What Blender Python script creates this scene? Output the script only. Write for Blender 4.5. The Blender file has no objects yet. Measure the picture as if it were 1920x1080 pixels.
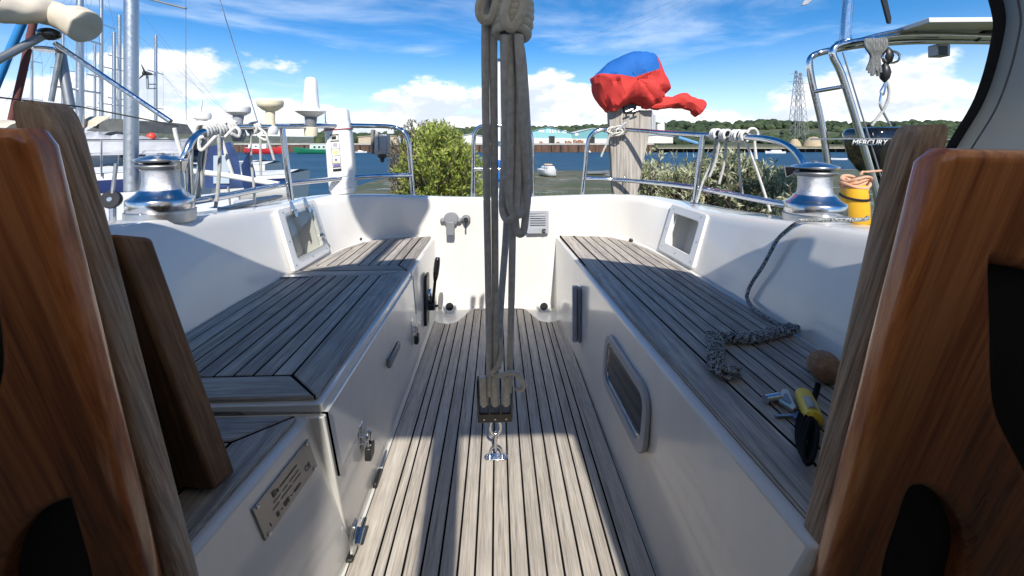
import bpy, bmesh, math, random
from mathutils import Vector, Matrix, noise as mnoise

random.seed(7)
scene = bpy.context.scene
COL = scene.collection
R = math.radians

# ------------------------------------------------------------------ camera
CAM_H = 0.9897
F_PX = 787.5
cam_data = bpy.data.cameras.new("camera")
cam_data.sensor_width = 36.0
cam_data.lens = 36.0 * F_PX / 1920.0
cam_data.clip_start = 0.02
cam_data.clip_end = 12000.0
cam = bpy.data.objects.new("camera", cam_data)
COL.objects.link(cam)
cam.location = (0.0, 0.0, CAM_H)
cam.rotation_euler = (R(90.0), 0.0, R(-2.04))
cam_data.shift_y = -270.0 / 1920.0            # level camera, view shifted down onto the cockpit
scene.camera = cam

# ------------------------------------------------------------------ light
SUN_TO = Vector((0.120, -1.4186, 1.2237)).normalized()      # direction towards the sun
SUN_EL = math.asin(SUN_TO.z)
SUN_AZ = math.atan2(SUN_TO.x, SUN_TO.y)
sun_data = bpy.data.lights.new("sun", 'SUN')
sun_data.energy = 2.75
sun_data.angle = R(0.53)
sun_data.color = (1.0, 0.945, 0.87)
sun = bpy.data.objects.new("sun", sun_data)
COL.objects.link(sun)
sun.rotation_euler = (-SUN_TO).to_track_quat('-Z', 'Y').to_euler()
sun.location = (5, -20, 30)

world = bpy.data.worlds.new("World")
scene.world = world
world.use_nodes = True


def build_sky():
    nt = world.node_tree
    N, L = nt.nodes, nt.links
    N.clear()
    out = N.new("ShaderNodeOutputWorld")
    bg = N.new("ShaderNodeBackground")
    L.new(bg.outputs[0], out.inputs[0])
    sky = N.new("ShaderNodeTexSky")
    sky.sky_type = 'NISHITA'
    sky.sun_disc = False
    sky.sun_elevation = SUN_EL
    sky.sun_rotation = SUN_AZ
    sky.altitude = 10
    sky.air_density = 0.75
    sky.dust_density = 0.1
    sky.ozone_density = 2.5
    hsv = N.new("ShaderNodeHueSaturation")
    hsv.inputs['Saturation'].default_value = 1.36
    hsv.inputs['Value'].default_value = 0.60
    L.new(sky.outputs[0], hsv.inputs['Color'])
    tc = N.new("ShaderNodeTexCoord")
    sep = N.new("ShaderNodeSeparateXYZ")
    L.new(tc.outputs['Generated'], sep.inputs[0])

    def math_(op, a, b=None, c=None, clamp=False):
        n = N.new("ShaderNodeMath")
        n.operation = op
        n.use_clamp = clamp
        for i, v in enumerate((a, b, c)):
            if v is None:
                continue
            if isinstance(v, (int, float)):
                n.inputs[i].default_value = v
            else:
                L.new(v, n.inputs[i])
        return n.outputs[0]

    def mrange(v, a, b, c=0.0, d=1.0, smooth=True):
        n = N.new("ShaderNodeMapRange")
        n.interpolation_type = 'SMOOTHSTEP' if smooth else 'LINEAR'
        L.new(v, n.inputs['Value'])
        n.inputs['From Min'].default_value = a
        n.inputs['From Max'].default_value = b
        n.inputs['To Min'].default_value = c
        n.inputs['To Max'].default_value = d
        return n.outputs['Result']

    def noise_(vec, scale, detail, rough=0.55, dist=0.0, lac=2.0):
        n = N.new("ShaderNodeTexNoise")
        n.noise_dimensions = '3D'
        L.new(vec, n.inputs['Vector'])
        n.inputs['Scale'].default_value = scale
        n.inputs['Detail'].default_value = detail
        n.inputs['Roughness'].default_value = rough
        n.inputs['Lacunarity'].default_value = lac
        n.inputs['Distortion'].default_value = dist
        return n.outputs['Fac']

    def mapping(loc, scl):
        m = N.new("ShaderNodeMapping")
        L.new(tc.outputs['Generated'], m.inputs['Vector'])
        m.inputs['Location'].default_value = loc
        m.inputs['Scale'].default_value = scl
        return m.outputs[0]

    z = sep.outputs['Z']
    # heaped clouds low over the horizon (same all the way round)
    m1 = mapping(CLOUD_A, (1, 1, 2.0))
    n1 = noise_(m1, 3.0, 9, 0.58)
    m1b = mapping((CLOUD_A[0] + 0.012, CLOUD_A[1] - 0.03, CLOUD_A[2] + 0.05), (1, 1, 2.0))
    n1b = noise_(m1b, 3.0, 9, 0.58)
    cov = mrange(z, 0.02, 0.26, 0.215, -0.19, smooth=False)
    d1 = math_('ADD', n1, cov)
    mask1 = mrange(d1, 0.555, 0.625)
    # light and grey sides of the heaps
    lit = mrange(math_('SUBTRACT', n1, n1b), -0.07, 0.06, 0.0, 1.0)
    # thin drawn-out veils higher up
    m2 = mapping(CLOUD_B, (1.0, 1.0, 5.0))
    n2 = noise_(m2, 1.9, 7, 0.55, 0.35)
    veil_zone = mrange(z, 0.62, 0.12, 0.0, 1.0)
    mask2 = math_('MULTIPLY', mrange(n2, 0.47, 0.72, 0.0, 0.75), veil_zone)
    low = mrange(z, 0.24, 0.0, 0.0, 0.55)
    mask2 = math_('MAXIMUM', mask2, low)

    ramp = N.new("ShaderNodeValToRGB")
    ramp.color_ramp.elements[0].position = 0.0
    ramp.color_ramp.elements[0].color = (2.9, 3.2, 3.7, 1)
    ramp.color_ramp.elements[1].position = 1.0
    ramp.color_ramp.elements[1].color = (4.7, 4.7, 4.7, 1)
    L.new(lit, ramp.inputs[0])
    veil = N.new("ShaderNodeRGB")
    veil.outputs[0].default_value = (3.5, 4.0, 4.6, 1)

    mixa = N.new("ShaderNodeMix")
    mixa.data_type = 'RGBA'
    L.new(mask2, mixa.inputs['Factor'])
    L.new(hsv.outputs[0], mixa.inputs['A'])
    L.new(veil.outputs[0], mixa.inputs['B'])
    mixb = N.new("ShaderNodeMix")
    mixb.data_type = 'RGBA'
    L.new(math_('MULTIPLY', mask1, 0.96), mixb.inputs['Factor'])
    L.new(mixa.outputs['Result'], mixb.inputs['A'])
    L.new(ramp.outputs[0], mixb.inputs['B'])
    L.new(mixb.outputs['Result'], bg.inputs['Color'])
    bg.inputs['Strength'].default_value = 0.125


CLOUD_A = (4.1, 2.2, 0.3)
CLOUD_B = (2.2, 4.1, 0.1)
build_sky()
scene.view_settings.view_transform = 'Standard'
scene.view_settings.look = 'None'
scene.view_settings.exposure = 1.15
scene.view_settings.gamma = 1.0
scene.cycles.max_bounces = 8
scene.cycles.diffuse_bounces = 4
scene.cycles.transparent_max_bounces = 12
scene.cycles.caustics_reflective = False
scene.cycles.caustics_refractive = False
scene.cycles.sample_clamp_indirect = 6.0

# ------------------------------------------------------------------ helpers
FWD = Vector((math.sin(R(2.04)), math.cos(R(2.04)), 0.0))
RGT = Vector((FWD.y, -FWD.x, 0.0))
TAN = math.tan(R(20.0))
COS = math.cos(R(20.0))
PITCHED_COORDS = True           # cockpit coordinates read from image pixels for a pitched view; level() shears them


def level(p):
    """pitched-view coordinates -> world, a shear: points move aft with depth below eye level, heights stretch"""
    h = 0.93 - p.z
    q = Vector(p) + FWD * (h * TAN)
    q.z = CAM_H - h / COS
    return q


def unlevel(q):
    h = (CAM_H - q.z) * COS
    p = Vector(q) - FWD * (h * TAN)
    p.z = 0.93 - h
    return p


def ray(px, py):
    d = FWD + RGT * ((px - 960.0) / F_PX) + Vector((0, 0, -(py - 270.0) / F_PX))
    if PITCHED_COORDS:
        c = unlevel(Vector((0, 0, CAM_H)) + d)
        return c - Vector((0, 0, 0.93))
    return d


def eye_pos():
    return Vector((0, 0, 0.93 if PITCHED_COORDS else CAM_H))


def PY(px, py, Y):
    d = ray(px, py)
    return eye_pos() + d * (Y / d.y)


def PX(px, py, X):
    d = ray(px, py)
    return eye_pos() + d * (X / d.x)


def PZ(px, py, Z):
    d = ray(px, py)
    e = eye_pos()
    return e + d * ((Z - e.z) / d.z)


CAM_P = Vector((0, 0, CAM_H))
WLOC = {}
RIGID = {}
BENT = ("yacht_cockpit", "cubby_locker", "instrument_panel", "sprayhood", "companionway_door", "mainsheet_tackle", "chain_plaited_rope", "builders_plate",
        "companionway_post", "cabin_bulkhead", "cabin_roof", "sliding_hatch", "cabin_interior", "boom", "washboard")


def root_of(o):
    while o is not None and o.parent is not None:
        o = o.parent
    return o


def bent(name):
    return PITCHED_COORDS and name.split(".")[0] in BENT


def world_loc(o):
    return WLOC.get(o.name, Vector((0, 0, 0))) if o is not None else Vector((0, 0, 0))


def tag(o, label=None, cat=None, group=None, kind=None):
    if label:
        o["label"] = label
    if cat:
        o["category"] = cat
    if group:
        o["group"] = group
    if kind:
        o["kind"] = kind
    return o


def empty(name, loc, label=None, cat=None, group=None):
    o = bpy.data.objects.new(name, None)
    o.empty_display_size = 0.05
    COL.objects.link(o)
    loc = Vector(loc)
    o.location = level(loc) if PITCHED_COORDS else loc
    WLOC[o.name] = level(loc) if bent(name) else loc
    return tag(o, label, cat, group)


def catmull(pts, n=8, closed=False):
    P = [Vector(p) for p in pts]
    if len(P) < 3:
        return P
    out = []
    m = len(P)
    rng = range(m) if closed else range(m - 1)
    for i in rng:
        if closed:
            p0, p1, p2, p3 = P[(i - 1) % m], P[i], P[(i + 1) % m], P[(i + 2) % m]
        else:
            p1, p2 = P[i], P[i + 1]
            p0 = P[i - 1] if i > 0 else p1 * 2 - p2
            p3 = P[i + 2] if i + 2 < m else p2 * 2 - p1
        for k in range(n):
            t = k / n
            out.append(0.5 * ((2 * p1) + (p2 - p0) * t + (2 * p0 - 5 * p1 + 4 * p2 - p3) * t * t + (3 * p1 - p0 - 3 * p2 + p3) * t ** 3))
    if not closed:
        out.append(P[-1])
    return out


class MB:
    """collects faces, then becomes one mesh object"""

    def __init__(self):
        self.v, self.f = [], []

    def add(self, vs, fs):
        b = len(self.v)
        self.v += [Vector(p) for p in vs]
        self.f += [tuple(b + i for i in f) for f in fs]
        return self

    def box(self, lo, hi, m=None):
        x0, y0, z0 = lo
        x1, y1, z1 = hi
        vs = [Vector(p) for p in ((x0, y0, z0), (x1, y0, z0), (x1, y1, z0), (x0, y1, z0), (x0, y0, z1), (x1, y0, z1), (x1, y1, z1), (x0, y1, z1))]
        if m is not None:
            vs = [m @ p for p in vs]
        return self.add(vs, [(0, 3, 2, 1), (4, 5, 6, 7), (0, 1, 5, 4), (1, 2, 6, 5), (2, 3, 7, 6), (3, 0, 4, 7)])

    def tube(self, pts, r, n=10, closed=False, cap=True, flat=1.0, up=None):
        P = [Vector(p) for p in pts]
        m = len(P)
        rad = r if isinstance(r, (list, tuple)) else [r] * m
        T = []
        for i in range(m):
            if closed:
                t = P[(i + 1) % m] - P[(i - 1) % m]
            else:
                t = P[min(i + 1, m - 1)] - P[max(i - 1, 0)]
            T.append(t.normalized() if t.length > 1e-9 else Vector((0, 0, 1)))
        a = Vector(up) if up else (Vector((0, 0, 1)) if abs(T[0].z) < 0.9 else Vector((1, 0, 0)))
        nrm = (a - T[0] * a.dot(T[0])).normalized()
        vs = []
        for i in range(m):
            nrm = (nrm - T[i] * nrm.dot(T[i]))
            if nrm.length < 1e-6:
                nrm = T[i].orthogonal()
            nrm.normalize()
            bi = T[i].cross(nrm)
            for k in range(n):
                an = 2 * math.pi * k / n
                vs.append(P[i] + (nrm * math.cos(an) * flat + bi * math.sin(an)) * rad[i])
        fs = []
        for i in range(m if closed else m - 1):
            j = (i + 1) % m
            for k in range(n):
                k2 = (k + 1) % n
                fs.append((i * n + k, i * n + k2, j * n + k2, j * n + k))
        if cap and not closed:
            fs.append(tuple(range(n - 1, -1, -1)))
            fs.append(tuple((m - 1) * n + k for k in range(n)))
        return self.add(vs, fs)

    def lathe(self, prof, c=(0, 0, 0), n=40, axis=None, cap=True):
        """prof: (radius, height) from bottom to top"""
        q = Matrix.Identity(3)
        if axis is not None:
            q = Vector((0, 0, 1)).rotation_difference(Vector(axis).normalized()).to_matrix()
        c = Vector(c)
        vs, fs = [], []
        for (r, h) in prof:
            for k in range(n):
                an = 2 * math.pi * k / n
                vs.append(c + q @ Vector((r * math.cos(an), r * math.sin(an), h)))
        for i in range(len(prof) - 1):
            for k in range(n):
                k2 = (k + 1) % n
                fs.append((i * n + k, i * n + k2, (i + 1) * n + k2, (i + 1) * n + k))
        if cap:
            fs.append(tuple(range(n - 1, -1, -1)))
            fs.append(tuple((len(prof) - 1) * n + k for k in range(n)))
        return self.add(vs, fs)

    def prism(self, poly, d):
        """poly: 3-D points of one flat face (counter-clockwise seen from its front); d: vector towards the back"""
        P = [Vector(p) for p in poly]
        d = Vector(d)
        n = len(P)
        fs = [tuple(range(n)), tuple(n + i for i in range(n - 1, -1, -1))]
        fs += [(i, n + i, n + (i + 1) % n, (i + 1) % n) for i in range(n)]
        return self.add(P + [p + d for p in P], fs)

    def grid(self, rows, closed=False):
        n = len(rows[0])
        vs = [p for r in rows for p in r]
        fs = []
        for i in range(len(rows) - 1):
            for k in range(n if closed else n - 1):
                k2 = (k + 1) % n
                fs.append((i * n + k, i * n + k2, (i + 1) * n + k2, (i + 1) * n + k))
        return self.add(vs, fs)

    def sphere(self, c, r, seg=16, rings=10, sc=(1, 1, 1)):
        c = Vector(c)
        rows = []
        for i in range(rings + 1):
            th = math.pi * i / rings
            rr = max(math.sin(th), 1e-4)
            rows.append([c + Vector((rr * math.cos(2 * math.pi * k / seg) * sc[0], rr * math.sin(2 * math.pi * k / seg) * sc[1], -math.cos(th) * sc[2])) * r for k in range(seg)])
        return self.grid(rows, closed=True)

    def build(self, name, m, parent=None, smooth=True, bevel=0.0, seg=2, angle=40, origin=None, recalc=True, subd=0):
        me = bpy.data.meshes.new(name)
        rt = root_of(parent)
        if bent(rt.name if rt is not None else name):
            self.v = [level(p) for p in self.v]
        if origin is None:
            xs = [p.x for p in self.v]
            ys = [p.y for p in self.v]
            zs = [p.z for p in self.v]
            c = Vector(((min(xs) + max(xs)) / 2, (min(ys) + max(ys)) / 2, min(zs)))
        else:
            c = Vector(origin)
        me.from_pydata([p - c for p in self.v], [], self.f)
        if recalc:
            bm = bmesh.new()
            bm.from_mesh(me)
            bmesh.ops.recalc_face_normals(bm, faces=bm.faces)
            bm.to_mesh(me)
            bm.free()
        me.materials.append(m)
        if smooth:
            for p in me.polygons:
                p.use_smooth = True
            me.set_sharp_from_angle(angle=R(angle))
        me.update()
        o = bpy.data.objects.new(name, me)
        COL.objects.link(o)
        o.location = c - world_loc(parent)
        WLOC[o.name] = c
        if parent is not None:
            o.parent = parent
        elif PITCHED_COORDS and not bent(name):
            o.location = level(c)
        if bevel > 0:
            b = o.modifiers.new("bevel", 'BEVEL')
            b.width = bevel
            b.segments = seg
            b.limit_method = 'ANGLE'
            b.angle_limit = R(35)
            b.harden_normals = False
        if subd:
            s = o.modifiers.new("sub", 'SUBSURF')
            s.levels = s.render_levels = subd
        return o


def text_obj(name, body, size, m, origin, ex, ey, parent=None, depth=0.0004, align='LEFT', shear=0.0):
    """flat lettering: ex, ey are the reading direction and the up direction"""
    cu = bpy.data.curves.new(name, 'FONT')
    cu.body = body
    cu.size = size
    cu.extrude = depth
    cu.align_x = align
    cu.shear = shear
    tmp = bpy.data.objects.new("tmp", cu)
    COL.objects.link(tmp)
    dg = bpy.context.evaluated_depsgraph_get()
    me = bpy.data.meshes.new_from_object(tmp.evaluated_get(dg))
    bpy.data.objects.remove(tmp)
    ex = Vector(ex).normalized()
    ey = Vector(ey).normalized()
    ez = ex.cross(ey)
    M = Matrix((ex, ey, ez)).transposed()
    for v in me.vertices:
        v.co = M @ v.co
    me.materials.clear()
    me.materials.append(m)
    me.name = name
    o = bpy.data.objects.new(name, me)
    COL.objects.link(o)
    rt = root_of(parent)
    origin = Vector(origin)
    if rt is not None and bent(rt.name):
        for v in me.vertices:
            v.co = level(origin + v.co) - level(origin)
        origin = level(origin)
    o.location = origin - world_loc(parent)
    WLOC[o.name] = origin
    if parent is not None:
        o.parent = parent
    return o


def plate(name, outer, holes, to3, thick, m, parent=None, bevel=0.0, res=2):
    """a flat board with real holes. outer / holes: 2-D loops, to3 maps (u, v, w) to the world"""
    cu = bpy.data.curves.new(name, 'CURVE')
    cu.dimensions = '2D'
    cu.fill_mode = 'BOTH'
    cu.extrude = thick / 2 - bevel
    cu.bevel_depth = bevel
    cu.bevel_resolution = res
    for loop in [outer] + holes:
        s = cu.splines.new('POLY')
        s.points.add(len(loop) - 1)
        for p, q in zip(s.points, loop):
            p.co = (q[0], q[1], 0, 1)
        s.use_cyclic_u = True
    tmp = bpy.data.objects.new("tmp", cu)
    COL.objects.link(tmp)
    dg = bpy.context.evaluated_depsgraph_get()
    me = bpy.data.meshes.new_from_object(tmp.evaluated_get(dg))
    bpy.data.objects.remove(tmp)
    b = MB()
    b.add([to3(v.co.x, v.co.y, v.co.z) for v in me.vertices], [tuple(p.vertices) for p in me.polygons])
    bpy.data.meshes.remove(me)
    return b.build(name, m, parent, smooth=True, angle=50)


def arc(cx, cy, r, a0, a1, n=6):
    return [(cx + r * math.cos(R(a0 + (a1 - a0) * i / n)), cy + r * math.sin(R(a0 + (a1 - a0) * i / n))) for i in range(n + 1)]


def rrect(x0, y0, x1, y1, r, n=5):
    return arc(x1 - r, y1 - r, r, 0, 90, n) + arc(x0 + r, y1 - r, r, 90, 180, n) + arc(x0 + r, y0 + r, r, 180, 270, n) + arc(x1 - r, y0 + r, r, 270, 360, n)


def copy_tree(o, parent=None):
    c = o.copy()
    COL.objects.link(c)
    c.parent = parent
    for ch in list(o.children):
        copy_tree(ch, c)
    return c


def clip(poly, ax, val, keep_less):
    """cut a 2-D polygon with the line (axis ax == val)"""
    out = []
    n = len(poly)
    ins = lambda p: (p[ax] <= val) if keep_less else (p[ax] >= val)
    for i in range(n):
        a, b = poly[i], poly[(i + 1) % n]
        if ins(a):
            out.append(a)
        if ins(a) != ins(b):
            t = (val - a[ax]) / (b[ax] - a[ax])
            out.append((a[0] + (b[0] - a[0]) * t, a[1] + (b[1] - a[1]) * t))
    return out

# ------------------------------------------------------------------ materials
def mat(name, col, rough=0.5, metal=0.0, var=0.0, vscale=8.0, bump=0.0, bscale=40.0, coat=0.0, spec=0.5, stretch=(1, 1, 1), col2=None, rvar=0.0, trans=0.0, subs=0.0, rand=0.0):
    m = bpy.data.materials.new(name)
    m.use_nodes = True
    nt = m.node_tree
    N, L = nt.nodes, nt.links
    b = N["Principled BSDF"]
    b.inputs['Base Color'].default_value = (*col, 1)
    b.inputs['Roughness'].default_value = rough
    b.inputs['Metallic'].default_value = metal
    b.inputs['Specular IOR Level'].default_value = spec
    b.inputs['Coat Weight'].default_value = coat
    b.inputs['Coat Roughness'].default_value = 0.08
    if trans:
        b.inputs['Transmission Weight'].default_value = trans
    if not (var or bump or col2 or rvar or rand):
        return m
    tc = N.new("ShaderNodeTexCoord")
    mp = N.new("ShaderNodeMapping")
    L.new(tc.outputs['Object'], mp.inputs['Vector'])
    mp.inputs['Scale'].default_value = stretch
    info = N.new("ShaderNodeObjectInfo")
    comb = N.new("ShaderNodeVectorMath")
    comb.operation = 'SCALE'
    comb.inputs[0].default_value = (7.3, 3.1, 5.7)
    L.new(info.outputs['Random'], comb.inputs['Scale'])
    L.new(comb.outputs[0], mp.inputs['Location'])
    if var or col2 or rvar or rand:
        n = N.new("ShaderNodeTexNoise")
        L.new(mp.outputs[0], n.inputs['Vector'])
        n.inputs['Scale'].default_value = vscale
        n.inputs['Detail'].default_value = 6
        n.inputs['Roughness'].default_value = 0.6
        ra = N.new("ShaderNodeValToRGB")
        L.new(n.outputs['Fac'], ra.inputs[0])
        c2 = col2 or tuple(min(1, c * (1 + var)) for c in col)
        c1 = tuple(c * (1 - var) for c in col) if not col2 else col
        ra.color_ramp.elements[0].position = 0.32
        ra.color_ramp.elements[0].color = (*c1, 1)
        ra.color_ramp.elements[1].position = 0.68
        ra.color_ramp.elements[1].color = (*c2, 1)
        src = ra.outputs[0]
        if rand:
            h = N.new("ShaderNodeHueSaturation")
            mr = N.new("ShaderNodeMapRange")
            L.new(info.outputs['Random'], mr.inputs['Value'])
            mr.inputs['To Min'].default_value = 1 - rand
            mr.inputs['To Max'].default_value = 1 + rand
            L.new(mr.outputs[0], h.inputs['Value'])
            L.new(src, h.inputs['Color'])
            src = h.outputs[0]
        L.new(src, b.inputs['Base Color'])
        if rvar:
            mr = N.new("ShaderNodeMapRange")
            L.new(n.outputs['Fac'], mr.inputs['Value'])
            mr.inputs['From Min'].default_value = 0.3
            mr.inputs['From Max'].default_value = 0.7
            mr.inputs['To Min'].default_value = max(0.02, rough - rvar)
            mr.inputs['To Max'].default_value = rough + rvar
            L.new(mr.outputs[0], b.inputs['Roughness'])
    if bump:
        n2 = N.new("ShaderNodeTexNoise")
        L.new(mp.outputs[0], n2.inputs['Vector'])
        n2.inputs['Scale'].default_value = bscale
        n2.inputs['Detail'].default_value = 4
        bp = N.new("ShaderNodeBump")
        bp.inputs['Strength'].default_value = min(1.0, bump)
        bp.inputs['Distance'].default_value = 0.004
        L.new(n2.outputs['Fac'], bp.inputs['Height'])
        L.new(bp.outputs[0], b.inputs['Normal'])
    return m


def wood(name, dark, mid, light, axis=1, grain=160.0, rough=0.75, rvar=0.12, coat=0.0, bump=0.35, big=5.0, rand=0.12, spec=0.3, con=0.14, tilt=0.0, blotch=0.0, blotch_col=(0.1, 0.1, 0.1)):
    """long-grained timber; axis is the direction of the grain"""
    m = bpy.data.materials.new(name)
    m.use_nodes = True
    nt = m.node_tree
    N, L = nt.nodes, nt.links
    b = N["Principled BSDF"]
    tc = N.new("ShaderNodeTexCoord")
    info = N.new("ShaderNodeObjectInfo")
    off = N.new("ShaderNodeVectorMath")
    off.operation = 'SCALE'
    off.inputs[0].default_value = (9.1, 5.3, 7.7)
    L.new(info.outputs['Random'], off.inputs['Scale'])

    turn = N.new("ShaderNodeMapping")             # boards that lean: turn the grain with them
    turn.inputs['Rotation'].default_value = (tilt, 0, 0)
    L.new(tc.outputs['Object'], turn.inputs['Vector'])

    def mapped(sc):
        mp = N.new("ShaderNodeMapping")
        L.new(turn.outputs[0], mp.inputs['Vector'])
        L.new(off.outputs[0], mp.inputs['Location'])
        s = [sc, sc, sc]
        s[axis] = sc * 0.035
        mp.inputs['Scale'].default_value = s
        return mp.outputs[0]

    def noise_(vec, detail, rough_):
        n = N.new("ShaderNodeTexNoise")
        n.inputs['Scale'].default_value = 1.0
        n.inputs['Detail'].default_value = detail
        n.inputs['Roughness'].default_value = rough_
        L.new(vec, n.inputs['Vector'])
        return n.outputs['Fac']

    fine = noise_(mapped(grain), 5, 0.65)
    wide = noise_(mapped(grain * 0.16), 4, 0.6)
    mixf = N.new("ShaderNodeMix")
    mixf.inputs['Factor'].default_value = 0.45
    L.new(fine, mixf.inputs['A'])
    L.new(wide, mixf.inputs['B'])
    ra = N.new("ShaderNodeValToRGB")
    e = ra.color_ramp.elements
    e[0].position, e[0].color = 0.5 - con, (*dark, 1)
    e[1].position, e[1].color = 0.5 + con, (*light, 1)
    k = e.new(0.5)
    k.color = (*mid, 1)
    L.new(mixf.outputs['Result'], ra.inputs[0])
    src = ra.outputs[0]
    if blotch:
        n3 = N.new("ShaderNodeTexNoise")
        n3.inputs['Scale'].default_value = big
        n3.inputs['Detail'].default_value = 5
        mp3 = N.new("ShaderNodeMapping")
        L.new(tc.outputs['Object'], mp3.inputs['Vector'])
        L.new(off.outputs[0], mp3.inputs['Location'])
        L.new(mp3.outputs[0], n3.inputs['Vector'])
        mr = N.new("ShaderNodeMapRange")
        mr.inputs['From Min'].default_value = 0.45
        mr.inputs['From Max'].default_value = 0.7
        mr.inputs['To Max'].default_value = blotch
        L.new(n3.outputs['Fac'], mr.inputs['Value'])
        mb = N.new("ShaderNodeMix")
        mb.data_type = 'RGBA'
        L.new(mr.outputs[0], mb.inputs['Factor'])
        L.new(src, mb.inputs['A'])
        mb.inputs['B'].default_value = (*blotch_col, 1)
        src = mb.outputs['Result']
    h = N.new("ShaderNodeHueSaturation")
    mr = N.new("ShaderNodeMapRange")
    L.new(info.outputs['Random'], mr.inputs['Value'])
    mr.inputs['To Min'].default_value = 1 - rand
    mr.inputs['To Max'].default_value = 1 + rand
    L.new(mr.outputs[0], h.inputs['Value'])
    L.new(src, h.inputs['Color'])
    L.new(h.outputs[0], b.inputs['Base Color'])
    b.inputs['Specular IOR Level'].default_value = spec
    b.inputs['Coat Weight'].default_value = coat
    b.inputs['Coat Roughness'].default_value = 0.18
    mr2 = N.new("ShaderNodeMapRange")
    L.new(wide, mr2.inputs['Value'])
    mr2.inputs['To Min'].default_value = rough - rvar
    mr2.inputs['To Max'].default_value = rough + rvar
    L.new(mr2.outputs[0], b.inputs['Roughness'])
    bp = N.new("ShaderNodeBump")
    bp.inputs['Strength'].default_value = bump
    bp.inputs['Distance'].default_value = 0.002
    L.new(fine, bp.inputs['Height'])
    L.new(bp.outputs[0], b.inputs['Normal'])
    if coat:
        L.new(bp.outputs[0], b.inputs['Coat Normal'])
    return m


M = {}
M['gel'] = mat("white_gelcoat", (0.76, 0.74, 0.69), 0.22, col2=(0.81, 0.795, 0.75), vscale=3.5, coat=0.5, stretch=(1.5, 1.5, 0.7))
M['gel_side'] = mat("worn_white_gelcoat", (0.72, 0.70, 0.65), 0.25, col2=(0.79, 0.775, 0.735), vscale=3.2, coat=0.5, stretch=(2.2, 2.2, 0.5))
M['deck_white'] = mat("deck_paint", (0.78, 0.78, 0.76), 0.5, var=0.04, vscale=5)
M['teak'] = wood("weathered_teak_along", (0.27, 0.235, 0.20), (0.54, 0.48, 0.41), (0.72, 0.655, 0.57), axis=1, grain=330, blotch=0.35, blotch_col=(0.36, 0.325, 0.285), big=11, rand=0.06)
M['teak_x'] = wood("weathered_teak_across", (0.27, 0.235, 0.20), (0.54, 0.48, 0.41), (0.72, 0.655, 0.57), axis=0, grain=330, blotch=0.35, blotch_col=(0.36, 0.325, 0.285), big=11, rand=0.06)
M['teak_seat'] = wood("weathered_teak_bench", (0.17, 0.15, 0.13), (0.40, 0.36, 0.31), (0.58, 0.53, 0.46), axis=1, grain=330, blotch=0.5, blotch_col=(0.25, 0.235, 0.22), big=9, rand=0.12)
M['teak_seat_x'] = wood("weathered_teak_bench_across", (0.17, 0.15, 0.13), (0.40, 0.36, 0.31), (0.58, 0.53, 0.46), axis=0, grain=330, blotch=0.5, blotch_col=(0.25, 0.235, 0.22), big=9, rand=0.12)
M['caulk'] = mat("black_caulking", (0.008, 0.008, 0.008), 0.95, spec=0.05)
M['post'] = wood("weathered_teak_post", (0.13, 0.080, 0.048), (0.33, 0.235, 0.16), (0.54, 0.42, 0.31), axis=2, tilt=R(-18.9), con=0.12, grain=220, rough=0.7, blotch=0.5, blotch_col=(0.32, 0.28, 0.24), big=9, bump=0.5, rand=0.03)
M['mahog'] = wood("varnished_mahogany", (0.16, 0.045, 0.013), (0.38, 0.118, 0.035), (0.57, 0.215, 0.068), axis=2, tilt=R(-18.9), con=0.12, grain=130, rough=0.30, rvar=0.1, coat=0.8, bump=0.10, rand=0.03, blotch=0.10, blotch_col=(0.20, 0.05, 0.015), big=3)
M['board'] = wood("brown_board", (0.06, 0.028, 0.013), (0.14, 0.072, 0.035), (0.22, 0.12, 0.062), axis=2, tilt=R(-18.9), grain=170, rough=0.75, blotch=0.4, blotch_col=(0.06, 0.03, 0.015), big=14)
M['pad'] = wood("silvered_pad_timber", (0.17, 0.155, 0.135), (0.41, 0.375, 0.325), (0.56, 0.52, 0.46), axis=2, con=0.10, grain=90, blotch=0.3, blotch_col=(0.25, 0.23, 0.21), big=10)
M['steel'] = mat("stainless_steel", (0.66, 0.67, 0.69), 0.16, 1.0, rvar=0.08, var=0.05, vscale=30)
M['chrome'] = mat("polished_chrome", (0.63, 0.635, 0.645), 0.20, 1.0, rvar=0.04, var=0.03, vscale=14)
M['drum'] = mat("knurled_drum", (0.66, 0.67, 0.69), 0.22, 1.0, bump=1.0, bscale=260)
M['alu'] = mat("grey_aluminium", (0.52, 0.53, 0.54), 0.38, 1.0, var=0.06, vscale=20, rvar=0.1)
M['alu_dark'] = mat("dull_aluminium", (0.30, 0.31, 0.32), 0.45, 0.8, var=0.08, vscale=15)
M['black'] = mat("black_plastic", (0.016, 0.016, 0.017), 0.42, var=0.2, vscale=30)
M['gloss_black'] = mat("gloss_black_paint", (0.008, 0.008, 0.009), 0.12, coat=0.8)
M['dark'] = mat("gap_shade_black", (0.012, 0.010, 0.009), 0.75)  # near-black colour stands in for the shaded gap behind the doors
M['grey'] = mat("grey_plastic", (0.20, 0.21, 0.22), 0.45, var=0.06, vscale=18)
M['lgrey'] = mat("light_grey_plastic", (0.36, 0.375, 0.40), 0.42, var=0.05, vscale=18)
M['white'] = mat("white_plastic", (0.80, 0.80, 0.78), 0.35, var=0.03, vscale=10)
M['cream'] = mat("yellowed_plastic", (0.78, 0.70, 0.50), 0.4, var=0.05, vscale=12)
M['red_rope'] = mat("red_cord", (0.36, 0.02, 0.03), 0.8)
M['hood'] = mat("grey_canvas", (0.36, 0.355, 0.335), 0.9, var=0.08, vscale=6, bump=0.3, bscale=500)
_nt = M['hood'].node_tree
_tr = _nt.nodes.new("ShaderNodeBsdfTranslucent")
_tr.inputs[0].default_value = (0.90, 0.85, 0.77, 1)
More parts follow.
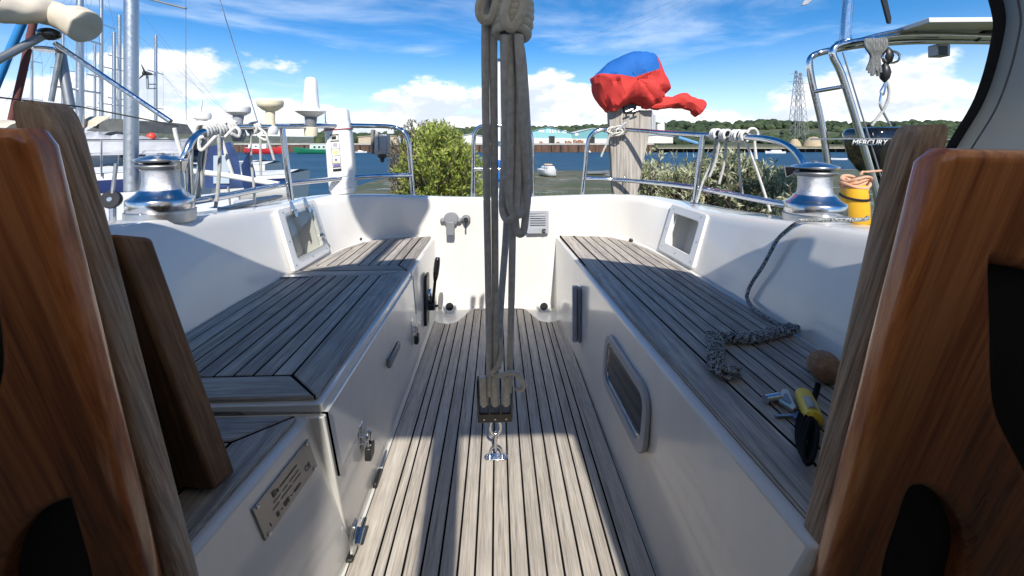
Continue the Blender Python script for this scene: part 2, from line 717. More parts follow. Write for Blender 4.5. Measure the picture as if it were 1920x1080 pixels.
_mx = _nt.nodes.new("ShaderNodeMixShader")
_mx.inputs[0].default_value = 0.62
_nt.links.new(_nt.nodes["Principled BSDF"].outputs[0], _mx.inputs[1])
_nt.links.new(_tr.outputs[0], _mx.inputs[2])
_nt.links.new(_mx.outputs[0], _nt.nodes["Material Output"].inputs[0])
M['trim'] = mat("black_binding", (0.012, 0.012, 0.016), 0.8, bump=0.2, bscale=300)
M['matt_black'] = mat('matt_black_cord', (0.010, 0.010, 0.010), 0.9, spec=0.1)
M['stitch'] = mat("stitching", (0.12, 0.12, 0.13), 0.8)


def rope_mat(name, c1, c2, pitch=900.0, bump=0.6, fleck=None):
    """braided cordage: small diamond relief, colour flecks"""
    m = bpy.data.materials.new(name)
    m.use_nodes = True
    N, L = m.node_tree.nodes, m.node_tree.links
    b = N["Principled BSDF"]
    b.inputs['Roughness'].default_value = 0.85
    b.inputs['Specular IOR Level'].default_value = 0.2
    tc = N.new("ShaderNodeTexCoord")
    v = N.new("ShaderNodeTexVoronoi")
    v.inputs['Scale'].default_value = pitch
    L.new(tc.outputs['Object'], v.inputs['Vector'])
    n = N.new("ShaderNodeTexNoise")
    n.inputs['Scale'].default_value = 60.0
    n.inputs['Detail'].default_value = 4
    L.new(tc.outputs['Object'], n.inputs['Vector'])
    ra = N.new("ShaderNodeValToRGB")
    ra.color_ramp.elements[0].position = 0.3
    ra.color_ramp.elements[0].color = (*c1, 1)
    ra.color_ramp.elements[1].position = 0.72
    ra.color_ramp.elements[1].color = (*c2, 1)
    L.new(n.outputs['Fac'], ra.inputs[0])
    src = ra.outputs[0]
    if fleck:
        v2 = N.new("ShaderNodeTexVoronoi")
        v2.inputs['Scale'].default_value = pitch * 0.45
        L.new(tc.outputs['Object'], v2.inputs['Vector'])
        sp = N.new("ShaderNodeSeparateColor")
        L.new(v2.outputs['Color'], sp.inputs[0])
        gt = N.new("ShaderNodeMath")
        gt.operation = 'GREATER_THAN'
        gt.inputs[1].default_value = 0.58
        L.new(sp.outputs[0], gt.inputs[0])
        mx = N.new("ShaderNodeMix")
        mx.data_type = 'RGBA'
        L.new(gt.outputs[0], mx.inputs['Factor'])
        L.new(src, mx.inputs['A'])
        mx.inputs['B'].default_value = (*fleck, 1)
        src = mx.outputs['Result']
    L.new(src, b.inputs['Base Color'])
    bp = N.new("ShaderNodeBump")
    bp.inputs['Strength'].default_value = bump
    bp.inputs['Distance'].default_value = 0.002
    L.new(v.outputs['Distance'], bp.inputs['Height'])
    L.new(bp.outputs[0], b.inputs['Normal'])
    return m


M['sheet'] = rope_mat("weathered_grey_sheet", (0.62, 0.61, 0.58), (0.86, 0.845, 0.81), 1000, 0.9)
M['sheet_light'] = rope_mat("pale_sheet", (0.56, 0.54, 0.47), (0.74, 0.72, 0.64), 420)
M['cord'] = rope_mat("white_cord", (0.60, 0.59, 0.55), (0.78, 0.77, 0.73), 500)
M['cord_grey'] = rope_mat("grey_cord", (0.36, 0.36, 0.34), (0.55, 0.55, 0.52), 500)
M['fleck'] = rope_mat("flecked_mooring_rope", (0.42, 0.44, 0.43), (0.58, 0.59, 0.56), 900, 0.9, fleck=(0.07, 0.09, 0.11))
M['orange_cord'] = rope_mat("faded_orange_cord", (0.62, 0.33, 0.20), (0.74, 0.45, 0.30), 500)

# ================================================================== the cockpit
BENCH_Z = 0.425
cockpit = empty("yacht_cockpit", (0, 1.3, 0), "white fibreglass yacht cockpit with weathered teak sole and benches", "cockpit")

# ---- coaming and transom: one moulded wall running round the stern
#        base x, base y, top x, top y, top z, flange width
WALL = [(-0.875, 0.36, -0.955, 0.36, 0.790, 0.30), (-0.883, 0.99, -0.930, 1.00, 0.742, 0.29), (-0.878, 1.35, -0.905, 1.36, 0.712, 0.28),
        (-0.850, 1.66, -0.890, 1.67, 0.692, 0.27), (-0.836, 1.92, -0.872, 1.94, 0.682, 0.25), (-0.790, 2.14, -0.828, 2.16, 0.675, 0.22), (-0.690, 2.255, -0.715, 2.29, 0.661, 0.17),
        (-0.520, 2.295, -0.53, 2.33, 0.650, 0.15), (-0.250, 2.305, -0.25, 2.345, 0.638, 0.15), (0.0, 2.31, 0.0, 2.35, 0.634, 0.15), (0.250, 2.305, 0.25, 2.345, 0.638, 0.15),
        (0.520, 2.290, 0.53, 2.33, 0.648, 0.15), (0.675, 2.235, 0.70, 2.27, 0.656, 0.17), (0.775, 2.105, 0.805, 2.13, 0.656, 0.22), (0.815, 1.90, 0.858, 1.92, 0.653, 0.25),
        (0.830, 1.66, 0.868, 1.66, 0.664, 0.27), (0.836, 1.35, 0.878, 1.35, 0.688, 0.28), (0.850, 0.99, 0.900, 1.00, 0.720, 0.29), (0.870, 0.36, 0.930, 0.36, 0.765, 0.30)]


EYE = Vector((0, 0, 0.93))


def flare(w):
    """the side coamings lean outboard"""
    k = 1.0
    if abs(w[2]) > 0.8 and w[3] > 0.5:
        k = 1.0 + 0.065 * min(1.0, max(0.0, (2.20 - w[3]) / 0.30))
    elif w[3] < 0.5:
        k = 1.065
    q = EYE + (Vector((w[2], w[3], w[4])) - EYE) * k
    return (w[0], w[1], q.x, q.y, q.z, w[5])


WALL = [flare(w_) for w_ in WALL]


def wall_samples():
    a = catmull([Vector((w[0], w[1], 0)) for w in WALL], 12)
    b = catmull([Vector((w[2], w[3], w[4])) for w in WALL], 12)
    c = catmull([Vector((w[5], 0, 0)) for w in WALL], 12)
    return [(p, q, r.x) for p, q, r in zip(a, b, c)]


WS = wall_samples()
CUB = (1.585, 1.905)       # the two cubby holes, along y
LEV = [0.0, 0.10, 0.86, 0.93]


def wall_point(p, q, t, out=0.0, nrm=None):
    base = Vector((p.x, p.y, 0.40))
    r = base + (q - base) * t
    return r + (nrm * out if nrm else Vector((0, 0, 0)))


def build_wall():
    b = MB()
    rows = []
    nr = []
    for i, (p, q, w) in enumerate(WS):
        t = (WS[min(i + 1, len(WS) - 1)][1] - WS[max(i - 1, 0)][1])
        out = Vector((-t.y, t.x, 0)).normalized()      # outboard
        if out.dot(Vector((q.x, q.y - 1.0, 0))) < 0:
            out = -out
        nr.append(out)
        bottom = Vector((p.x, p.y - (0.09 if abs(p.x) < 0.5 else 0.0), -0.03))
        if abs(p.x) >= 0.36 and abs(p.x) < 0.6:
            bottom.y = p.y - 0.09 * (0.6 - abs(p.x)) / 0.24 if abs(p.x) > 0.36 else p.y - 0.09
        row = [bottom] + [wall_point(p, q, t_) for t_ in LEV]
        row += [q + out * 0.001 + Vector((0, 0, -0.010)), q + out * 0.008 + Vector((0, 0, -0.002)), q + out * 0.020, q + out * w * 0.6 + Vector((0, 0, -0.004)), q + out * (w - 0.02) + Vector((0, 0, -0.012)), q + out * w + Vector((0, 0, -0.035)),
                q + out * (w + 0.02) + Vector((0, 0, -0.16)), q + out * (w + 0.03) + Vector((0, 0, -1.3))]
        rows.append(row)
    n = len(rows[0])
    b.add([v for r in rows for v in r], [])
    for i in range(len(rows) - 1):
        ya, yb = rows[i][2].y, rows[i + 1][2].y
        side = abs(rows[i][2].x) > 0.7
        for k in range(n - 1):
            if side and k == 2 and CUB[0] + 0.045 < (ya + yb) / 2 < CUB[1] - 0.040:
                continue                     # the opening of a cubby hole
            b.f.append((i * n + k, i * n + k + 1, (i + 1) * n + k + 1, (i + 1) * n + k))
    return b.build("coaming", M['gel'], cockpit, angle=60), nr


coaming, WN = build_wall()


def wall_frame(sgn, ymid):
    """(origin on the wall at bench level, along, up, outward) near a given y on one side"""
    best = min(range(len(WS)), key=lambda i: abs(WS[i][0].y - ymid) + (10 if WS[i][0].x * sgn < 0 or abs(WS[i][0].x) < 0.6 else 0))
    p, q, w = WS[best]
    base = Vector((p.x, p.y, 0.40))
    j = best + 1
    al = (WS[j][0] - WS[best - 1][0])
    al.z = 0
    al.normalize()
    if al.y < 0:
        al = -al
    up = (q - base).normalized()
    nn = al.cross(up).normalized()
    if nn.x * sgn > 0:
        nn = -nn                             # towards the cockpit
    return base, al, up, nn, q


# ---- sole
SX0, SX1 = -0.362, 0.353
floor_pan = MB().box((-0.40, 0.28, -0.05), (0.40, 2.26, -0.0065)).build("sole_pan", M['gel'], cockpit)
SOLE = [(SX0, 0.30), (SX1, 0.30), (SX1, 2.03), (0.318, 2.0), (0.272, 1.985), (0.225, 2.01), (0.19, 2.09), (0.165, 2.165), (0.135, 2.195), (-0.145, 2.195), (-0.175, 2.165), (-0.20, 2.09), (-0.235, 2.01), (-0.282, 1.985), (-0.328, 2.0), (SX0, 2.03)]
sole = MB().prism([(x, y, -0.0016) for x, y in SOLE], (0, 0, -0.004)).build("cockpit_sole", M['caulk'], cockpit, smooth=False)
tag(sole, "weathered teak sole between the two white benches")


def board(parent, poly, z, th, m, bevel=0.0012, name="plank"):
    if len(poly) < 3:
        return None
    ar = 0.5 * sum(poly[i][0] * poly[(i + 1) % len(poly)][1] - poly[(i + 1) % len(poly)][0] * poly[i][1] for i in range(len(poly)))
    if abs(ar) < 2e-4:
        return None
    if ar < 0:
        poly = poly[::-1]
    zz = z + random.uniform(-0.0004, 0.0004)
    return MB().prism([(x, y, zz) for x, y in poly], (0, 0, -th)).build(name, m, parent, smooth=False, bevel=bevel, seg=1)


SEAMS = [SX0, -0.2985, -0.2705, -0.231, -0.188, -0.1465, -0.104, -0.0632, -0.022, 0.020, 0.0622, 0.1034, 0.144, 0.1848, 0.2265, 0.262, 0.2915, SX1]
G = 0.0026
for a, c in zip(SEAMS[:-1], SEAMS[1:]):
    pl = clip(clip(SOLE, 0, a + G, False), 0, c - G, True)
    pl = clip(pl, 1, 2.172, True)
    if not (c < -0.36 or a > 0.36):
        board(sole, pl, 0.0, 0.006, M['teak'])
board(sole, [(-0.165, 2.176), (0.155, 2.176), (0.130, 2.196), (-0.140, 2.196)], 0.0, 0.006, M['teak_x'])

# ---- port bench: locker with hinged lid, fixed after part, lower step
LX = -0.374
bench_l = MB()
bench_l.prism([(-0.3715, 0.700, 0.390), (-0.3715, 1.628, 0.390), (-0.93, 1.628, 0.390), (-0.93, 0.700, 0.390)][::-1], (0, 0, -0.42))
locker_box = bench_l.build("locker_box", M['gel_side'], cockpit, bevel=0.004)
aft_l = MB().prism([(LX, 1.632, 0.4135), (LX, 2.33, 0.4135), (-0.70, 2.33, 0.4135), (-0.95, 2.1, 0.4135), (-0.95, 1.632, 0.4135)][::-1], (0, 0, -0.44)).build("aft_bench", M['gel_side'], cockpit, bevel=0.010, seg=3)
prof = [(LX - 0.002, 0.222), (LX - 0.002, 0.4135), (-0.93, 0.4135), (-0.93, 0.392), (-0.3695, 0.392), (-0.3695, 0.222)]
lid = MB().prism([(x, 0.712, z) for x, z in prof], (0, 0.914, 0)).build("locker_lid", M['gel_side'], cockpit, bevel=0.008, seg=3)
tag(lid, "wide locker lid planked in grey teak")
step_v = [(-0.3985, 0.366, -0.03), (-0.362, 0.709, -0.03), (-0.93, 0.709, -0.03), (-0.93, 0.366, -0.03), (-0.4375, 0.366, 0.391), (-0.401, 0.709, 0.391), (-0.95, 0.709, 0.391), (-0.95, 0.366, 0.391)]
step = MB().add(step_v, [(0, 3, 2, 1), (4, 5, 6, 7), (0, 1, 5, 4), (1, 2, 6, 5), (2, 3, 7, 6), (3, 0, 4, 7)]).build("step_seat", M['gel_side'], cockpit, bevel=0.010, seg=3)


def deck(parent, outline, z, th, cuts, m, mx, shear=0.0, y0=0.0, gap=0.0027, edge_mats=()):
    """strips of an outline between x cuts"""
    sh = lambda p: (p[0] + shear * (p[1] - y0), p[1])
    un = lambda p: (p[0] - shear * (p[1] - y0), p[1])
    po = [sh(p) for p in outline]
    for a, c in zip(cuts[:-1], cuts[1:]):
        pl = clip(clip(po, 0, a + gap, False), 0, c - gap, True)
        board(parent, [un(p) for p in pl], z, th, m)


def bed(parent, outline, z, th=0.008, name="caulking"):
    o = outline
    ar = 0.5 * sum(o[i][0] * o[(i + 1) % len(o)][1] - o[(i + 1) % len(o)][0] * o[i][1] for i in range(len(o)))
    if ar < 0:
        o = o[::-1]
    return MB().prism([(x, y, z) for x, y in o], (0, 0, -th)).build(name, M['caulk'], parent, smooth=False)


def cuts_between(a, b, w):
    n = max(1, round(abs(b - a) / w))
    return [a + (b - a) * i / n for i in range(n + 1)]


# lid planking: wide margin boards mitred round narrow planks
xi, xo = -0.392, -0.888
y0, y1 = 0.726, 1.622
bed(lid, [(xi - 0.004, y0 + 0.004), (xi - 0.004, y1 - 0.002), (xo, y1 - 0.002), (xo, y0 + 0.004)], BENCH_Z - 0.002, 0.010)
mw = 0.092
board(lid, [(xi, y0), (xi, y1), (xi - mw + 0.002, y1 - 0.068), (xi - mw + 0.002, y0 + 0.088)], BENCH_Z, 0.012, M['teak_seat'], 0.003)
board(lid, [(xi - 0.0045, y0), (xi - mw - 0.002, y0 + 0.084), (xo, y0 + 0.084), (xo, y0)], BENCH_Z, 0.012, M['teak_seat_x'], 0.003)
board(lid, [(xi - 0.0045, y1), (xi - mw - 0.002, y1 - 0.064), (xo, y1 - 0.064), (xo, y1)], BENCH_Z, 0.012, M['teak_seat_x'], 0.003)
deck(lid, [(xi - mw, y0 + 0.088), (xi - mw, y1 - 0.068), (xo + 0.002, y1 - 0.068), (xo + 0.002, y0 + 0.088)], BENCH_Z, 0.012, cuts_between(xo, xi - mw, 0.0475), M['teak_seat'], M['teak_seat_x'])
# after bench planking
AO = [(xi, 1.632), (xi, 2.286), (-0.56, 2.262), (-0.665, 2.222), (-0.745, 2.14), (-0.80, 2.0), (-0.818, 1.88), (-0.838, 1.632)]
bed(aft_l, [(p[0] + (-0.002 if p[0] == xi else 0.002), p[1]) for p in AO], BENCH_Z - 0.002, 0.010)
board(aft_l, [(xi, 1.632), (xi, 2.284), (xi - 0.05, 2.276), (xi - 0.05, 1.70)], BENCH_Z, 0.012, M['teak_seat'], 0.003)
board(aft_l, [(xi - 0.004, 1.632), (xi - 0.053, 1.696), (-0.83, 1.696), (-0.836, 1.632)], BENCH_Z, 0.012, M['teak_seat_x'], 0.003)
inner = [(xi - 0.054, 1.70), (xi - 0.054, 2.252), (-0.555, 2.234), (-0.645, 2.198), (-0.715, 2.128), (-0.765, 2.0), (-0.785, 1.88), (-0.80, 1.70)]
deck(aft_l, inner, BENCH_Z, 0.012, cuts_between(-0.80, xi - 0.054, 0.047), M['teak_seat'], M['teak_seat_x'])
rim_o = [(xi - 0.052, 2.276), (-0.56, 2.258), (-0.663, 2.219), (-0.743, 2.138), (-0.797, 2.0), (-0.815, 1.88), (-0.832, 1.70)]
rim_i = [(xi - 0.052, 2.256), (-0.557, 2.238), (-0.648, 2.201), (-0.719, 2.13), (-0.769, 2.0), (-0.789, 1.88), (-0.804, 1.70)]
board(aft_l, rim_o + rim_i[::-1], BENCH_Z, 0.012, M['teak_seat'], 0.002)
# step planking
SZ = 0.404
bed(step, [(-0.458, 0.368), (-0.424, 0.690), (-0.90, 0.690), (-0.90, 0.368)], SZ - 0.002, 0.010)
board(step, [(-0.452, 0.368), (-0.420, 0.69), (-0.505, 0.615), (-0.530, 0.368)], SZ, 0.010, M['teak_seat'], 0.003)
board(step, [(-0.424, 0.692), (-0.508, 0.619), (-0.90, 0.619), (-0.90, 0.692)], SZ, 0.010, M['teak_seat_x'], 0.003)
deck(step, [(-0.535, 0.368), (-0.510, 0.614), (-0.90, 0.614), (-0.90, 0.368)], SZ, 0.010, cuts_between(-0.90, -0.505, 0.05), M['teak_seat'], M['teak_seat_x'])

# ---- starboard bench
RB_IN = [(0.4245, 0.366), (0.392, 1.0), (0.369, 1.6), (0.344, 2.32)]
RB_OUT = [(0.66, 2.33), (0.93, 2.1), (0.95, 1.0), (0.95, 0.366)]
low = [(0.354, 0.366), (0.354, 1.0), (0.353, 1.6), (0.330, 2.24)]
bb = MB()
top = [Vector((x, y, 0.4135)) for x, y in RB_IN + RB_OUT]
bot = [Vector((x, y, -0.03)) for x, y in low + RB_OUT]
nv = len(top)
bb.add(top + bot, [tuple(range(nv)), tuple(range(2 * nv - 1, nv - 1, -1))] + [(i, nv + i, nv + (i + 1) % nv, (i + 1) % nv) for i in range(nv)])
bench_r = bb.build("long_bench", M['gel_side'], cockpit, bevel=0.012, seg=3)
tag(bench_r, "long bench with the oval portlight in its front")
SHR = 0.042
RO = [(0.4437, 0.366), (0.411, 1.0), (0.388, 1.6), (0.364, 2.285), (0.56, 2.262), (0.655, 2.222), (0.735, 2.11), (0.775, 1.93), (0.800, 1.66), (0.818, 1.3), (0.834, 0.9), (0.852, 0.366)]
bed(bench_r, [(p[0] + (0.003 if p[0] < 0.5 and p[1] < 2.2 else -0.002), p[1]) for p in RO], BENCH_Z - 0.002, 0.010)
ms = lambda y: 0.4300 - SHR * (y - 0.72)
def xin(y):
    kn = ((0.36, 0.4465), (1.0, 0.4135), (1.6, 0.3905), (2.29, 0.3665))
    for (a0_, x0_), (a1_, x1_) in zip(kn[:-1], kn[1:]):
        if y <= a1_:
            return x0_ + (x1_ - x0_) * (y - a0_) / (a1_ - a0_)
    return kn[-1][1]



mg = [(xin(0.368) , 0.368), (xin(1.0), 1.0), (xin(1.6), 1.6), (0.366, 2.282)]
board(bench_r, mg + [(0.366 + 0.070, 2.272), (xin(1.6) + 0.078, 1.6), (xin(1.0) + 0.084, 1.0), (xin(0.368) + 0.088, 0.368)], BENCH_Z, 0.012, M['teak_seat'], 0.003)
ring_o = [(0.448, 2.270), (0.56, 2.258), (0.653, 2.219), (0.733, 2.108), (0.773, 1.93), (0.798, 1.66), (0.816, 1.3), (0.832, 0.9), (0.848, 0.368)]
ring_i = [(0.448, 2.248), (0.555, 2.236), (0.638, 2.200), (0.709, 2.098), (0.746, 1.925), (0.768, 1.655), (0.786, 1.298), (0.802, 0.898), (0.818, 0.368)]
board(bench_r, ring_o + ring_i[::-1], BENCH_Z, 0.012, M['teak_seat'], 0.002)
inn = [(xin(0.368) + 0.093, 0.368), (xin(1.0) + 0.089, 1.0), (xin(1.6) + 0.083, 1.6), (0.366 + 0.0745, 2.244)] + [(p[0] - 0.004, p[1] - 0.003) for p in ring_i[1:]]
deck(bench_r, inn, BENCH_Z, 0.012, [0.440 + 0.0442 * i for i in range(13)], M['teak_seat'], M['teak_seat_x'], shear=0.045, y0=2.3)

# ---- cubby holes in the coaming
def cubby(sgn, label, clear):
    base, al, up, nn, q = wall_frame(sgn, 0.5 * (CUB[0] + CUB[1]))
    hl = 0.5 * (CUB[1] - CUB[0])
    o = base + nn * 0.002
    H = (q - base).length
    t = empty("cubby_locker", base, label, "cubby hole", None)
    to3 = lambda u, v, w: o + al * u + up * v + nn * w
    outer = rrect(-hl - 0.006, 0.030, hl + 0.006, H - 0.012, 0.012)
    hole = rrect(-hl + 0.036, 0.072, hl - 0.034, H - 0.048, 0.018)
    fr = plate("frame", outer, [hole[::-1]], lambda u, v, w: to3(u, v, w + 0.006), 0.018, M['gel'], t, bevel=0.003)
    fr.data.materials[0] = M['white']
    # the box behind the opening
    b = MB()
    x0, x1, v0, v1, d = -hl + 0.030, hl - 0.028, 0.066, H - 0.042, -0.10
    P = [to3(x, v, w) for w in (0.0, d) for (x, v) in ((x0, v0), (x1, v0), (x1, v1), (x0, v1))]
    b.add(P, [(4, 5, 6, 7), (0, 1, 5, 4), (1, 2, 6, 5), (2, 3, 7, 6), (3, 0, 4, 7)])
    b.build("liner", M['gel'], t, smooth=False)
    for (u, v) in ((-hl + 0.015, 0.05), (0.0, 0.05), (hl - 0.018, 0.05), (-hl + 0.03, H - 0.028), (hl - 0.03, H - 0.03), (-hl + 0.014, H * 0.5), (hl - 0.012, H * 0.5)):
        MB().lathe([(0.004, 0.0), (0.0035, 0.002), (0.001, 0.0028)], to3(u, v, 0.0145), 10, nn).build("screw", M['alu'], t)
    return t, to3, hl, H, al, up, nn


cub_r, t3, hl, H, al_, up_, nn_ = cubby(1, "open cubby hole in the coaming above the bench with the rope", False)
panel = empty("instrument_panel", t3(-0.07, 0.08, -0.14), "small grey electrical panel inside the open cubby hole", "panel")
MB().prism([t3(-0.118, 0.085, -0.072), t3(-0.022, 0.085, -0.072), t3(-0.022, H - 0.062, -0.072), t3(-0.118, H - 0.062, -0.072)], -nn_ * 0.02).build("panel_body", M['grey'], panel, bevel=0.004)
MB().tube([t3(-0.005, 0.150, -0.084), t3(0.003, 0.130, -0.08), t3(0.001, 0.115, -0.08)], 0.010, 10).build("plug", M['black'], panel)
MB().tube(catmull([t3(0.008 + 0.012 * math.cos(a), 0.098 + 0.015 * math.sin(a), -0.082) for a in [i * math.pi / 4 for i in range(8)]], 3, True), 0.004, 8, closed=True).build("plug_ring", M['black'], panel)

cub_l, t3, hl, H, al_, up_, nn_ = cubby(-1, "cubby hole with a clear cover on chromed hinges in the coaming", True)
glassm = bpy.data.materials.new("clear_acrylic")
glassm.use_nodes = True
nt = glassm.node_tree
for n_ in list(nt.nodes):
    if n_.type != 'OUTPUT_MATERIAL':
        nt.nodes.remove(n_)
mix = nt.nodes.new("ShaderNodeMixShader")
tr = nt.nodes.new("ShaderNodeBsdfTransparent")
tr.inputs[0].default_value = (0.90, 0.91, 0.90, 1)
gl = nt.nodes.new("ShaderNodeBsdfGlossy")
gl.inputs['Roughness'].default_value = 0.06
mix.inputs[0].default_value = 0.10
nt.links.new(tr.outputs[0], mix.inputs[1])
nt.links.new(gl.outputs[0], mix.inputs[2])
nt.links.new(mix.outputs[0], nt.nodes['Material Output'].inputs[0])
M['clear'] = glassm
plate("cover", rrect(-hl + 0.028, 0.070, hl - 0.026, H - 0.036, 0.012), [], lambda u, v, w: t3(u, v, w + 0.0215), 0.006, glassm, cub_l, bevel=0.001)
for u in (-0.055, 0.070):
    hg = MB()
    hg.prism([t3(u - 0.016, H - 0.03, 0.0155), t3(u + 0.016, H - 0.03, 0.0155), t3(u + 0.014, H + 0.004, 0.0155), t3(u, H + 0.012, 0.0155), t3(u - 0.014, H + 0.004, 0.0155)], nn_ * 0.005)
    hg.tube([t3(u - 0.018, H - 0.034, 0.024), t3(u + 0.018, H - 0.034, 0.024)], 0.006, 10)
    hg.prism([t3(u - 0.013, H - 0.040, 0.025), t3(u + 0.013, H - 0.040, 0.025), t3(u + 0.010, H - 0.066, 0.025), t3(u - 0.010, H - 0.066, 0.025)], nn_ * 0.004)
    hg.build("hinge", M['chrome'], cub_l, bevel=0.001)
MB().prism([t3(-0.115, 0.090, -0.06), t3(0.015, 0.090, -0.06), t3(0.015, H - 0.10, -0.06), t3(-0.115, H - 0.10, -0.06)], -nn_ * 0.03).build("stowed_panel", M['lgrey'], cub_l, bevel=0.003)
MB().prism([t3(-0.115, H - 0.098, -0.045), t3(-0.03, H - 0.098, -0.045), t3(-0.03, H - 0.058, -0.045), t3(-0.115, H - 0.058, -0.045)], -nn_ * 0.05).build("stowed_case", M['grey'], cub_l, bevel=0.003)
MB().lathe([(0.012, 0), (0.012, 0.012), (0.008, 0.015)], t3(hl - 0.05, 0.12, 0.0245), 16, nn_).build("catch", M['chrome'], cub_l)

# ================================================================== companionway: posts, doors, bulkhead
def post(sgn, label):
    ytop, ybot = 0.420, 0.366
    X = 0.424 if sgn < 0 else 0.434
    wdt = 0.026
    ztop = 0.968 if sgn < 0 else 0.949
    b = MB()
    rows = []
    for i, z in enumerate([-0.30, 0.12, 0.4, 0.7, ztop - 0.03, ztop - 0.012, ztop - 0.004, ztop]):
        y = ybot + (ytop - ybot) * (z - 0.37) / (0.93 - 0.37)
        ins = 0.0 if z < ztop - 0.02 else (0.002 if z < ztop - 0.008 else (0.005 if z < ztop - 0.002 else 0.010))
        dp = 0.036
        x0, x1 = X + ins, X + wdt - ins * 0.3
        loop = rrect(x0, y + ins * 0.2, x1 + 0.012, y + dp - ins * 0.2, 0.008, 3)
        rows.append([Vector((sgn * u, v, z)) for u, v in loop])
    b.grid(rows, closed=True)
    n = len(rows[0])
    b.f.append(tuple((len(rows) - 1) * n + k for k in range(n)))
    b.f.append(tuple(range(n)))
    o = b.build("companionway_post", M['post'], None, bevel=0.0, angle=50)
    return tag(o, label, "door post", "companionway posts")


post(-1, "weathered teak post beside the varnished door nearest the dark brown board")
post(1, "weathered teak post beside the varnished door nearest the winch key and torch")


def door(name, outline, holes, Y, label):
    base = PY(*outline[0], Y)
    t = empty(name, base, label, "door", "varnished companionway doors")
    pts = [PY(px, py, Y) for px, py in outline]
    out2 = [(p.x, p.z) for p in pts]
    hs = []
    for h in holes:
        hp = [PY(px, py, Y - 0.024) for px, py in h]
        cx_, cz_ = sum(p.x for p in hp) / len(hp), sum(p.z for p in hp) / len(hp)
        hs.append([(cx_ + (p.x - cx_) * (1 + 0.011 / max(0.02, math.hypot(p.x - cx_, p.z - cz_))), cz_ + (p.z - cz_) * (1 + 0.011 / max(0.02, math.hypot(p.x - cx_, p.z - cz_)))) for p in hp])
    sg_ = -1 if sum(p[0] for p in out2) < 0 else 1
    out2 = [(x + sg_ * 0.008, z - (0.011 if z > 0.8 else 0.0)) for x, z in out2]
    area = lambda l: sum(l[i][0] * l[(i + 1) % len(l)][1] - l[(i + 1) % len(l)][0] * l[i][1] for i in range(len(l)))
    if area(out2) < 0:
        out2 = out2[::-1]
    hs = [h[::-1] if area(h) > 0 else h for h in hs]
    plate("door_panel", out2, hs, lambda u, v, w: Vector((u, Y - 0.016 + w, v)), 0.032, M['mahog'], t, bevel=0.011, res=4)
    xs = [p[0] for p in out2]
    zs = [p[1] for p in out2]
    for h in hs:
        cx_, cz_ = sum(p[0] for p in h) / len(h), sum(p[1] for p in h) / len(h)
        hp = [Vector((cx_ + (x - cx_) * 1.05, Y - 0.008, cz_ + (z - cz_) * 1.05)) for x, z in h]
        MB().prism(hp, (0, 0.004, 0)).build("backing", M['dark'], t, smooth=False)  # black sheet set in the hole as painted shade of the gap
    return t


def sm(pts, n=5):
    return [(p.x, p.y) for p in catmull([Vector((x, y, 0)) for x, y in pts], n, True)]


door("companionway_door", [(-420, 244), (60, 241), (104, 242), (110, 250), (311, 1080), (335, 1180), (-420, 1250)],
     [sm([(-40, 420), (5, 520), (14, 640), (-6, 760), (-60, 880), (-140, 900), (-170, 650), (-120, 450)]), sm([(2, 1090), (30, 1010), (72, 958), (115, 934), (143, 932), (155, 960), (178, 1090), (190, 1160), (90, 1185), (0, 1160)])],
     0.372, "varnished mahogany door beside the builder's plate and dark brown board")
door("companionway_door", [(1721, 278), (1780, 279), (2360, 290), (2360, 1250), (1491, 1180), (1517, 1080), (1712, 286)],
     [sm([(1838, 486), (1880, 492), (2000, 520), (2120, 560), (2130, 800), (2020, 950), (1935, 925), (1893, 850), (1858, 750), (1840, 600)]), sm([(1645, 1090), (1668, 990), (1688, 920), (1718, 905), (1756, 920), (1792, 965), (1808, 1030), (1800, 1090), (1786, 1160), (1630, 1160)])],
     0.372, "varnished mahogany door under the grey sprayhood edge")

# bulkhead either side of the opening and the cabin roof behind it
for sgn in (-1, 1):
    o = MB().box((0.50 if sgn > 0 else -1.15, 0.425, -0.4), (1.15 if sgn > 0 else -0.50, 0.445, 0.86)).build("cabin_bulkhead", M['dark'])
    tag(o, "bulkhead coloured as dark shade behind the varnished door " + ("under the sprayhood edge" if sgn > 0 else "nearest the dark brown board"), "bulkhead", "cabin bulkheads")
roof = MB()
roof.box((-1.15, -2.6, 0.90), (-0.40, -0.02, 0.95))
roof2 = MB().box((0.40, -2.6, 0.90), (1.15, -0.02, 0.95))
tag(roof.build("cabin_roof", M['deck_white'], bevel=0.01), "white cabin roof on the side of the builder's plate", "cabin roof", "cabin roofs")
tag(roof2.build("cabin_roof", M['deck_white'], bevel=0.01), "white cabin roof on the side of the sprayhood edge", "cabin roof", "cabin roofs")
tag(MB().box((-0.399, -2.6, 0.93), (0.399, -0.30, 0.99)).build("sliding_hatch", M['deck_white'], bevel=0.01), "white sliding hatch pushed forward", "hatch")

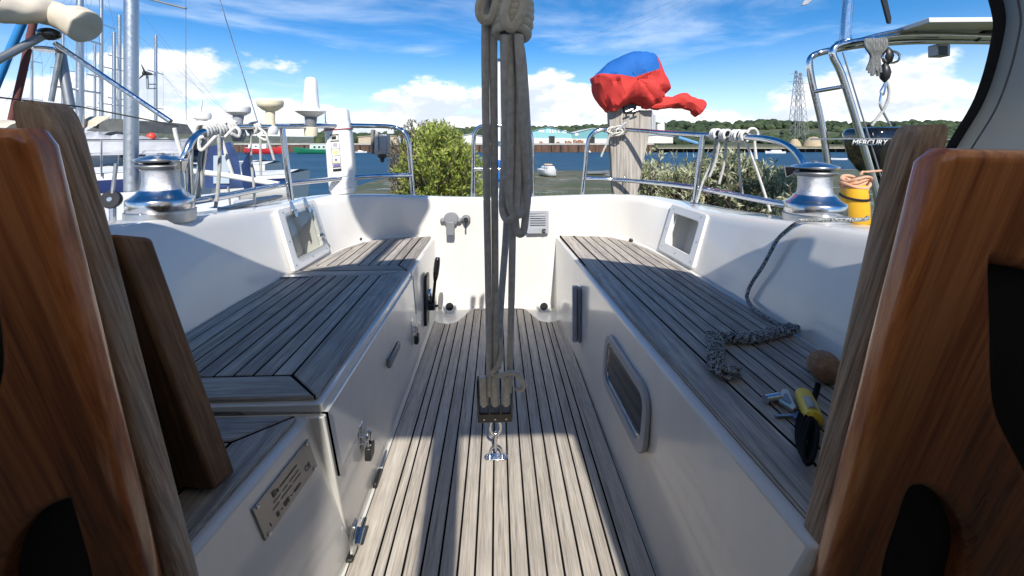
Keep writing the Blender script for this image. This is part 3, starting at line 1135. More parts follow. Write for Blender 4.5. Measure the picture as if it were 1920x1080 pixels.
# ================================================================== sprayhood
ARCH = [(-1.03, 0.75), (-1.015, 0.90), (-0.955, 1.05), (-0.83, 1.20), (-0.58, 1.41), (-0.26, 1.525), (0.10, 1.555), (0.46, 1.52), (0.66, 1.42), (0.835, 1.28), (0.932, 1.175), (0.958, 1.113), (0.966, 1.014), (0.944, 0.925), (0.93, 0.85), (0.94, 0.74)]
hood = empty("sprayhood", (0, 0.3, 0.74), "grey canvas sprayhood with black bound after edge over the companionway", "sprayhood")
ac = catmull([Vector((x, 0, z)) for x, z in ARCH], 6)
rows = []
front_y = lambda z: -0.236 - max(0.0, 1.535 - z) / (1.535 - 0.96) * 0.624
for (y, sx, dz, off) in ((0.835, 1.0, 0.0, 0.0), (0.60, 1.004, 0.004, 0.0), (0.30, 1.01, 0.006, 0.0), (0.0, 1.015, -0.002, 0.0), (-0.236, 1.02, -0.020, 0.0)):
    rows.append([Vector((p.x * sx, y, p.z + dz * (1 if p.z > 1.2 else 0))) for p in ac])
rows.append([Vector((p.x * 1.02, front_y(p.z) - 0.004, p.z)) for p in ac])
hb = MB()
hb.grid(rows)
o = hb.build("canopy", M['hood'], hood, recalc=False)
s = o.modifiers.new("thick", 'SOLIDIFY')
s.thickness = 0.003
MB().tube([p + Vector((0, -0.002, 0)) for p in rows[0]], 0.017, 8, flat=0.35, up=(0, 1, 0)).build("binding", M['trim'], hood)
hoodin = 0.012
MB().tube([Vector((p.x * 0.985, 0.79, p.z - 0.012)) for p in ac], 0.0016, 5).build("stitching", M['stitch'], hood)
# sloping front with two clear windows
F0, F1 = Vector((0, -0.236, 1.535)), Vector((0, -0.86, 0.96))
sd = (F1 - F0).normalized()
SL = (F1 - F0).length
fn = Vector((0, sd.z, -sd.y))
outl = [(p.x * 1.02, (1.535 - p.z) / (1.535 - 0.96) * SL) for p in ac if p.z > 0.99]
outl = [(x, max(0.0, s_ if s_ > 0.02 else s_)) for x, s_ in outl]
outl += [(1.0, SL), (-1.05, SL)]
win = [[(WIN[0], 0.012), (WIN[1], 0.012), (WIN[1], SL - 0.05), (WIN[0], SL - 0.05)] for WIN in ((-0.245, -0.05),)]
win.append([(0.045, 0.012), (0.425, 0.012), (0.425, SL - 0.05), (0.045, SL - 0.05)])
f3 = lambda u, v, w: F0 + Vector((u, 0, 0)) + sd * v + fn * w
plate("front_panel", outl, [w_[::-1] for w_ in win], f3, 0.004, M['hood'], hood)
for w_ in win:
    MB().add([f3(u, v, 0.0) for u, v in w_], [tuple(range(len(w_)))]).build("window_pane", M['clear'], hood, smooth=False)

# unseen boom; its end bundle is added and shaped to shade the transom
bm_ = empty("boom", (-0.40, -2.0, 2.1), "unseen boom with an added bundle that shades the transom", "boom")
MB().tube([(-0.36, -4.0, 2.14), (-0.40, 0.98, 2.12)], 0.045, 16).build("spar", M['alu'], bm_)
pts, rr = [], []
for i in range(14):
    y = 0.70 + 0.36 * i / 13
    pts.append(Vector((-0.42 + 0.02 * math.sin(i * 1.3), y, 2.31 + 0.02 * math.sin(i * 0.9))))
    rr.append((0.20 + 0.02 * math.sin(i * 2.1)) * math.sin(math.pi * (i + 1.2) / 15.4) ** 0.4)
MB().tube(pts, rr, 18, flat=1.05).build("shadow_bundle", M['deck_white'], bm_)
# the dark cabin below the roof
cabin = MB()
for lo, hi in (((-1.2, -2.7, -0.95), (1.2, 0.42, -0.90)), ((-1.2, -2.7, -0.90), (-1.15, 0.42, 0.945)), ((1.15, -2.7, -0.90), (1.2, 0.42, 0.945)), ((-1.15, -2.7, -0.90), (1.15, -2.65, 0.89)), ((-0.46, 0.36, -0.90), (0.46, 0.40, -0.06))):
    cabin.box(lo, hi)
tag(cabin.build("cabin_interior", mat("cabin_lining", (0.45, 0.42, 0.38), 0.6), smooth=False), "dark cabin lining below the companionway", "cabin interior")

# ================================================================== mainsheet tackle
def rope_path(pts, n=8):
    return catmull([PY(px, py, Y) for px, py, Y in pts], n)


eye = PZ(930, 858, 0.0)
YE = eye.y
pad = empty("pad_eye", (eye.x, eye.y, 0), "stainless pad eye screwed to the teak sole", "pad eye")
plate("base_plate", rrect(-0.036, -0.013, 0.036, 0.013, 0.012), [], lambda u, v, w: Vector((eye.x + u, eye.y + v, 0.002 + w)), 0.004, M['steel'], pad, bevel=0.001)
MB().tube(catmull([(eye.x + 0.020 * math.cos(R(a)), eye.y, 0.003 + 0.034 * math.sin(R(a))) for a in range(0, 181, 20)], 3), 0.0048, 10).build("loop", M['steel'], pad)
for sx in (-0.029, 0.029):
    MB().lathe([(0.0045, 0.004), (0.004, 0.0055), (0.001, 0.006)], (eye.x + sx, eye.y, 0), 10).build("screw", M['alu'], pad)

tackle = empty("mainsheet_tackle", (eye.x, eye.y, 0.03), "grey mainsheet tackle hanging down to a black triple block", "mainsheet")
ex = eye.x
# shackles
sh1 = [(ex, YE + 0.011 * math.cos(R(a)), 0.062 + 0.034 * math.sin(R(a)) * 1.0) for a in range(0, 360, 30)]
MB().tube(catmull(sh1, 4, True), 0.0046, 10, closed=True).build("link", M['steel'], tackle)
sh2 = [(ex + 0.016 * math.cos(R(a)), YE, 0.118 + 0.030 * math.sin(R(a))) for a in range(0, 360, 30)]
MB().tube(catmull(sh2, 4, True), 0.0046, 10, closed=True).build("shackle", M['steel'], tackle)
MB().tube([(ex - 0.024, YE, 0.143), (ex + 0.024, YE, 0.143)], 0.005, 10).build("shackle_pin", M['steel'], tackle)
# triple block
BZ0, BZ1 = 0.150, 0.292
blk = MB().box((ex - 0.052, YE - 0.022, BZ0), (ex + 0.052, YE + 0.022, BZ0 + 0.034)).build("block", M['black'], tackle, bevel=0.004)
for i in range(4):
    x = ex - 0.049 + i * 0.0327
    pr = [(-0.023, BZ0 + 0.03), (0.023, BZ0 + 0.03), (0.028, BZ0 + 0.07), (0.025, BZ1 - 0.02), (0.012, BZ1), (-0.012, BZ1), (-0.025, BZ1 - 0.02), (-0.028, BZ0 + 0.07)]
    MB().prism([(x - 0.0028, YE + a, z) for a, z in pr], (0.0056, 0, 0)).build("cheek_plate", M['black'], blk, bevel=0.0015)
FX = [ex - 0.0327, ex, ex + 0.0327]
for x in FX:
    MB().lathe([(0.020, -0.010), (0.014, -0.004), (0.014, 0.004), (0.020, 0.010)], (x, YE, BZ0 + 0.075), 20, (1, 0, 0)).build("sheave", M['alu_dark'], blk)
    MB().lathe([(0.003, 0), (0.003, 0.0015)], (x, YE - 0.0225, BZ0 + 0.014), 8, (0, -1, 0)).build("rivet", M['alu'], blk)
MB().lathe([(0.004, -0.055), (0.004, 0.055)], (ex, YE, BZ0 + 0.075), 10, (1, 0, 0)).build("axle", M['steel'], blk)

RR = 0.0090
def fall(pts, name="rope_fall", m='sheet', r=RR, n=8, parent=tackle, flat=1.0):
    return MB().tube(rope_path(pts, n), r, 10, flat=flat).build(name, M[m], parent)


# falls: front parts run round the sheaves
for x, topx, m_ in ((FX[0], 914, 'sheet'), (FX[1], 931, 'sheet'), (FX[2], 962, 'sheet')):
    pts = [Vector((x, YE + 0.004, BZ0 + 0.056)), Vector((x, YE - 0.014, BZ0 + 0.062)), Vector((x, YE - 0.024, BZ0 + 0.080)), Vector((x, YE - 0.024, BZ0 + 0.12)), Vector((x, YE - 0.020, BZ0 + 0.16))]
    MB().tube(catmull(pts, 5), 0.0098, 10).build("rope_turn", M['sheet_light'], tackle)
low_l = [PY(917, 700, YE - 0.018), PY(929, 700, YE - 0.018), PY(955, 690, YE - 0.018)]
fall([(918, 742, YE - 0.020), (916, 560, YE - 0.012), (912, 300, YE), (911, 0, YE), (930, -330, YE)])
fall([(929, 740, YE - 0.020), (929, 600, YE - 0.010), (927, 300, YE + 0.004), (926, 0, YE + 0.004), (945, -330, YE)])
fall([(955, 735, YE - 0.020), (959, 560, YE - 0.012), (961, 400, YE - 0.01), (960, 200, YE), (957, 0, YE), (985, -330, YE)])
fall([(934, 690, YE + 0.022), (940, 560, YE + 0.022), (950, 420, YE + 0.02), (956, 240, YE + 0.016), (966, 60, YE + 0.01), (998, -330, YE + 0.01)])
# tail: hitch above the block with an end lying out to one side
MB().tube(rope_path([(938, 640, YE - 0.004), (940, 668, YE - 0.024), (930, 690, YE - 0.030), (922, 700, YE - 0.02), (938, 704, YE - 0.034), (956, 698, YE - 0.03), (968, 702, YE - 0.02), (981, 716, YE - 0.01), (979, 730, YE - 0.004), (966, 727, YE)], 6), 0.0072, 8).build("tail", M['sheet_light'], tackle)
# gasket coil of spare sheet hung on the falls
LOOPS = [
    [(950, 66), (949, 160), (946, 300), (942, 380), (946, 406), (955, 413), (963, 404), (968, 380), (973, 260), (973, 120), (966, 60)],
    [(962, 66), (966, 200), (964, 330), (966, 410), (970, 434), (976, 439), (982, 432), (986, 400), (992, 330), (987, 220), (980, 120), (972, 70)],
    [(955, 66), (958, 180), (957, 300), (955, 372), (960, 398), (969, 402), (976, 388), (979, 330), (978, 200), (974, 66)],
    [(945, 66), (947, 200), (950, 320), (949, 392), (957, 406), (964, 392), (966, 300), (966, 150), (960, 66)],
    [(972, 66), (978, 160), (982, 250), (986, 330), (984, 380), (976, 402), (966, 396), (958, 360), (948, 330)],
]
for i, lp in enumerate(LOOPS):
    yy = YE - 0.030 - 0.0 * i + (0.012 if i % 2 else -0.008)
    MB().tube(rope_path([(x, y, yy + 0.012 * math.sin(j * 0.8 + i)) for j, (x, y) in enumerate(lp)], 5), 0.0092, 10).build("coil_loop", M['sheet'], tackle)
# wraps that hold the coil
for i, (cy, wx, cx) in enumerate(((-8, 30, 964), (6, 33, 964), (20, 35, 963), (34, 36, 962), (48, 36, 961), (62, 34, 960))):
    c = PY(cx, cy, YE - 0.01)
    sc = (c - CAM_P).length / F_PX
    ring = [Vector((c.x + wx * 0.80 * sc * math.cos(R(a)), c.y + 0.036 * math.sin(R(a)), c.z + 0.006 * math.sin(R(a + 30 * i)) - 0.006 * math.cos(R(a)))) for a in range(0, 360, 24)]
    MB().tube(catmull(ring, 3, True), 0.0086, 10, closed=True).build("wrap", M['sheet_light'], tackle)
MB().tube(rope_path([(925, -30, YE - 0.03), (907, -6, YE - 0.035), (899, 14, YE - 0.035), (903, 34, YE - 0.03), (918, 36, YE - 0.03), (930, 10, YE - 0.03), (940, -30, YE - 0.03)], 5), 0.0098, 10).build("wrap", M['sheet_light'], tackle)
MB().tube(rope_path([(952, 2, YE - 0.05), (945, 30, YE - 0.056), (958, 52, YE - 0.056), (975, 30, YE - 0.054), (985, -6, YE - 0.05)], 5), 0.0100, 10).build("wrap", M['sheet_light'], tackle)

# ================================================================== fittings on the port bench
FXL = -0.3775         # face of the locker lid


def to_left(px, py):
    return PX(px, py, FXL)


def hasp(c, label_h, label_p, s=1.0):
    h = empty("hasp", c, label_h, "hasp", "locker hasps")
    y, z = c.y, c.z
    x = FXL
    MB().prism([(x + 0.0035, y - 0.012, z + 0.004), (x + 0.0035, y + 0.012, z + 0.004), (x + 0.0035, y + 0.012, z + 0.052), (x + 0.0035, y, z + 0.060), (x + 0.0035, y - 0.012, z + 0.052)], (-0.003, 0, 0)).build("upper_plate", M['chrome'], h, bevel=0.001)
    MB().prism([(x + 0.0095, y - 0.009, z - 0.055), (x + 0.0095, y + 0.009, z - 0.055), (x + 0.0095, y + 0.009, z + 0.010), (x + 0.0095, y - 0.009, z + 0.010)], (-0.003, 0, 0)).build("strap", M['chrome'], h, bevel=0.001)
    MB().tube([(x + 0.007, y - 0.013, z + 0.006), (x + 0.007, y + 0.013, z + 0.006)], 0.0045, 10).build("hinge_pin", M['chrome'], h)
    MB().tube(catmull([(x + 0.004, y, z - 0.022), (x + 0.022, y, z - 0.024), (x + 0.026, y, z - 0.032), (x + 0.022, y, z - 0.040), (x + 0.004, y, z - 0.042)], 4), 0.003, 8).build("staple", M['chrome'], h)
    MB().box((x - 0.004, y - 0.014, z - 0.070), (x + 0.0030, y + 0.014, z - 0.012)).build("lower_plate", M['chrome'], h, bevel=0.001)
    p = empty("padlock", (x + 0.02, y + 0.004, z - 0.095), label_p, "padlock", "locker padlocks")
    MB().tube(catmull([(x + 0.020, y - 0.010, z - 0.066), (x + 0.018, y - 0.010, z - 0.045), (x + 0.016, y - 0.004, z - 0.032), (x + 0.018, y + 0.006, z - 0.030), (x + 0.020, y + 0.013, z - 0.045), (x + 0.022, y + 0.013, z - 0.066)], 5), 0.0032, 8).build("shackle", M['chrome'], p)
    MB().prism([(x + 0.012, y - 0.018, z - 0.064), (x + 0.012, y + 0.021, z - 0.064), (x + 0.012, y + 0.021, z - 0.095), (x + 0.012, y + 0.014, z - 0.102), (x + 0.012, y - 0.011, z - 0.102), (x + 0.012, y - 0.018, z - 0.095)], (0.017, 0, 0)).build("lock_body", M['black'], p, bevel=0.003)


hasp(Vector((FXL, 0.865, 0.228)), "chromed hasp on the locker front nearest the builder's plate", "black padlock hanging from the hasp nearest the builder's plate")
hasp(Vector((FXL, 1.535, 0.222)), "chromed hasp on the locker front below the engine lever", "black padlock hanging from the hasp below the engine lever")

hc = to_left(729, 662)
g = empty("grip_handle", hc, "grey grip handle on the locker front between two padlocks", "handle")
MB().box((FXL - 0.001, hc.y - 0.066, hc.z - 0.014), (FXL + 0.012, hc.y + 0.066, hc.z + 0.014)).build("base", M['alu_dark'], g, bevel=0.003)
MB().box((FXL + 0.0125, hc.y - 0.070, hc.z - 0.017), (FXL + 0.024, hc.y + 0.070, hc.z + 0.010)).build("grip", M['grey'], g, bevel=0.004)

# builder's plate on the face of the step
fa, fb = Vector((-0.362, 0.706, -0.03)), Vector((-0.397, 0.706, 0.374))
def step_face(y, z):
    t = (z + 0.03) / 0.421
    x0 = -0.401 + (y - 0.34) / 0.369 * 0.039
    return Vector((x0 - 0.039 * t, y, z))


pc = step_face(0.585, 0.29)
pl = empty("builders_plate", pc, "small engraved metal builder's plate on the step front", "name plate")
py0, py1, pz0, pz1 = 0.508, 0.676, 0.283, 0.356
A, B, C, D = [step_face(y, z) for y, z in ((py0, pz0), (py1, pz0), (py1, pz1), (py0, pz1))]
pn = (B - A).cross(D - A).normalized()
if pn.x < 0:
    pn = -pn
MB().prism([p + pn * 0.0035 for p in (A, B, C, D)], -pn * 0.003).build("plate", mat("engraved_plate", (0.30, 0.30, 0.30), 0.35, 0.7, var=0.06, vscale=20), pl, bevel=0.001)
for p, q in ((A, C), (B, D), (C, A), (D, B)):
    MB().lathe([(0.004, 0), (0.0035, 0.002), (0.001, 0.003)], p + (q - p) * 0.06 + pn * 0.0035, 10, pn).build("screw", M['chrome'], pl)
exd = (B - A).normalized()
eyd = (D - A).normalized()
ink = M['black']
for (txt, u, v, s_) in (("I", 0.018, 0.010, 0.013), ("CE", 0.132, 0.020, 0.016)):
    text_obj("lettering", txt, s_, ink, A + exd * u + eyd * v + pn * 0.0044, exd, eyd, pl, 0.0002)


def worn_print(u0, u1, v, h):
    """engraving too worn and small to read: one short stroke per word"""
    b_ = lambda u, w_: A + exd * u + eyd * w_ + pn * 0.0044
    MB().prism([b_(u0, v), b_(u1, v), b_(u1, v + h), b_(u0, v + h)], pn * 0.0002).build("worn_print", ink, pl, smooth=False)


for (u0, u1, v, h) in ((0.044, 0.052, 0.050, 0.012), (0.055, 0.060, 0.050, 0.008), (0.064, 0.118, 0.053, 0.0022), (0.040, 0.060, 0.041, 0.0016), (0.066, 0.082, 0.041, 0.0016), (0.088, 0.118, 0.041, 0.0016),
                       (0.034, 0.052, 0.031, 0.0016), (0.058, 0.090, 0.031, 0.0016), (0.096, 0.120, 0.031, 0.0016), (0.038, 0.044, 0.010, 0.010), (0.050, 0.054, 0.013, 0.003), (0.060, 0.066, 0.010, 0.010), (0.068, 0.074, 0.010, 0.010), (0.080, 0.084, 0.014, 0.002), (0.090, 0.112, 0.012, 0.004)):
    worn_print(u0, u1, v, h)

# latch low on the locker front
lc = PX(653, 998, -0.366)
la = empty("floor_latch", (lc.x, lc.y, 0.01), "chromed turn latch low on the step front", "latch")
MB().box((-0.368, lc.y - 0.034, 0.004), (-0.352, lc.y + 0.030, 0.012)).build("rubber_pad", M['black'], la, bevel=0.002)
MB().prism([(-0.350, lc.y - 0.026, 0.012), (-0.350, lc.y + 0.026, 0.012), (-0.350, lc.y + 0.026, 0.058), (-0.350, lc.y + 0.010, 0.072), (-0.350, lc.y - 0.012, 0.072), (-0.350, lc.y - 0.026, 0.052)], (-0.012, 0, 0)).build("latch_plate", M['chrome'], la, bevel=0.003)
MB().tube([(-0.345, lc.y - 0.016, 0.030), (-0.345, lc.y + 0.016, 0.042)], 0.006, 10).build("turn_button", M['chrome'], la)
lc2 = PX(704, 893, -0.366)
la2 = MB().box((-0.368, lc2.y - 0.030, 0.003), (-0.356, lc2.y + 0.030, 0.018)).build("rubber_bumper", M['black'], bevel=0.003)
tag(la2, "short black rubber strip at the foot of the locker front", "rubber strip")

# engine lever
lv = empty("engine_lever", (-0.37, 1.85, 0.08), "black engine control lever on the bench front by the transom", "lever")
plate("lever_plate", rrect(1.79, 0.075, 1.875, 0.325, 0.02), [], lambda u, v, w: Vector((-0.366 + w, u, v)), 0.012, M['black'], lv, bevel=0.003)
MB().lathe([(0.045, 0), (0.043, 0.010), (0.030, 0.020), (0.0, 0.022)], (-0.360, 1.875, 0.20), 24, (1, 0, 0), cap=False).build("boss", M['chrome'], lv)
MB().lathe([(0.022, 0), (0.022, 0.030), (0.012, 0.034)], (-0.356, 1.83, 0.165), 16, (1, 0, 0)).build("hub", M['black'], lv)
MB().tube([(-0.338, 1.83, 0.15), (-0.333, 1.84, 0.22), (-0.326, 1.855, 0.30)], [0.010, 0.0075, 0.0075], 10).build("shaft", M['black'], lv)
MB().tube(catmull([(-0.328, 1.853, 0.285), (-0.325, 1.857, 0.31), (-0.322, 1.862, 0.345), (-0.318, 1.868, 0.385), (-0.316, 1.872, 0.40)], 4), [0.009 + 0.007 * math.sin(math.pi * min(1, i / 17)) for i in range(17)], 12).build("knob", M['gloss_black'], lv)
MB().tube([(-0.33, 1.83, 0.165), (-0.308, 1.83, 0.165)], 0.006, 8).build("clutch_button", M['black'], lv)

# hinge of the lid
hp = PZ(558, 519, BENCH_Z + 0.001)
hg = empty("chromed_bracket", hp, "polished hinge bracket of the locker lid against the coaming", "bracket")
bs, al2, up2, nn2, q2 = wall_frame(-1, hp.y)
MB().prism([hp + Vector((-0.085, -0.018, 0.001)), hp + Vector((0.035, -0.010, 0.001)), hp + Vector((0.045, 0.0, 0.001)), hp + Vector((0.035, 0.012, 0.001)), hp + Vector((-0.085, 0.018, 0.001))], (0, 0, 0.004)).build("lid_leaf", M['chrome'], hg, bevel=0.001)
wx = PX(512, 515, -0.868)
wp = Vector((hp.x - 0.085, hp.y, hp.z + 0.004))
MB().tube([wp + Vector((0, -0.02, 0.004)), wp + Vector((0, 0.02, 0.004))], 0.007, 10).build("knuckle", M['chrome'], hg)
MB().prism([wp + Vector((-0.004, -0.017, 0.005)), wp + Vector((-0.004, 0.017, 0.005)), wp + Vector((-0.012, 0.016, 0.045)), wp + Vector((-0.015, 0.0, 0.058)), wp + Vector((-0.012, -0.016, 0.045))], (-0.004, 0, 0)).build("wall_leaf", M['chrome'], hg, bevel=0.001)

# scupper plugs where the seats meet the coaming
for (px, py, lab) in ((675, 450, "small black drain plug at the corner of the shaded after bench"), (1183, 453, "small black drain plug at the corner of the long bench")):
    c = PZ(px, py, BENCH_Z)
    tag(MB().lathe([(0.011, 0), (0.012, 0.008), (0.008, 0.016), (0.002, 0.018)], c, 16).build("drain_plug", M['black']), lab, "drain plug", "bench drain plugs")

# ================================================================== starboard bench front
def rface(y, z):
    """front of the long bench"""
    def xi_(l):
        for (a, b) in zip(l[:-1], l[1:]):
            if a[1] <= y <= b[1]:
                return a[0] + (b[0] - a[0]) * (y - a[1]) / (b[1] - a[1])
        return l[0][0]
    t = (z + 0.03) / 0.4435
    x0, x1 = xi_(low), xi_(RB_IN)
    return Vector((x0 + (x1 - x0) * t, y, z))


pm = rface(1.005, 0.242)
pt = empty("portlight", pm, "oval opening portlight with a dark pane in the bench front", "porthole")
U = (rface(1.1, 0.24) - rface(0.9, 0.24)).normalized()
V_ = (rface(1.0, 0.34) - rface(1.0, 0.14)).normalized()
Nn = U.cross(V_).normalized()
if Nn.x > 0:
    Nn = -Nn
p3 = lambda u, v, w: pm + U * u + V_ * v + Nn * w
plate("frame", rrect(-0.186, -0.088, 0.186, 0.088, 0.055, 8), [rrect(-0.166, -0.068, 0.166, 0.068, 0.038, 8)[::-1]], lambda u, v, w: p3(u, v, w + 0.006), 0.014, M['lgrey'], pt, bevel=0.004)
plate("inner_rim", rrect(-0.168, -0.070, 0.168, 0.070, 0.04, 8), [rrect(-0.154, -0.056, 0.154, 0.056, 0.030, 8)[::-1]], lambda u, v, w: p3(u, v, w + 0.004), 0.008, M['chrome'], pt, bevel=0.001)
plate("pane", rrect(-0.157, -0.059, 0.157, 0.059, 0.03, 8), [], lambda u, v, w: p3(u, v, w + 0.003), 0.004, mat("smoked_pane", (0.02, 0.02, 0.022), 0.08, coat=0.5), pt)

hm = rface(1.60, 0.215)
hr = empty("grab_handle", hm, "upright white grab bar on the bench front near the transom", "handle")
MB().box((hm.x - 0.014, 1.575, 0.10), (hm.x - 0.001, 1.625, 0.335)).build("base_strip", M['grey'], hr, bevel=0.003)
MB().box((hm.x - 0.036, 1.590, 0.095), (hm.x - 0.015, 1.615, 0.34)).build("grip", M['lgrey'], hr, bevel=0.004)
MB().box((hm.x - 0.030, 1.628, 0.12), (hm.x - 0.006, 1.634, 0.335)).build("back_strip", M['white'], hr, bevel=0.002)

# drains at the after corners of the sole
for (px, py, lab) in ((843, 580, "round cockpit drain in the transom foot nearest the engine lever"), (1020, 580, "round cockpit drain in the transom foot nearest the grab bar")):
    c = PY(px, py - 5, 2.165)
    d = empty("cockpit_drain", c, lab, "drain", "cockpit drains")
    ax = (0, -1, 0.15)
    MB().lathe([(0.040, -0.02), (0.040, 0.002), (0.036, 0.006), (0.024, 0.004), (0.022, -0.015)], c, 28, ax, cap=False).build("flange", M['white'], d)
    MB().lathe([(0.0245, -0.016), (0.0245, -0.006)], c, 24, ax).build("drain_pipe", M['black'], d)

# ================================================================== on the transom
YT = 2.325
sk = PY(846, 420, YT - 0.012)
so = empty("shore_socket", sk, "grey socket bracket with a hanging cap on the transom", "socket")
MB().lathe([(0.044, 0), (0.044, 0.016), (0.036, 0.024), (0.0, 0.026)], PY(846, 411, YT - 0.005), 24, (0, -1, 0.1), cap=False).build("socket_body", M['grey'], so)
MB().box((sk.x - 0.025, YT - 0.055, sk.z - 0.060), (sk.x + 0.022, YT - 0.022, sk.z + 0.02)).build("bracket", M['grey'], so, bevel=0.006)
for s_ in (-1, 1):
    MB().sphere((sk.x + s_ * 0.048, YT - 0.02, sk.z + 0.022), 0.016, 12, 8).build("wing_knob", M['grey'], so)
kn = PY(874, 411, YT - 0.006)
ko = empty("key_switch", kn, "round black key switch on the transom beside the grey socket", "switch")
MB().lathe([(0.026, 0), (0.026, 0.008), (0.020, 0.014), (0.0, 0.015)], kn, 24, (0, -1, 0.1), cap=False).build("bezel", M['alu_dark'], ko)
MB().lathe([(0.014, 0.0), (0.014, 0.022), (0.010, 0.026)], kn + Vector((0, -0.012, 0)), 16, (0, -1, 0.1)).build("knob", M['black'], ko)
MB().tube([kn + Vector((0, -0.03, -0.004)), kn + Vector((0, -0.03, -0.045))], 0.005, 8).build("key_tail", M['black'], ko)

gc = PY(1008, 416, YT - 0.012)
gr = empty("speaker_grille", gc, "square light grey slatted grille on the transom", "grille")
t3g = lambda u, v, w: Vector((gc.x + u, YT - 0.006 - w + 0.0 * v, gc.z + v))
plate("frame", rrect(-0.062, -0.066, 0.062, 0.066, 0.008), [rrect(-0.048, -0.034, 0.048, 0.052, 0.008)[::-1]], lambda u, v, w: t3g(u, v, w + 0.004), 0.016, M['lgrey'], gr, bevel=0.003)
MB().box((gc.x - 0.055, YT - 0.007, gc.z - 0.05), (gc.x + 0.055, YT - 0.003, gc.z + 0.058)).build("backing", M['black'], gr)
for i in range(7):
    z = gc.z - 0.030 + i * 0.0130
    MB().box((gc.x - 0.050, YT - 0.017, z), (gc.x + 0.050, YT - 0.009, z + 0.0072)).build("slat", M['lgrey'], gr, bevel=0.001)
MB().lathe([(0.013, 0), (0.012, 0.010), (0.0, 0.012)], (gc.x + 0.036, YT - 0.018, gc.z - 0.050), 18, (0, -1, 0), cap=False).build("knob", M['chrome'], gr)

# ================================================================== loose things on the benches
# dark board leaning against the bulkhead on the step
bd = MB()
c0 = Vector((-0.447, 0.495, SZ + 0.001))
lean = Vector((-0.018, 0.004, 0.405))
q0 = [c0, c0 + Vector((-0.004, 0.046, 0.0)), c0 + Vector((-0.30, 0.085, 0.0)), c0 + Vector((-0.30, 0.040, 0.0))]
q0[0] = c0 + Vector((-0.004, -0.004, 0.012))
bd.add(q0 + [p + lean + Vector((0, 0, (0.004 if i == 0 else 0.0))) for i, p in enumerate(q0)], [(0, 1, 2, 3), (7, 6, 5, 4), (0, 4, 5, 1), (1, 5, 6, 2), (2, 6, 7, 3), (3, 7, 4, 0)])
tag(bd.build("washboard", M['board'], bevel=0.006, seg=2), "dark brown wooden washboard standing on the step seat", "board")

# chain-plaited rope on the long bench
def chain_plait(path, step_, name, m, parent, r=0.0075, w=0.016):
    P = catmull(path, 10)
    L_ = [0]
    for a, b in zip(P[:-1], P[1:]):
        L_.append(L_[-1] + (b - a).length)
    tot = L_[-1]

    def at_(s):
        s = max(0, min(tot, s))
        for i in range(len(P) - 1):
            if L_[i + 1] >= s:
                t = (s - L_[i]) / max(1e-9, L_[i + 1] - L_[i])
                return P[i].lerp(P[i + 1], t), (P[i + 1] - P[i]).normalized()
        return P[-1], (P[-1] - P[-2]).normalized()
    n = int(tot / step_)
    for s_ in range(3):
        pts = []
        for k in range(n * 8 + 1):
            u = k / 8
            p, t = at_(u * step_)
            side = Vector((-t.y, t.x, 0))
            ph = 2 * math.pi * (u / 1.0 + s_ / 3.0)
            pts.append(p + side * w * math.sin(ph) + Vector((0, 0, r + 0.0085 * (1 + math.sin(2 * ph + 0.6)))))
        MB().tube(pts, r, 8).build("strand", m, parent)


zb = BENCH_Z + 0.001
cp = empty("chain_plaited_rope", PZ(1400, 640, zb), "grey flecked mooring rope chain-plaited on the long bench", "rope")
chain_plait([PZ(1488, 622, zb), PZ(1450, 632, zb), PZ(1400, 642, zb), PZ(1350, 640, zb), PZ(1332, 640, zb)], 0.062, "strand", M['fleck'], cp, 0.0062, 0.0165)
chain_plait([PZ(1338, 634, zb), PZ(1342, 655, zb), PZ(1340, 680, zb), PZ(1350, 704, zb), PZ(1366, 708, zb), PZ(1374, 694, zb)], 0.062, "strand", M['fleck'], cp, 0.0062, 0.0165)
# its tail climbs the coaming to the winch
bs, al2, up2, nn2, q2 = wall_frame(1, 1.2)
tl = [PZ(1480, 618, zb + 0.006), PZ(1440, 597, zb + 0.006), PZ(1412, 578, zb + 0.006), PX(1401, 560, 0.838), PX(1402, 548, 0.842), PX(1410, 530, 0.852), PX(1432, 496, 0.874), PX(1456, 452, 0.902), PX(1475, 432, 0.917), PX(1496, 416, 0.934)]
tl.append(Vector((0.955, 1.20, 0.705)))
tl.append(Vector((1.02, 1.17, 0.712)))
tl.append(Vector((1.12, 1.17, 0.712)))
tl.append(Vector((1.19, 1.23, 0.708)))
MB().tube(catmull(tl, 8), 0.0062, 8).build("tail", M['fleck'], cp)

# winch key, torch-yellow float, cord and cork ball
wk = empty("winch_key", PZ(1465, 748, zb), "triangular metal key lying on the long bench", "key")
kz = BENCH_Z + 0.004
P1 = [PZ(px, py, kz + 0.008) for px, py in ((1462, 752), (1468, 730), (1480, 730), (1497, 765), (1490, 769), (1470, 757))]
kpts = P1
cK = sum(kpts, Vector()) / len(kpts)
inner_ = [cK + (p - cK) * 0.5 for p in kpts]
MB().prism(kpts, (0, 0, -0.009)).build("key_head", mat("cast_metal", (0.62, 0.60, 0.52), 0.3, 0.9, var=0.1, vscale=60), wk, bevel=0.002)
MB().prism([p + Vector((0, 0, 0.0012)) for p in inner_], (0, 0, -0.001)).build("key_recess", M['alu_dark'], wk, bevel=0.0)
MB().tube([PZ(1437, 750, kz + 0.006), PZ(1464, 745, kz + 0.006)], 0.0085, 14).build("key_socket", M['chrome'], wk)
MB().tube([PZ(1454, 782, kz), PZ(1490, 780, kz)], 0.0035, 8).build("second_key", M['alu'], wk)
MB().prism([PZ(px, py, kz + 0.004) for px, py in ((1488, 776), (1500, 772), (1505, 782), (1490, 785))], (0, 0, -0.004)).build("blue_tag", mat("blue_tag", (0.10, 0.18, 0.32), 0.5), wk)
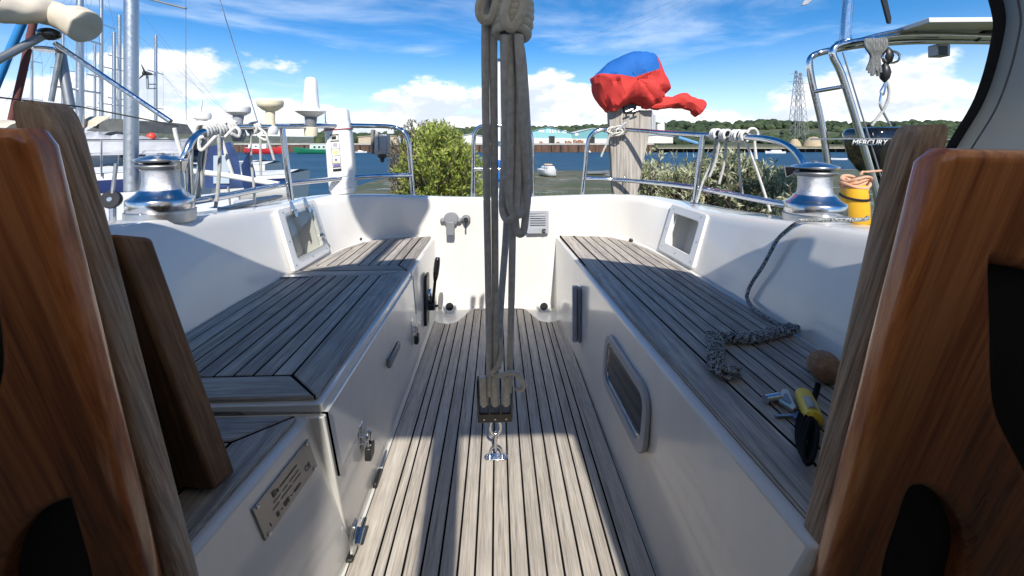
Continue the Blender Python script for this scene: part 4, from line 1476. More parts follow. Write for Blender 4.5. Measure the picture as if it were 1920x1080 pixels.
fl = empty("key_float", PZ(1520, 780, zb), "yellow plastic key float beside the black cord", "float")
a_, b_ = PZ(1511, 744, zb + 0.018), PZ(1531, 790, zb + 0.016)
MB().tube([a_ + (a_ - b_) * 0.08, a_, a_.lerp(b_, 0.3), a_.lerp(b_, 0.7), b_, b_ + (b_ - a_) * 0.08], [0.008, 0.016, 0.017, 0.017, 0.016, 0.008], 16).build("float_body", mat("yellow_float", (0.72, 0.50, 0.03), 0.45, var=0.1, vscale=20), fl)
MB().tube([a_.lerp(b_, 0.45) + Vector((0, 0, 0.012)), a_.lerp(b_, 0.9) + Vector((0, 0, 0.012))], 0.009, 10).build("float_label", M['cord_grey'], fl)
ck = empty("key_lanyard", PZ(1510, 810, zb), "looped black cord with keys against the door post", "cord")
for i in range(5):
    ph = i * 0.5
    pts = [PZ(1512 + 5 * i - 3 + 13 * math.cos(R(a) + 0.1 * i), 812 + 6 * i + 42 * math.sin(R(a)), zb + 0.008 + 0.006 * i) for a in range(0, 360, 30)]
    MB().tube(catmull(pts, 3, True), 0.0034, 7, closed=True).build("cord_loop", M['matt_black'], ck)
MB().tube(catmull([PZ(1522, 770, zb + 0.012), PZ(1534, 735, zb + 0.014), PZ(1540, 722, zb + 0.024)], 6), 0.0055, 8).build("cord_end", M['matt_black'], ck)
cb = PZ(1546, 716, zb)
cork = mat("cork", (0.30, 0.175, 0.10), 0.85, var=0.3, vscale=60, bump=0.5, bscale=150)
tag(MB().sphere((cb.x, cb.y, zb + 0.034), 0.034, 24, 14).build("cork_ball", cork), "brown cork ball lying on the long bench by the door post", "ball")

# ================================================================== winches
def winch(c, label, s, arm_dir, sz=0.97):
    w = empty("sheet_winch", c, label, "winch", "sheet winches")
    W = lambda prof, nm, m, n=56: MB().lathe([(r * s, h * sz) for r, h in prof], c, n).build(nm, m, w)
    W([(0.105, -0.02), (0.106, 0.006), (0.105, 0.013), (0.101, 0.015)], "base_ring", M['alu'])
    W([(0.100, 0.0152), (0.1015, 0.018), (0.101, 0.046), (0.098, 0.050), (0.086, 0.057), (0.074, 0.066), (0.066, 0.076)], "skirt", M['chrome'])
    W([(0.064, 0.074), (0.058, 0.086), (0.0555, 0.100), (0.0555, 0.125), (0.058, 0.138)], "drum", M['drum'])
    W([(0.057, 0.136), (0.070, 0.143), (0.074, 0.147), (0.072, 0.150), (0.060, 0.1515), (0.050, 0.152)], "lower_jaw", M['alu_dark'])
    W([(0.048, 0.150), (0.050, 0.157)], "jaw_core", M['black'])
    W([(0.058, 0.156), (0.073, 0.161), (0.079, 0.165), (0.078, 0.168), (0.064, 0.172), (0.045, 0.177), (0.030, 0.180), (0.018, 0.181)], "top_cap", M['chrome'])
    W([(0.012, 0.180), (0.012, 0.184), (0.009, 0.186)], "handle_socket", M['alu_dark'], 16)
    d = Vector((math.cos(arm_dir), math.sin(arm_dir), 0))
    sd2 = Vector((-d.y, d.x, 0))
    A_ = Vector(c) + d * 0.052 * s + Vector((0, 0, 0.168 * sz))
    B_ = Vector(c) + d * 0.100 * s + Vector((0, 0, 0.166 * sz))
    C_ = Vector(c) + d * 0.092 * s + Vector((0, 0, 0.128 * sz))
    mb = MB()
    mb.add([A_ - sd2 * 0.015, A_ + sd2 * 0.015, B_ + sd2 * 0.014, B_ - sd2 * 0.014, C_ - sd2 * 0.008, C_ + sd2 * 0.008, A_ - Vector((0, 0, 0.020)) + sd2 * 0.015, A_ - Vector((0, 0, 0.020)) - sd2 * 0.015], [(0, 1, 2, 3), (3, 2, 5, 4), (1, 6, 5, 2), (0, 3, 4, 7), (7, 4, 5, 6)])
    mb.build("feeder_arm", M['chrome'], w, bevel=0.003)
    for k in range(3):
        an = 2 * math.pi * (k + 0.3) / 3
        MB().lathe([(0.004, 0), (0.003, 0.002)], Vector(c) + Vector((0.1025 * s * math.cos(an), 0.1025 * s * math.sin(an), 0.0135 * sz)), 8).build("bolt", M['alu_dark'], w)
    return w


winch(Vector((-1.054, 1.278, 0.722)), "chromed self-tailing winch on the coaming in front of the moored yachts", 0.85, R(-10), 1.04)
winch(Vector((1.097, 1.33, 0.690)), "chromed self-tailing winch on the coaming beside the yellow fender", 0.905, R(150), 1.06)

# ================================================================== stern rails (pushpit)
PITCHED_COORDS = False          # from here on positions are not sheared
RT = 0.0132


def rail(name, label, tubes, group="stern rails"):
    base = PY(*tubes[0][-1])
    t = empty(name, base, label, "rail", group)
    for i, tb in enumerate(tubes):
        nm = "top_tube" if i == 0 else ("lower_tube" if i == 1 else "stanchion")
        MB().tube(rope_path(tb, 8) if len(tb) > 2 else [PY(*p) for p in tb], RT, 14).build(nm, M['steel'], t)
        for e in (tb[0], tb[-1]):
            p = PY(*e)
            if p.z < 0.72:
                MB().lathe([(0.026, -0.012), (0.026, 0.002), (0.017, 0.008), (0.016, 0.020)], p, 18).build("foot", M['steel'], t)
    return t


YS = 2.56
rail("stern_rail", "stainless stern rail carrying the white antenna domes",
     [[(334, 322, 1.50), (348, 290, 1.50), (362, 262, 1.53), (392, 243, 1.60), (450, 238, 1.78), (530, 237, 2.02), (620, 236, 2.28), (690, 236, 2.42), (735, 238, YS), (757, 248, YS), (766, 268, YS), (769, 300, YS), (775, 371, YS)],
      [(362, 378, 1.55), (420, 368, 1.68), (490, 354, 1.88), (545, 344, 2.05), (650, 334, 2.33), (720, 330, 2.42), (771, 328, YS)],
      [(529, 238, 2.02), (546, 376, 2.02)], [(387, 246, 1.60), (367, 380, 1.60)], [(352, 275, 1.52), (357, 384, 1.52)]])
rail("stern_rail", "narrow stainless hoop rail at the middle of the transom",
     [[(887, 371, YS), (888, 300, YS), (888, 262, YS), (892, 246, YS), (904, 237, YS), (940, 235, YS), (978, 237, YS), (992, 246, YS), (997, 262, YS), (998, 300, YS), (998, 372, YS)],
      [(888, 317, YS), (998, 318, YS)]])
rail("stern_rail", "stainless stern rail behind the wooden outboard pad",
     [[(1091, 373, YS), (1098, 310, YS), (1101, 275, YS), (1108, 254, YS), (1128, 243, YS), (1170, 243, YS), (1250, 249, 2.32), (1330, 254, 2.10), (1400, 257, 1.85), (1445, 262, 1.72), (1478, 274, 1.62), (1500, 296, 1.55), (1518, 334, 1.50)],
      [(1098, 334, YS), (1160, 337, YS), (1240, 344, 2.34), (1310, 353, 2.14), (1400, 370, 1.85), (1482, 386, 1.62)],
      [(1318, 254, 2.12), (1302, 382, 2.12)]])

# ================================================================== antenna domes on the rail
def lathe_thing(name, label, cat, group, c, parts):
    t = empty(name, c, label, cat, group)
    for nm, prof, m in parts:
        MB().lathe(prof, c, 28).build(nm, m, t)
    return t


GA = "antenna domes"
c = PY(583, 248, 2.17)
lathe_thing("antenna_dome", "white cone shaped antenna on the stern rail beside the white canister", "antenna", GA, c, [
    ("clamp", [(0.030, -0.02), (0.032, 0.0), (0.032, 0.022), (0.026, 0.026)], M['cream']),
    ("stem", [(0.024, 0.026), (0.027, 0.05), (0.030, 0.078)], M['grey']),
    ("dome", [(0.026, 0.076), (0.060, 0.095), (0.074, 0.104), (0.074, 0.108), (0.044, 0.120), (0.040, 0.135), (0.034, 0.200), (0.029, 0.262), (0.022, 0.276), (0.008, 0.281)], M['white'])])
c = PY(507, 244, 1.96)
lathe_thing("antenna_dome", "yellowed mushroom shaped antenna on the stern rail", "antenna", GA, c, [
    ("clamp", [(0.028, -0.02), (0.034, 0.0), (0.030, 0.014), (0.022, 0.018)], M['white']),
    ("stem", [(0.022, 0.018), (0.019, 0.05), (0.020, 0.085), (0.028, 0.092)], M['cream']),
    ("dome", [(0.030, 0.090), (0.052, 0.108), (0.055, 0.118), (0.055, 0.132), (0.048, 0.140), (0.020, 0.144), (0.004, 0.1445)], M['cream'])])
c = PY(447, 252, 1.80)
lathe_thing("antenna_dome", "white mushroom shaped antenna with a grey stem between rope hank and yellowed dome", "antenna", GA, c, [
    ("clamp", [(0.020, -0.03), (0.030, 0.0), (0.024, 0.02)], M['grey']),
    ("stem", [(0.020, 0.02), (0.017, 0.05), (0.022, 0.082)], M['lgrey']),
    ("dome", [(0.026, 0.080), (0.044, 0.092), (0.046, 0.100), (0.046, 0.114), (0.040, 0.121), (0.015, 0.125), (0.003, 0.1255)], M['white'])])
c = PY(379, 240, 1.66)
t = lathe_thing("antenna_dome", "small flat white antenna with a slanting whip above the rope hank", "antenna", GA, c, [
    ("clamp", [(0.03, -0.02), (0.034, 0.0), (0.026, 0.022), (0.016, 0.030)], M['white']),
    ("dome", [(0.018, 0.030), (0.030, 0.036), (0.031, 0.052), (0.026, 0.060), (0.004, 0.062)], M['white'])])
MB().tube([PY(374, 212, 1.66), PY(379, 188, 1.66)], [0.006, 0.003], 10).build("whip", M['white'], t)

# ================================================================== white canister (inflatable buoy) on the rail
cn = empty("buoy_canister", PY(645, 362, 2.36), "tall white plastic rescue buoy canister leaning on the stern rail", "canister")
can_o = PY(645, 362, 2.35)
topc = PY(632, 205, 2.35)
ax_u = (topc - can_o).normalized()
ax_r = Vector((1, 0.12, 0))
ax_r = (ax_r - ax_u * ax_r.dot(ax_u)).normalized()
ax_f = ax_r.cross(ax_u)
if ax_f.y > 0:
    ax_f = -ax_f
Hc = (topc - can_o).length
cc = lambda u, v, w: can_o + ax_r * u + ax_u * v + ax_f * w


def rloop(w, d, r, v, off=0.0):
    return [cc(x, v, y + off) for x, y in rrect(-w, -d, w, d, r, 4)]


b = MB()
body = [(0.058, 0.045, 0.0), (0.066, 0.052, 0.02), (0.067, 0.054, 0.045), (0.068, 0.056, 0.12), (0.066, 0.054, Hc * 0.72), (0.064, 0.052, Hc * 0.755)]
b.grid([rloop(w, d, 0.022, v) for w, d, v in body], closed=True)
n_ = len(rloop(0.05, 0.05, 0.02, 0))
b.f += [tuple(range(n_)), tuple(len(body) * n_ - n_ + k for k in range(n_))]
b.build("lower_shell", M['white'], cn, angle=60)
b = MB()
cap = [(0.068, 0.056, Hc * 0.757), (0.068, 0.056, Hc * 0.83), (0.062, 0.050, Hc * 0.835), (0.058, 0.046, Hc * 0.985), (0.048, 0.036, Hc)]
b.grid([rloop(w, d, 0.022, v) for w, d, v in cap], closed=True)
b.f += [tuple(range(n_)), tuple(len(cap) * n_ - n_ + k for k in range(n_))]
b.build("cap", M['white'], cn, angle=60)
MB().tube([p + ax_f * 0.0 for p in rloop(0.0685, 0.0565, 0.022, Hc * 0.756)], 0.0025, 6, closed=True).build("red_cord", M['red_rope'], cn)
plate("raised_panel", rrect(-0.048, 0.095, 0.048, Hc * 0.735, 0.02), [], lambda u, v, w: cc(u, v, 0.057 + w), 0.006, M['white'], cn, bevel=0.002)
for k, vv in enumerate((0.066, 0.078, 0.030)):
    MB().tube([p for p in rloop(0.0672, 0.0548, 0.022, vv)], 0.0022, 6, closed=True).build("rib", M['white'], cn)
lab = plate("label", rrect(-0.034, 0.125, 0.010, Hc * 0.70, 0.003), [], lambda u, v, w: cc(u + 0.002, v, 0.0612 + w), 0.0012, M['white'], cn)
lab.data.materials[0] = mat("label_paper", (0.72, 0.72, 0.68), 0.5)
LH = Hc * 0.70 - 0.125
def lab_box(u0, v0, u1, v1, m, nm="print"):
    MB().prism([cc(u0 + 0.002, 0.125 + v0 * LH, 0.0622), cc(u1 + 0.002, 0.125 + v0 * LH, 0.0622), cc(u1 + 0.002, 0.125 + v1 * LH, 0.0622), cc(u0 + 0.002, 0.125 + v1 * LH, 0.0622)], ax_f * 0.0003).build(nm, m, lab, smooth=False)
for v0, v1 in ((0.0, 0.07), (0.10, 0.12), (0.965, 1.0), (0.80, 0.83), (0.205, 0.22), (0.415, 0.425), (0.60, 0.61)):
    lab_box(-0.033, v0, 0.009, v1, M['black'])
for u0, u1 in ((-0.034, -0.032), (0.008, 0.010)):
    lab_box(u0, 0.0, u1, 1.0, M['black'])
purple = mat("label_purple", (0.16, 0.13, 0.32), 0.5)
yel = mat("label_yellow", (0.66, 0.60, 0.22), 0.5)
lab_box(-0.030, 0.125, 0.006, 0.195, purple)
lab_box(-0.024, 0.46, 0.000, 0.56, yel)
lab_box(-0.020, 0.28, -0.008, 0.34, purple)
lab_box(-0.026, 0.24, 0.000, 0.27, yel)
lab_box(-0.028, 0.86, -0.004, 0.95, M['black'])
lab_box(-0.022, 0.66, -0.002, 0.76, M['lgrey'])
hand = cc(0, Hc * 0.9, 0.05)

# small lamp unit hanging from the rail
lm_ = PY(715, 276, 2.40)
lt = empty("rail_lamp", lm_, "small weathered grey lamp box hanging under the stern rail", "lamp")
MB().box((lm_.x - 0.036, 2.375, lm_.z - 0.040), (lm_.x + 0.042, 2.440, lm_.z + 0.075)).build("case", M['alu_dark'], lt, bevel=0.008)
MB().box((lm_.x - 0.056, 2.385, lm_.z - 0.038), (lm_.x - 0.040, 2.430, lm_.z + 0.10)).build("bracket", M['pad'], lt, bevel=0.004)
MB().box((lm_.x - 0.024, 2.364, lm_.z - 0.020), (lm_.x - 0.008, 2.374, lm_.z + 0.088)).build("strap", M['cord_grey'], lt, bevel=0.003)
MB().lathe([(0.010, -0.085), (0.012, -0.065), (0.026, -0.055), (0.026, -0.040)], (lm_.x + 0.004, 2.405, lm_.z), 16).build("lens", M['black'], lt)

# ================================================================== rope hanks
def hank(label, base_pts, turns, tails, m, group, r=0.0075, R_=0.026):
    """turns of line round the rail and hanging ends"""
    t = empty("rope_hank", PY(*base_pts[0]), label, "rope", group)
    P = [PY(*p) for p in base_pts]
    d = (P[-1] - P[0])
    dn = d.normalized()
    a1 = dn.orthogonal().normalized()
    a2 = dn.cross(a1)
    for (s0, nt) in turns:
        pts = []
        for k in range(nt * 10 + 1):
            an = 2 * math.pi * k / 10
            rr_ = R_ + 0.003 * math.sin(k * 0.7)
            pts.append(P[0] + d * s0 + dn * (k / 10 * r * 2.1) + (a1 * math.cos(an) + a2 * math.sin(an)) * rr_)
        MB().tube(catmull(pts, 2), r, 8).build("turns", m, t)
    for tl_ in tails:
        mm = m
        rad = r * 0.85
        if isinstance(tl_[-1], str):
            mm = M[tl_[-1]]
            tl_ = tl_[:-1]
        MB().tube(rope_path(tl_, 6), rad, 8).build("hanging_end", mm, t)
    return t


hank("white rope hanked round the stern rail beside the moored yachts", [(374, 246, 1.58), (436, 240, 1.75)], [(0.0, 4), (0.36, 3), (0.70, 3)],
     [[(382, 256, 1.55), (372, 262, 1.54), (378, 282, 1.54), (400, 260, 1.55), (405, 256, 1.56)], [(327, 240, 1.5), (332, 262, 1.5), (346, 306, 1.5)], [(410, 252, 1.62), (412, 300, 1.62), (408, 360, 1.62), (404, 390, 1.62), 'cord_grey'], [(414, 256, 1.64), (424, 290, 1.64), (436, 328, 1.64)],
      [(384, 258, 1.57), (374, 300, 1.57), (378, 340, 1.57), (368, 380, 1.57), 'cord_grey'], [(420, 258, 1.66), (440, 240, 1.70), (449, 245, 1.70), (447, 256, 1.70), (434, 250, 1.68)]], M['cord'], "rope hanks on the stern rails")
hank("white rope hanked round the stern rail near the yellowed antenna dome", [(470, 240, 1.85), (484, 240, 1.90)], [(0.0, 3)],
     [[(478, 246, 1.86), (488, 258, 1.86), (500, 262, 1.86), (498, 250, 1.86), (482, 238, 1.86)], [(500, 256, 1.86), (508, 280, 1.86), (514, 300, 1.86), 'cord_grey'], [(488, 258, 1.86), (489, 330, 1.86), 'cord_grey'], [(470, 246, 1.84), (471, 300, 1.84), (476, 350, 1.84), (478, 385, 1.84), 'cord_grey']], M['cord'], "rope hanks on the stern rails", r=0.006, R_=0.022)
hank("white rope hanked round the stern rail beside the red and blue cover", [(1336, 251, 2.08), (1400, 255, 1.86)], [(0.0, 3), (0.30, 3), (0.62, 3), (0.86, 2)],
     [[(1342, 260, 2.04), (1336, 300, 2.04), (1318, 340, 2.04), (1306, 380, 2.04), 'cord_grey'], [(1350, 260, 2.0), (1342, 300, 2.0), (1330, 332, 2.0), 'cord_grey'], [(1362, 262, 1.98), (1357, 310, 1.98), (1348, 345, 1.98), 'cord_grey'], [(1384, 262, 1.92), (1386, 310, 1.92), (1392, 370, 1.92), 'cord_grey'],
      [(1396, 262, 1.86), (1412, 300, 1.86), (1430, 352, 1.86), (1444, 396, 1.86)], [(1400, 250, 1.85), (1406, 242, 1.85), (1416, 242, 1.85), (1421, 252, 1.85), (1415, 264, 1.85), (1418, 298, 1.85)]], M['cord'], "rope hanks on the stern rails", r=0.0070, R_=0.024)
kn_ = empty("lashing_knot", PY(1155, 248, YS - 0.02), "pale cord lashed in a bunch round rail and wooden pad", "lashing")
for i in range(5):
    pts = [PY(1152 + 3 * i + (13 - i) * math.cos(R(a)) , 246 + (i % 3 - 1) * 2 + (6 + i % 2 * 2) * math.sin(R(a)), YS - 0.02 - 0.02 * math.sin(R(a + 60 * i))) for a in range(0, 360, 30)]
    MB().tube(catmull(pts, 3, True), 0.0048, 7, closed=True).build("turn", M['sheet_light'], kn_)
MB().tube(rope_path([(1144, 250, YS - 0.03), (1138, 268, YS - 0.03), (1130, 286, YS - 0.03), (1127, 294, YS - 0.03)], 5), 0.0062, 8).build("end", M['cord_grey'], kn_)
MB().tube(rope_path([(1160, 244, YS - 0.04), (1168, 234, YS - 0.04), (1174, 230, YS - 0.04)], 4), 0.007, 8).build("end", M['lgrey'], kn_)

# ================================================================== outboard pad and covered outboard
YP = 2.60
op = empty("outboard_pad", PY(1170, 368, YP), "silvered wooden outboard pad tapering downward on the stern rail", "outboard pad")
outl2 = [(1143, 208), (1222, 208), (1214, 262), (1204, 310), (1197, 350), (1192, 364), (1186, 369), (1160, 368), (1152, 362), (1150, 345), (1147, 290)]
pp = [PY(px, py, YP) for px, py in outl2]
plate("pad_board", [(p.x, p.z) for p in pp], [], lambda u, v, w: Vector((u, YP + 0.024 + w, v)), 0.05, M['pad'], op, bevel=0.005)
for (px, py) in ((1172, 334), (1172, 262)):
    q = PY(px, py, YP)
    MB().lathe([(0.008, 0), (0.007, 0.004), (0.003, 0.006)], q, 12, (0, -1, 0)).build("bolt", M['steel'], op)
for (px, py) in ((1172, 336), (1172, 246)):
    q = PY(px, py, YS)
    ring = [q + Vector((0.0, 0.020 * math.cos(R(a)), 0.020 * math.sin(R(a)))) for a in range(0, 360, 30)]
    MB().tube(ring, 0.004, 8, closed=True).build("u_bolt", M['steel'], op)
q = PY(1180, 300, YP + 0.07)
MB().box((q.x - 0.03, YP + 0.05, q.z - 0.05), (q.x + 0.03, YP + 0.09, q.z + 0.16)).build("back_block", M['black'], op, bevel=0.004)

ob = empty("covered_outboard", PY(1180, 212, YP), "outboard motor under a red and blue fabric cover with tiller arm", "outboard motor")
OUT = [(1249, 158), (1250, 168), (1240, 184), (1226, 194), (1213, 201), (1196, 199), (1180, 196), (1168, 197), (1158, 203), (1147, 209), (1138, 212), (1130, 197), (1120, 176), (1114, 152), (1117, 142), (1136, 122), (1158, 108), (1180, 99), (1200, 97), (1220, 102), (1230, 111), (1241, 133)]
oc = PY(1182, 155, YP + 0.03)
oo = [PY(px, py, YP + 0.03) - oc for px, py in OUT]
oo = catmull(oo, 3, True)
nO = len(oo)
seam = lambda p: 0.0
oo = catmull([Vector((v.x, 0, v.z)) for v in oo[::3]], 3, True)
nO = len(oo)
rows = []
NR = 22


def crease(q):
    """folds of slack cloth: sharp valleys, running down from the crown"""
    n1 = mnoise.noise(Vector((q.x * 7 + 3, q.y * 8, q.z * 3.2)))
    n2 = mnoise.noise(Vector((q.x * 15 + q.z * 6, q.y * 13 + 5, q.z * 7)))
    n3 = mnoise.noise(Vector((q.x * 31, q.y * 29 + 9, q.z * 22)))
    amp = 0.45 if q.z > 0.04 else 1.0
    return amp * (0.050 * (abs(n1) ** 0.8 - 0.28) + 0.030 * (abs(n2) ** 0.8 - 0.26) + 0.006 * n3)


for i in range(NR + 1):
    ph = math.pi * i / NR
    rho = math.sin(ph) ** 0.62 if 0 < i < NR else 0.02
    yy = -0.155 * math.cos(ph)
    row = []
    for k, v in enumerate(oo):
        p = oc + Vector((v.x * rho, yy, v.z * rho))
        q = p - oc
        p = p + Vector((q.x, q.y * 1.6, q.z)).normalized() * (crease(q) * (1.0 if abs(yy) > 0.03 else 0.55))
        row.append(p)
    rows.append(row)


def cover_cloth(name, two_tone):
    m = mat(name, (0.54, 0.036, 0.028), 0.82, var=0.16, vscale=9, bump=0.35, bscale=30)
    if two_tone:
        N, L = m.node_tree.nodes, m.node_tree.links
        tc = N.new("ShaderNodeTexCoord")
        sp = N.new("ShaderNodeSeparateXYZ")
        L.new(tc.outputs['Object'], sp.inputs[0])
        def mth(op, a_, b_):
            n = N.new("ShaderNodeMath")
            n.operation = op
            for i_, v_ in enumerate((a_, b_)):
                if isinstance(v_, (int, float)):
                    n.inputs[i_].default_value = v_
                else:
                    L.new(v_, n.inputs[i_])
            return n.outputs[0]
        x_, z_ = sp.outputs[0], sp.outputs[2]
        rise = mth('ADD', mth('MULTIPLY', mth('MAXIMUM', mth('ADD', x_, 0.02), 0.0), 0.34), mth('MULTIPLY', mth('MAXIMUM', mth('SUBTRACT', -0.02 if False else mth('MULTIPLY', x_, -1.0), 0.02), 0.0), 0.16))
        up_ = mth('GREATER_THAN', mth('SUBTRACT', z_, rise), COVER_SEAM)
        lf_ = mth('LESS_THAN', x_, 0.150)
        mask = mth('MULTIPLY', up_, lf_)
        b_ = N["Principled BSDF"]
        src_ = b_.inputs['Base Color'].links[0].from_socket
        mx = N.new("ShaderNodeMix")
        mx.data_type = 'RGBA'
        L.new(mask, mx.inputs['Factor'])
        L.new(src_, mx.inputs['A'])
        mx.inputs['B'].default_value = (0.008, 0.115, 0.40, 1)
        L.new(mx.outputs['Result'], b_.inputs['Base Color'])
    return m


zmin_ = min(p.z for r_ in rows for p in r_)
COVER_SEAM = (oc.z - zmin_) + 0.012
red = cover_cloth("red_cover_cloth", False)
blue = mat("blue_cover_cloth", (0.006, 0.13, 0.50), 0.8, var=0.12, vscale=9, bump=0.15, bscale=400)
mbc = MB().grid(rows, closed=True)
mbc.build("cover", cover_cloth("red_and_blue_cloth", True), ob, angle=20)
arm = [(1205, 193), (1235, 194), (1262, 190), (1285, 190), (1302, 196), (1311, 203), (1315, 206)]
ap = rope_path([(x, y, YP - 0.03) for x, y in arm], 4)
nA = len(ap)
ra_ = []
for i in range(nA):
    u = i / (nA - 1)
    ra_.append((0.034 + 0.024 * u + 0.003 * math.sin(u * 17)) * (1.0 if u < 0.94 else (0.8 if u < 0.985 else 0.5)))
mb_ = MB().tube(ap, ra_, 14, flat=0.95)
for i, v in enumerate(mb_.v):
    mb_.v[i] = v + Vector((0.0, 0.010 * abs(mnoise.noise(v * 16)), 0.034 * abs(mnoise.noise(Vector((v.x * 12, v.y * 18, v.z * 22)))) - 0.010))
mb_.build("tiller_cover", red, ob, angle=22)
q = PY(1181, 207, YP)
MB().box((q.x - 0.045, YP - 0.01, q.z - 0.02), (q.x + 0.04, YP + 0.10, q.z + 0.045)).build("clamp_bracket", M['black'], ob, bevel=0.008)
for s_ in (-0.02, 0.024):
    MB().tube([(q.x + s_, YP - 0.012, q.z - 0.004), (q.x + s_, YP - 0.05, q.z - 0.006)], 0.006, 10).build("clamp_screw", M['alu'], ob)
    MB().tube([(q.x + s_ - 0.022, YP - 0.05, q.z - 0.012), (q.x + s_ + 0.022, YP - 0.05, q.z + 0.004)], 0.005, 8).build("clamp_handle", M['alu'], ob)
MB().tube([(q.x - 0.03, YP + 0.10, q.z), (q.x - 0.03, YP + 0.13, q.z - 0.42)], 0.035, 12).build("shaft", M['black'], ob)

# ensign staff behind the tackle, with a furled pennant
st = empty("ensign_staff", PY(936, 372, 2.70), "thin white ensign staff behind the mainsheet", "staff")
MB().tube([PY(935, 372, 2.70), PY(936, 112, 2.70)], 0.011, 12).build("pole", M['white'], st)
MB().lathe([(0.013, 0), (0.016, 0.01), (0.010, 0.02)], PY(936, 116, 2.70), 14).build("finial", M['steel'], st)
MB().tube(rope_path([(935, 300, 2.68), (933, 318, 2.68), (937, 340, 2.68)], 4), [0.016 + 0.004 * math.sin(i) for i in range(9)], 8).build("furled_flag", blue, st)

# guard wires and turning block by the winch
gw = MB().tube([PY(-60, 176, 1.2), PY(150, 200, 1.42), PY(335, 236, 1.52)], 0.0024, 6).build("guard_wire", M['black'])
tag(gw, "thin dark guard wire running to the stern rail", "wire")
YTB = 1.36
tb = empty("turning_block", PY(209, 374, YTB) - Vector((0, 0, 0.10)), "round black turning block on a short steel stalk by the winch", "pulley")
MB().tube([PY(218, 306, YTB), PY(211, 362, YTB)], 0.0055, 8).build("stalk", M['alu'], tb)
MB().lathe([(0.026, -0.009), (0.029, 0), (0.026, 0.009)], PY(209, 374, YTB), 20, (0.2, -1, 0.2)).build("sheave_case", M['black'], tb)
MB().lathe([(0.007, -0.011), (0.007, 0.011)], PY(209, 374, YTB), 12, (0.2, -1, 0.2)).build("hub", M['alu'], tb)
q = PY(209, 374, YTB)
MB().tube([q - Vector((0, -0.004, 0.02)), q - Vector((0, -0.004, 0.14))], 0.009, 8).build("foot", M['steel'], tb)
tk = MB().box((-1.12, 1.72, 0.72), (-1.075, 2.15, 0.735)).build("genoa_track", M['alu_dark'], bevel=0.004)
tag(tk, "low grey sheet track on the deck beyond the winch", "track")

# ================================================================== yellow fender with orange line
fy = empty("yellow_fender", PY(1598, 420, 1.55), "yellow fender strapped outside the coaming behind the winch", "fender")
a0, a1 = PY(1607, 424, 1.62), PY(1601, 350, 1.62)
ylw = mat("yellow_vinyl", (0.80, 0.42, 0.02), 0.45, var=0.12, vscale=10)
dirn = (a1 - a0)
MB().tube([a0 - dirn * 0.15, a0, a0 + dirn * 0.5, a1, a1 + dirn * 0.08], [0.034, 0.043, 0.046, 0.043, 0.026], 20).build("fender_body", ylw, fy)
for s_ in (0.12, 0.75):
    cpt = a0 + dirn * s_
    MB().tube([cpt + Vector((0.0465 * math.cos(R(a)), 0.0465 * math.sin(R(a)), 0.01 * math.sin(R(a)))) for a in range(0, 360, 20)], 0.005, 6, closed=True).build("strap", M['black'], fy)
og = empty("orange_line", a1, "faded orange cord coiled on top of the yellow fender", "rope")
for i in range(6):
    rr0 = 0.030 + 0.005 * (i % 3)
    cpt = a1 + Vector((0.002 * i, 0, -0.01 + 0.012 * i * 0.7))
    MB().tube(catmull([cpt + Vector((rr0 * 1.3 * math.cos(R(a)), rr0 * math.sin(R(a)), 0.010 * math.sin(R(a * 2 + 50 * i)))) for a in range(0, 360, 40)], 3, True), 0.0055, 7, closed=True).build("coil", M['orange_cord'], og)
MB().tube(catmull([a1 + Vector((0.03, 0, 0.05)), a1 + Vector((0.08, 0.05, 0.055)), a1 + Vector((0.16, 0.12, 0.05)), a1 + Vector((0.30, 0.2, 0.05))], 5), 0.005, 7).build("end", M['orange_cord'], og)

# ================================================================== neighbouring boat's stainless arch, solar panel, davit tackle
YA = 3.2
ga = empty("stern_arch", PY(1650, 392, YA), "stainless stern arch with a solar panel on the neighbouring boat", "arch")
RA = 0.026
T = lambda pts, nm, r=RA, m='steel', n=6: MB().tube(rope_path(pts, n) if len(pts) > 2 else [PY(*p) for p in pts], r, 14).build(nm, M[m], ga)
T([(1552, 306, YA + 0.2), (1540, 230, YA + 0.2), (1524, 160, YA + 0.2), (1518, 124, YA + 0.2), (1522, 107, YA + 0.2), (1538, 99, YA + 0.2), (1570, 92, YA + 0.15), (1620, 84, YA + 0.1), (1700, 78, YA + 0.1), (1780, 77, YA + 0.1), (1890, 78, YA + 0.1), (2020, 80, YA + 0.1)], "arch_tube")
T([(1652, 396, YA), (1632, 318, YA), (1602, 216, YA), (1578, 140, YA), (1563, 108, YA), (1562, 94, YA), (1572, 85, YA), (1600, 79, YA), (1680, 68, YA), (1760, 66, YA), (1890, 70, YA), (2020, 72, YA)], "arch_tube")
T([(1525, 172, YA + 0.2), (1577, 163, YA)], "cross_bar", 0.017)
T([(1594, -40, YA + 0.1), (1588, 20, YA + 0.1), (1584, 82, YA + 0.1)], "generator_pole", 0.040)
MB().lathe([(0.075, 0), (0.07, 0.02), (0.045, 0.03), (0.044, 0.06)], PY(1585, 82, YA + 0.1), 20).build("pole_foot", M['steel'], ga)
panelm = mat("panel_back", (0.62, 0.63, 0.63), 0.45)
sp = [PY(1650, 72, YA + 0.35), PY(1742, 42, YA - 0.35), PY(2060, 40, YA - 0.35), PY(2060, 66, YA + 0.35)]
MB().prism(sp, (0, 0, 0.035)).build("solar_panel", panelm, ga, bevel=0.004)
T([(1600, 78, YA), (1660, 62, YA), (1748, 46, YA)], "panel_brace", 0.014)
T([(1718, 60, YA), (1716, 70, YA)], "panel_bracket", 0.02, 'alu_dark')
T([(1830, 74, YA), (1846, 62, YA), (1890, 58, YA)], "panel_hinge", 0.022, 'black')
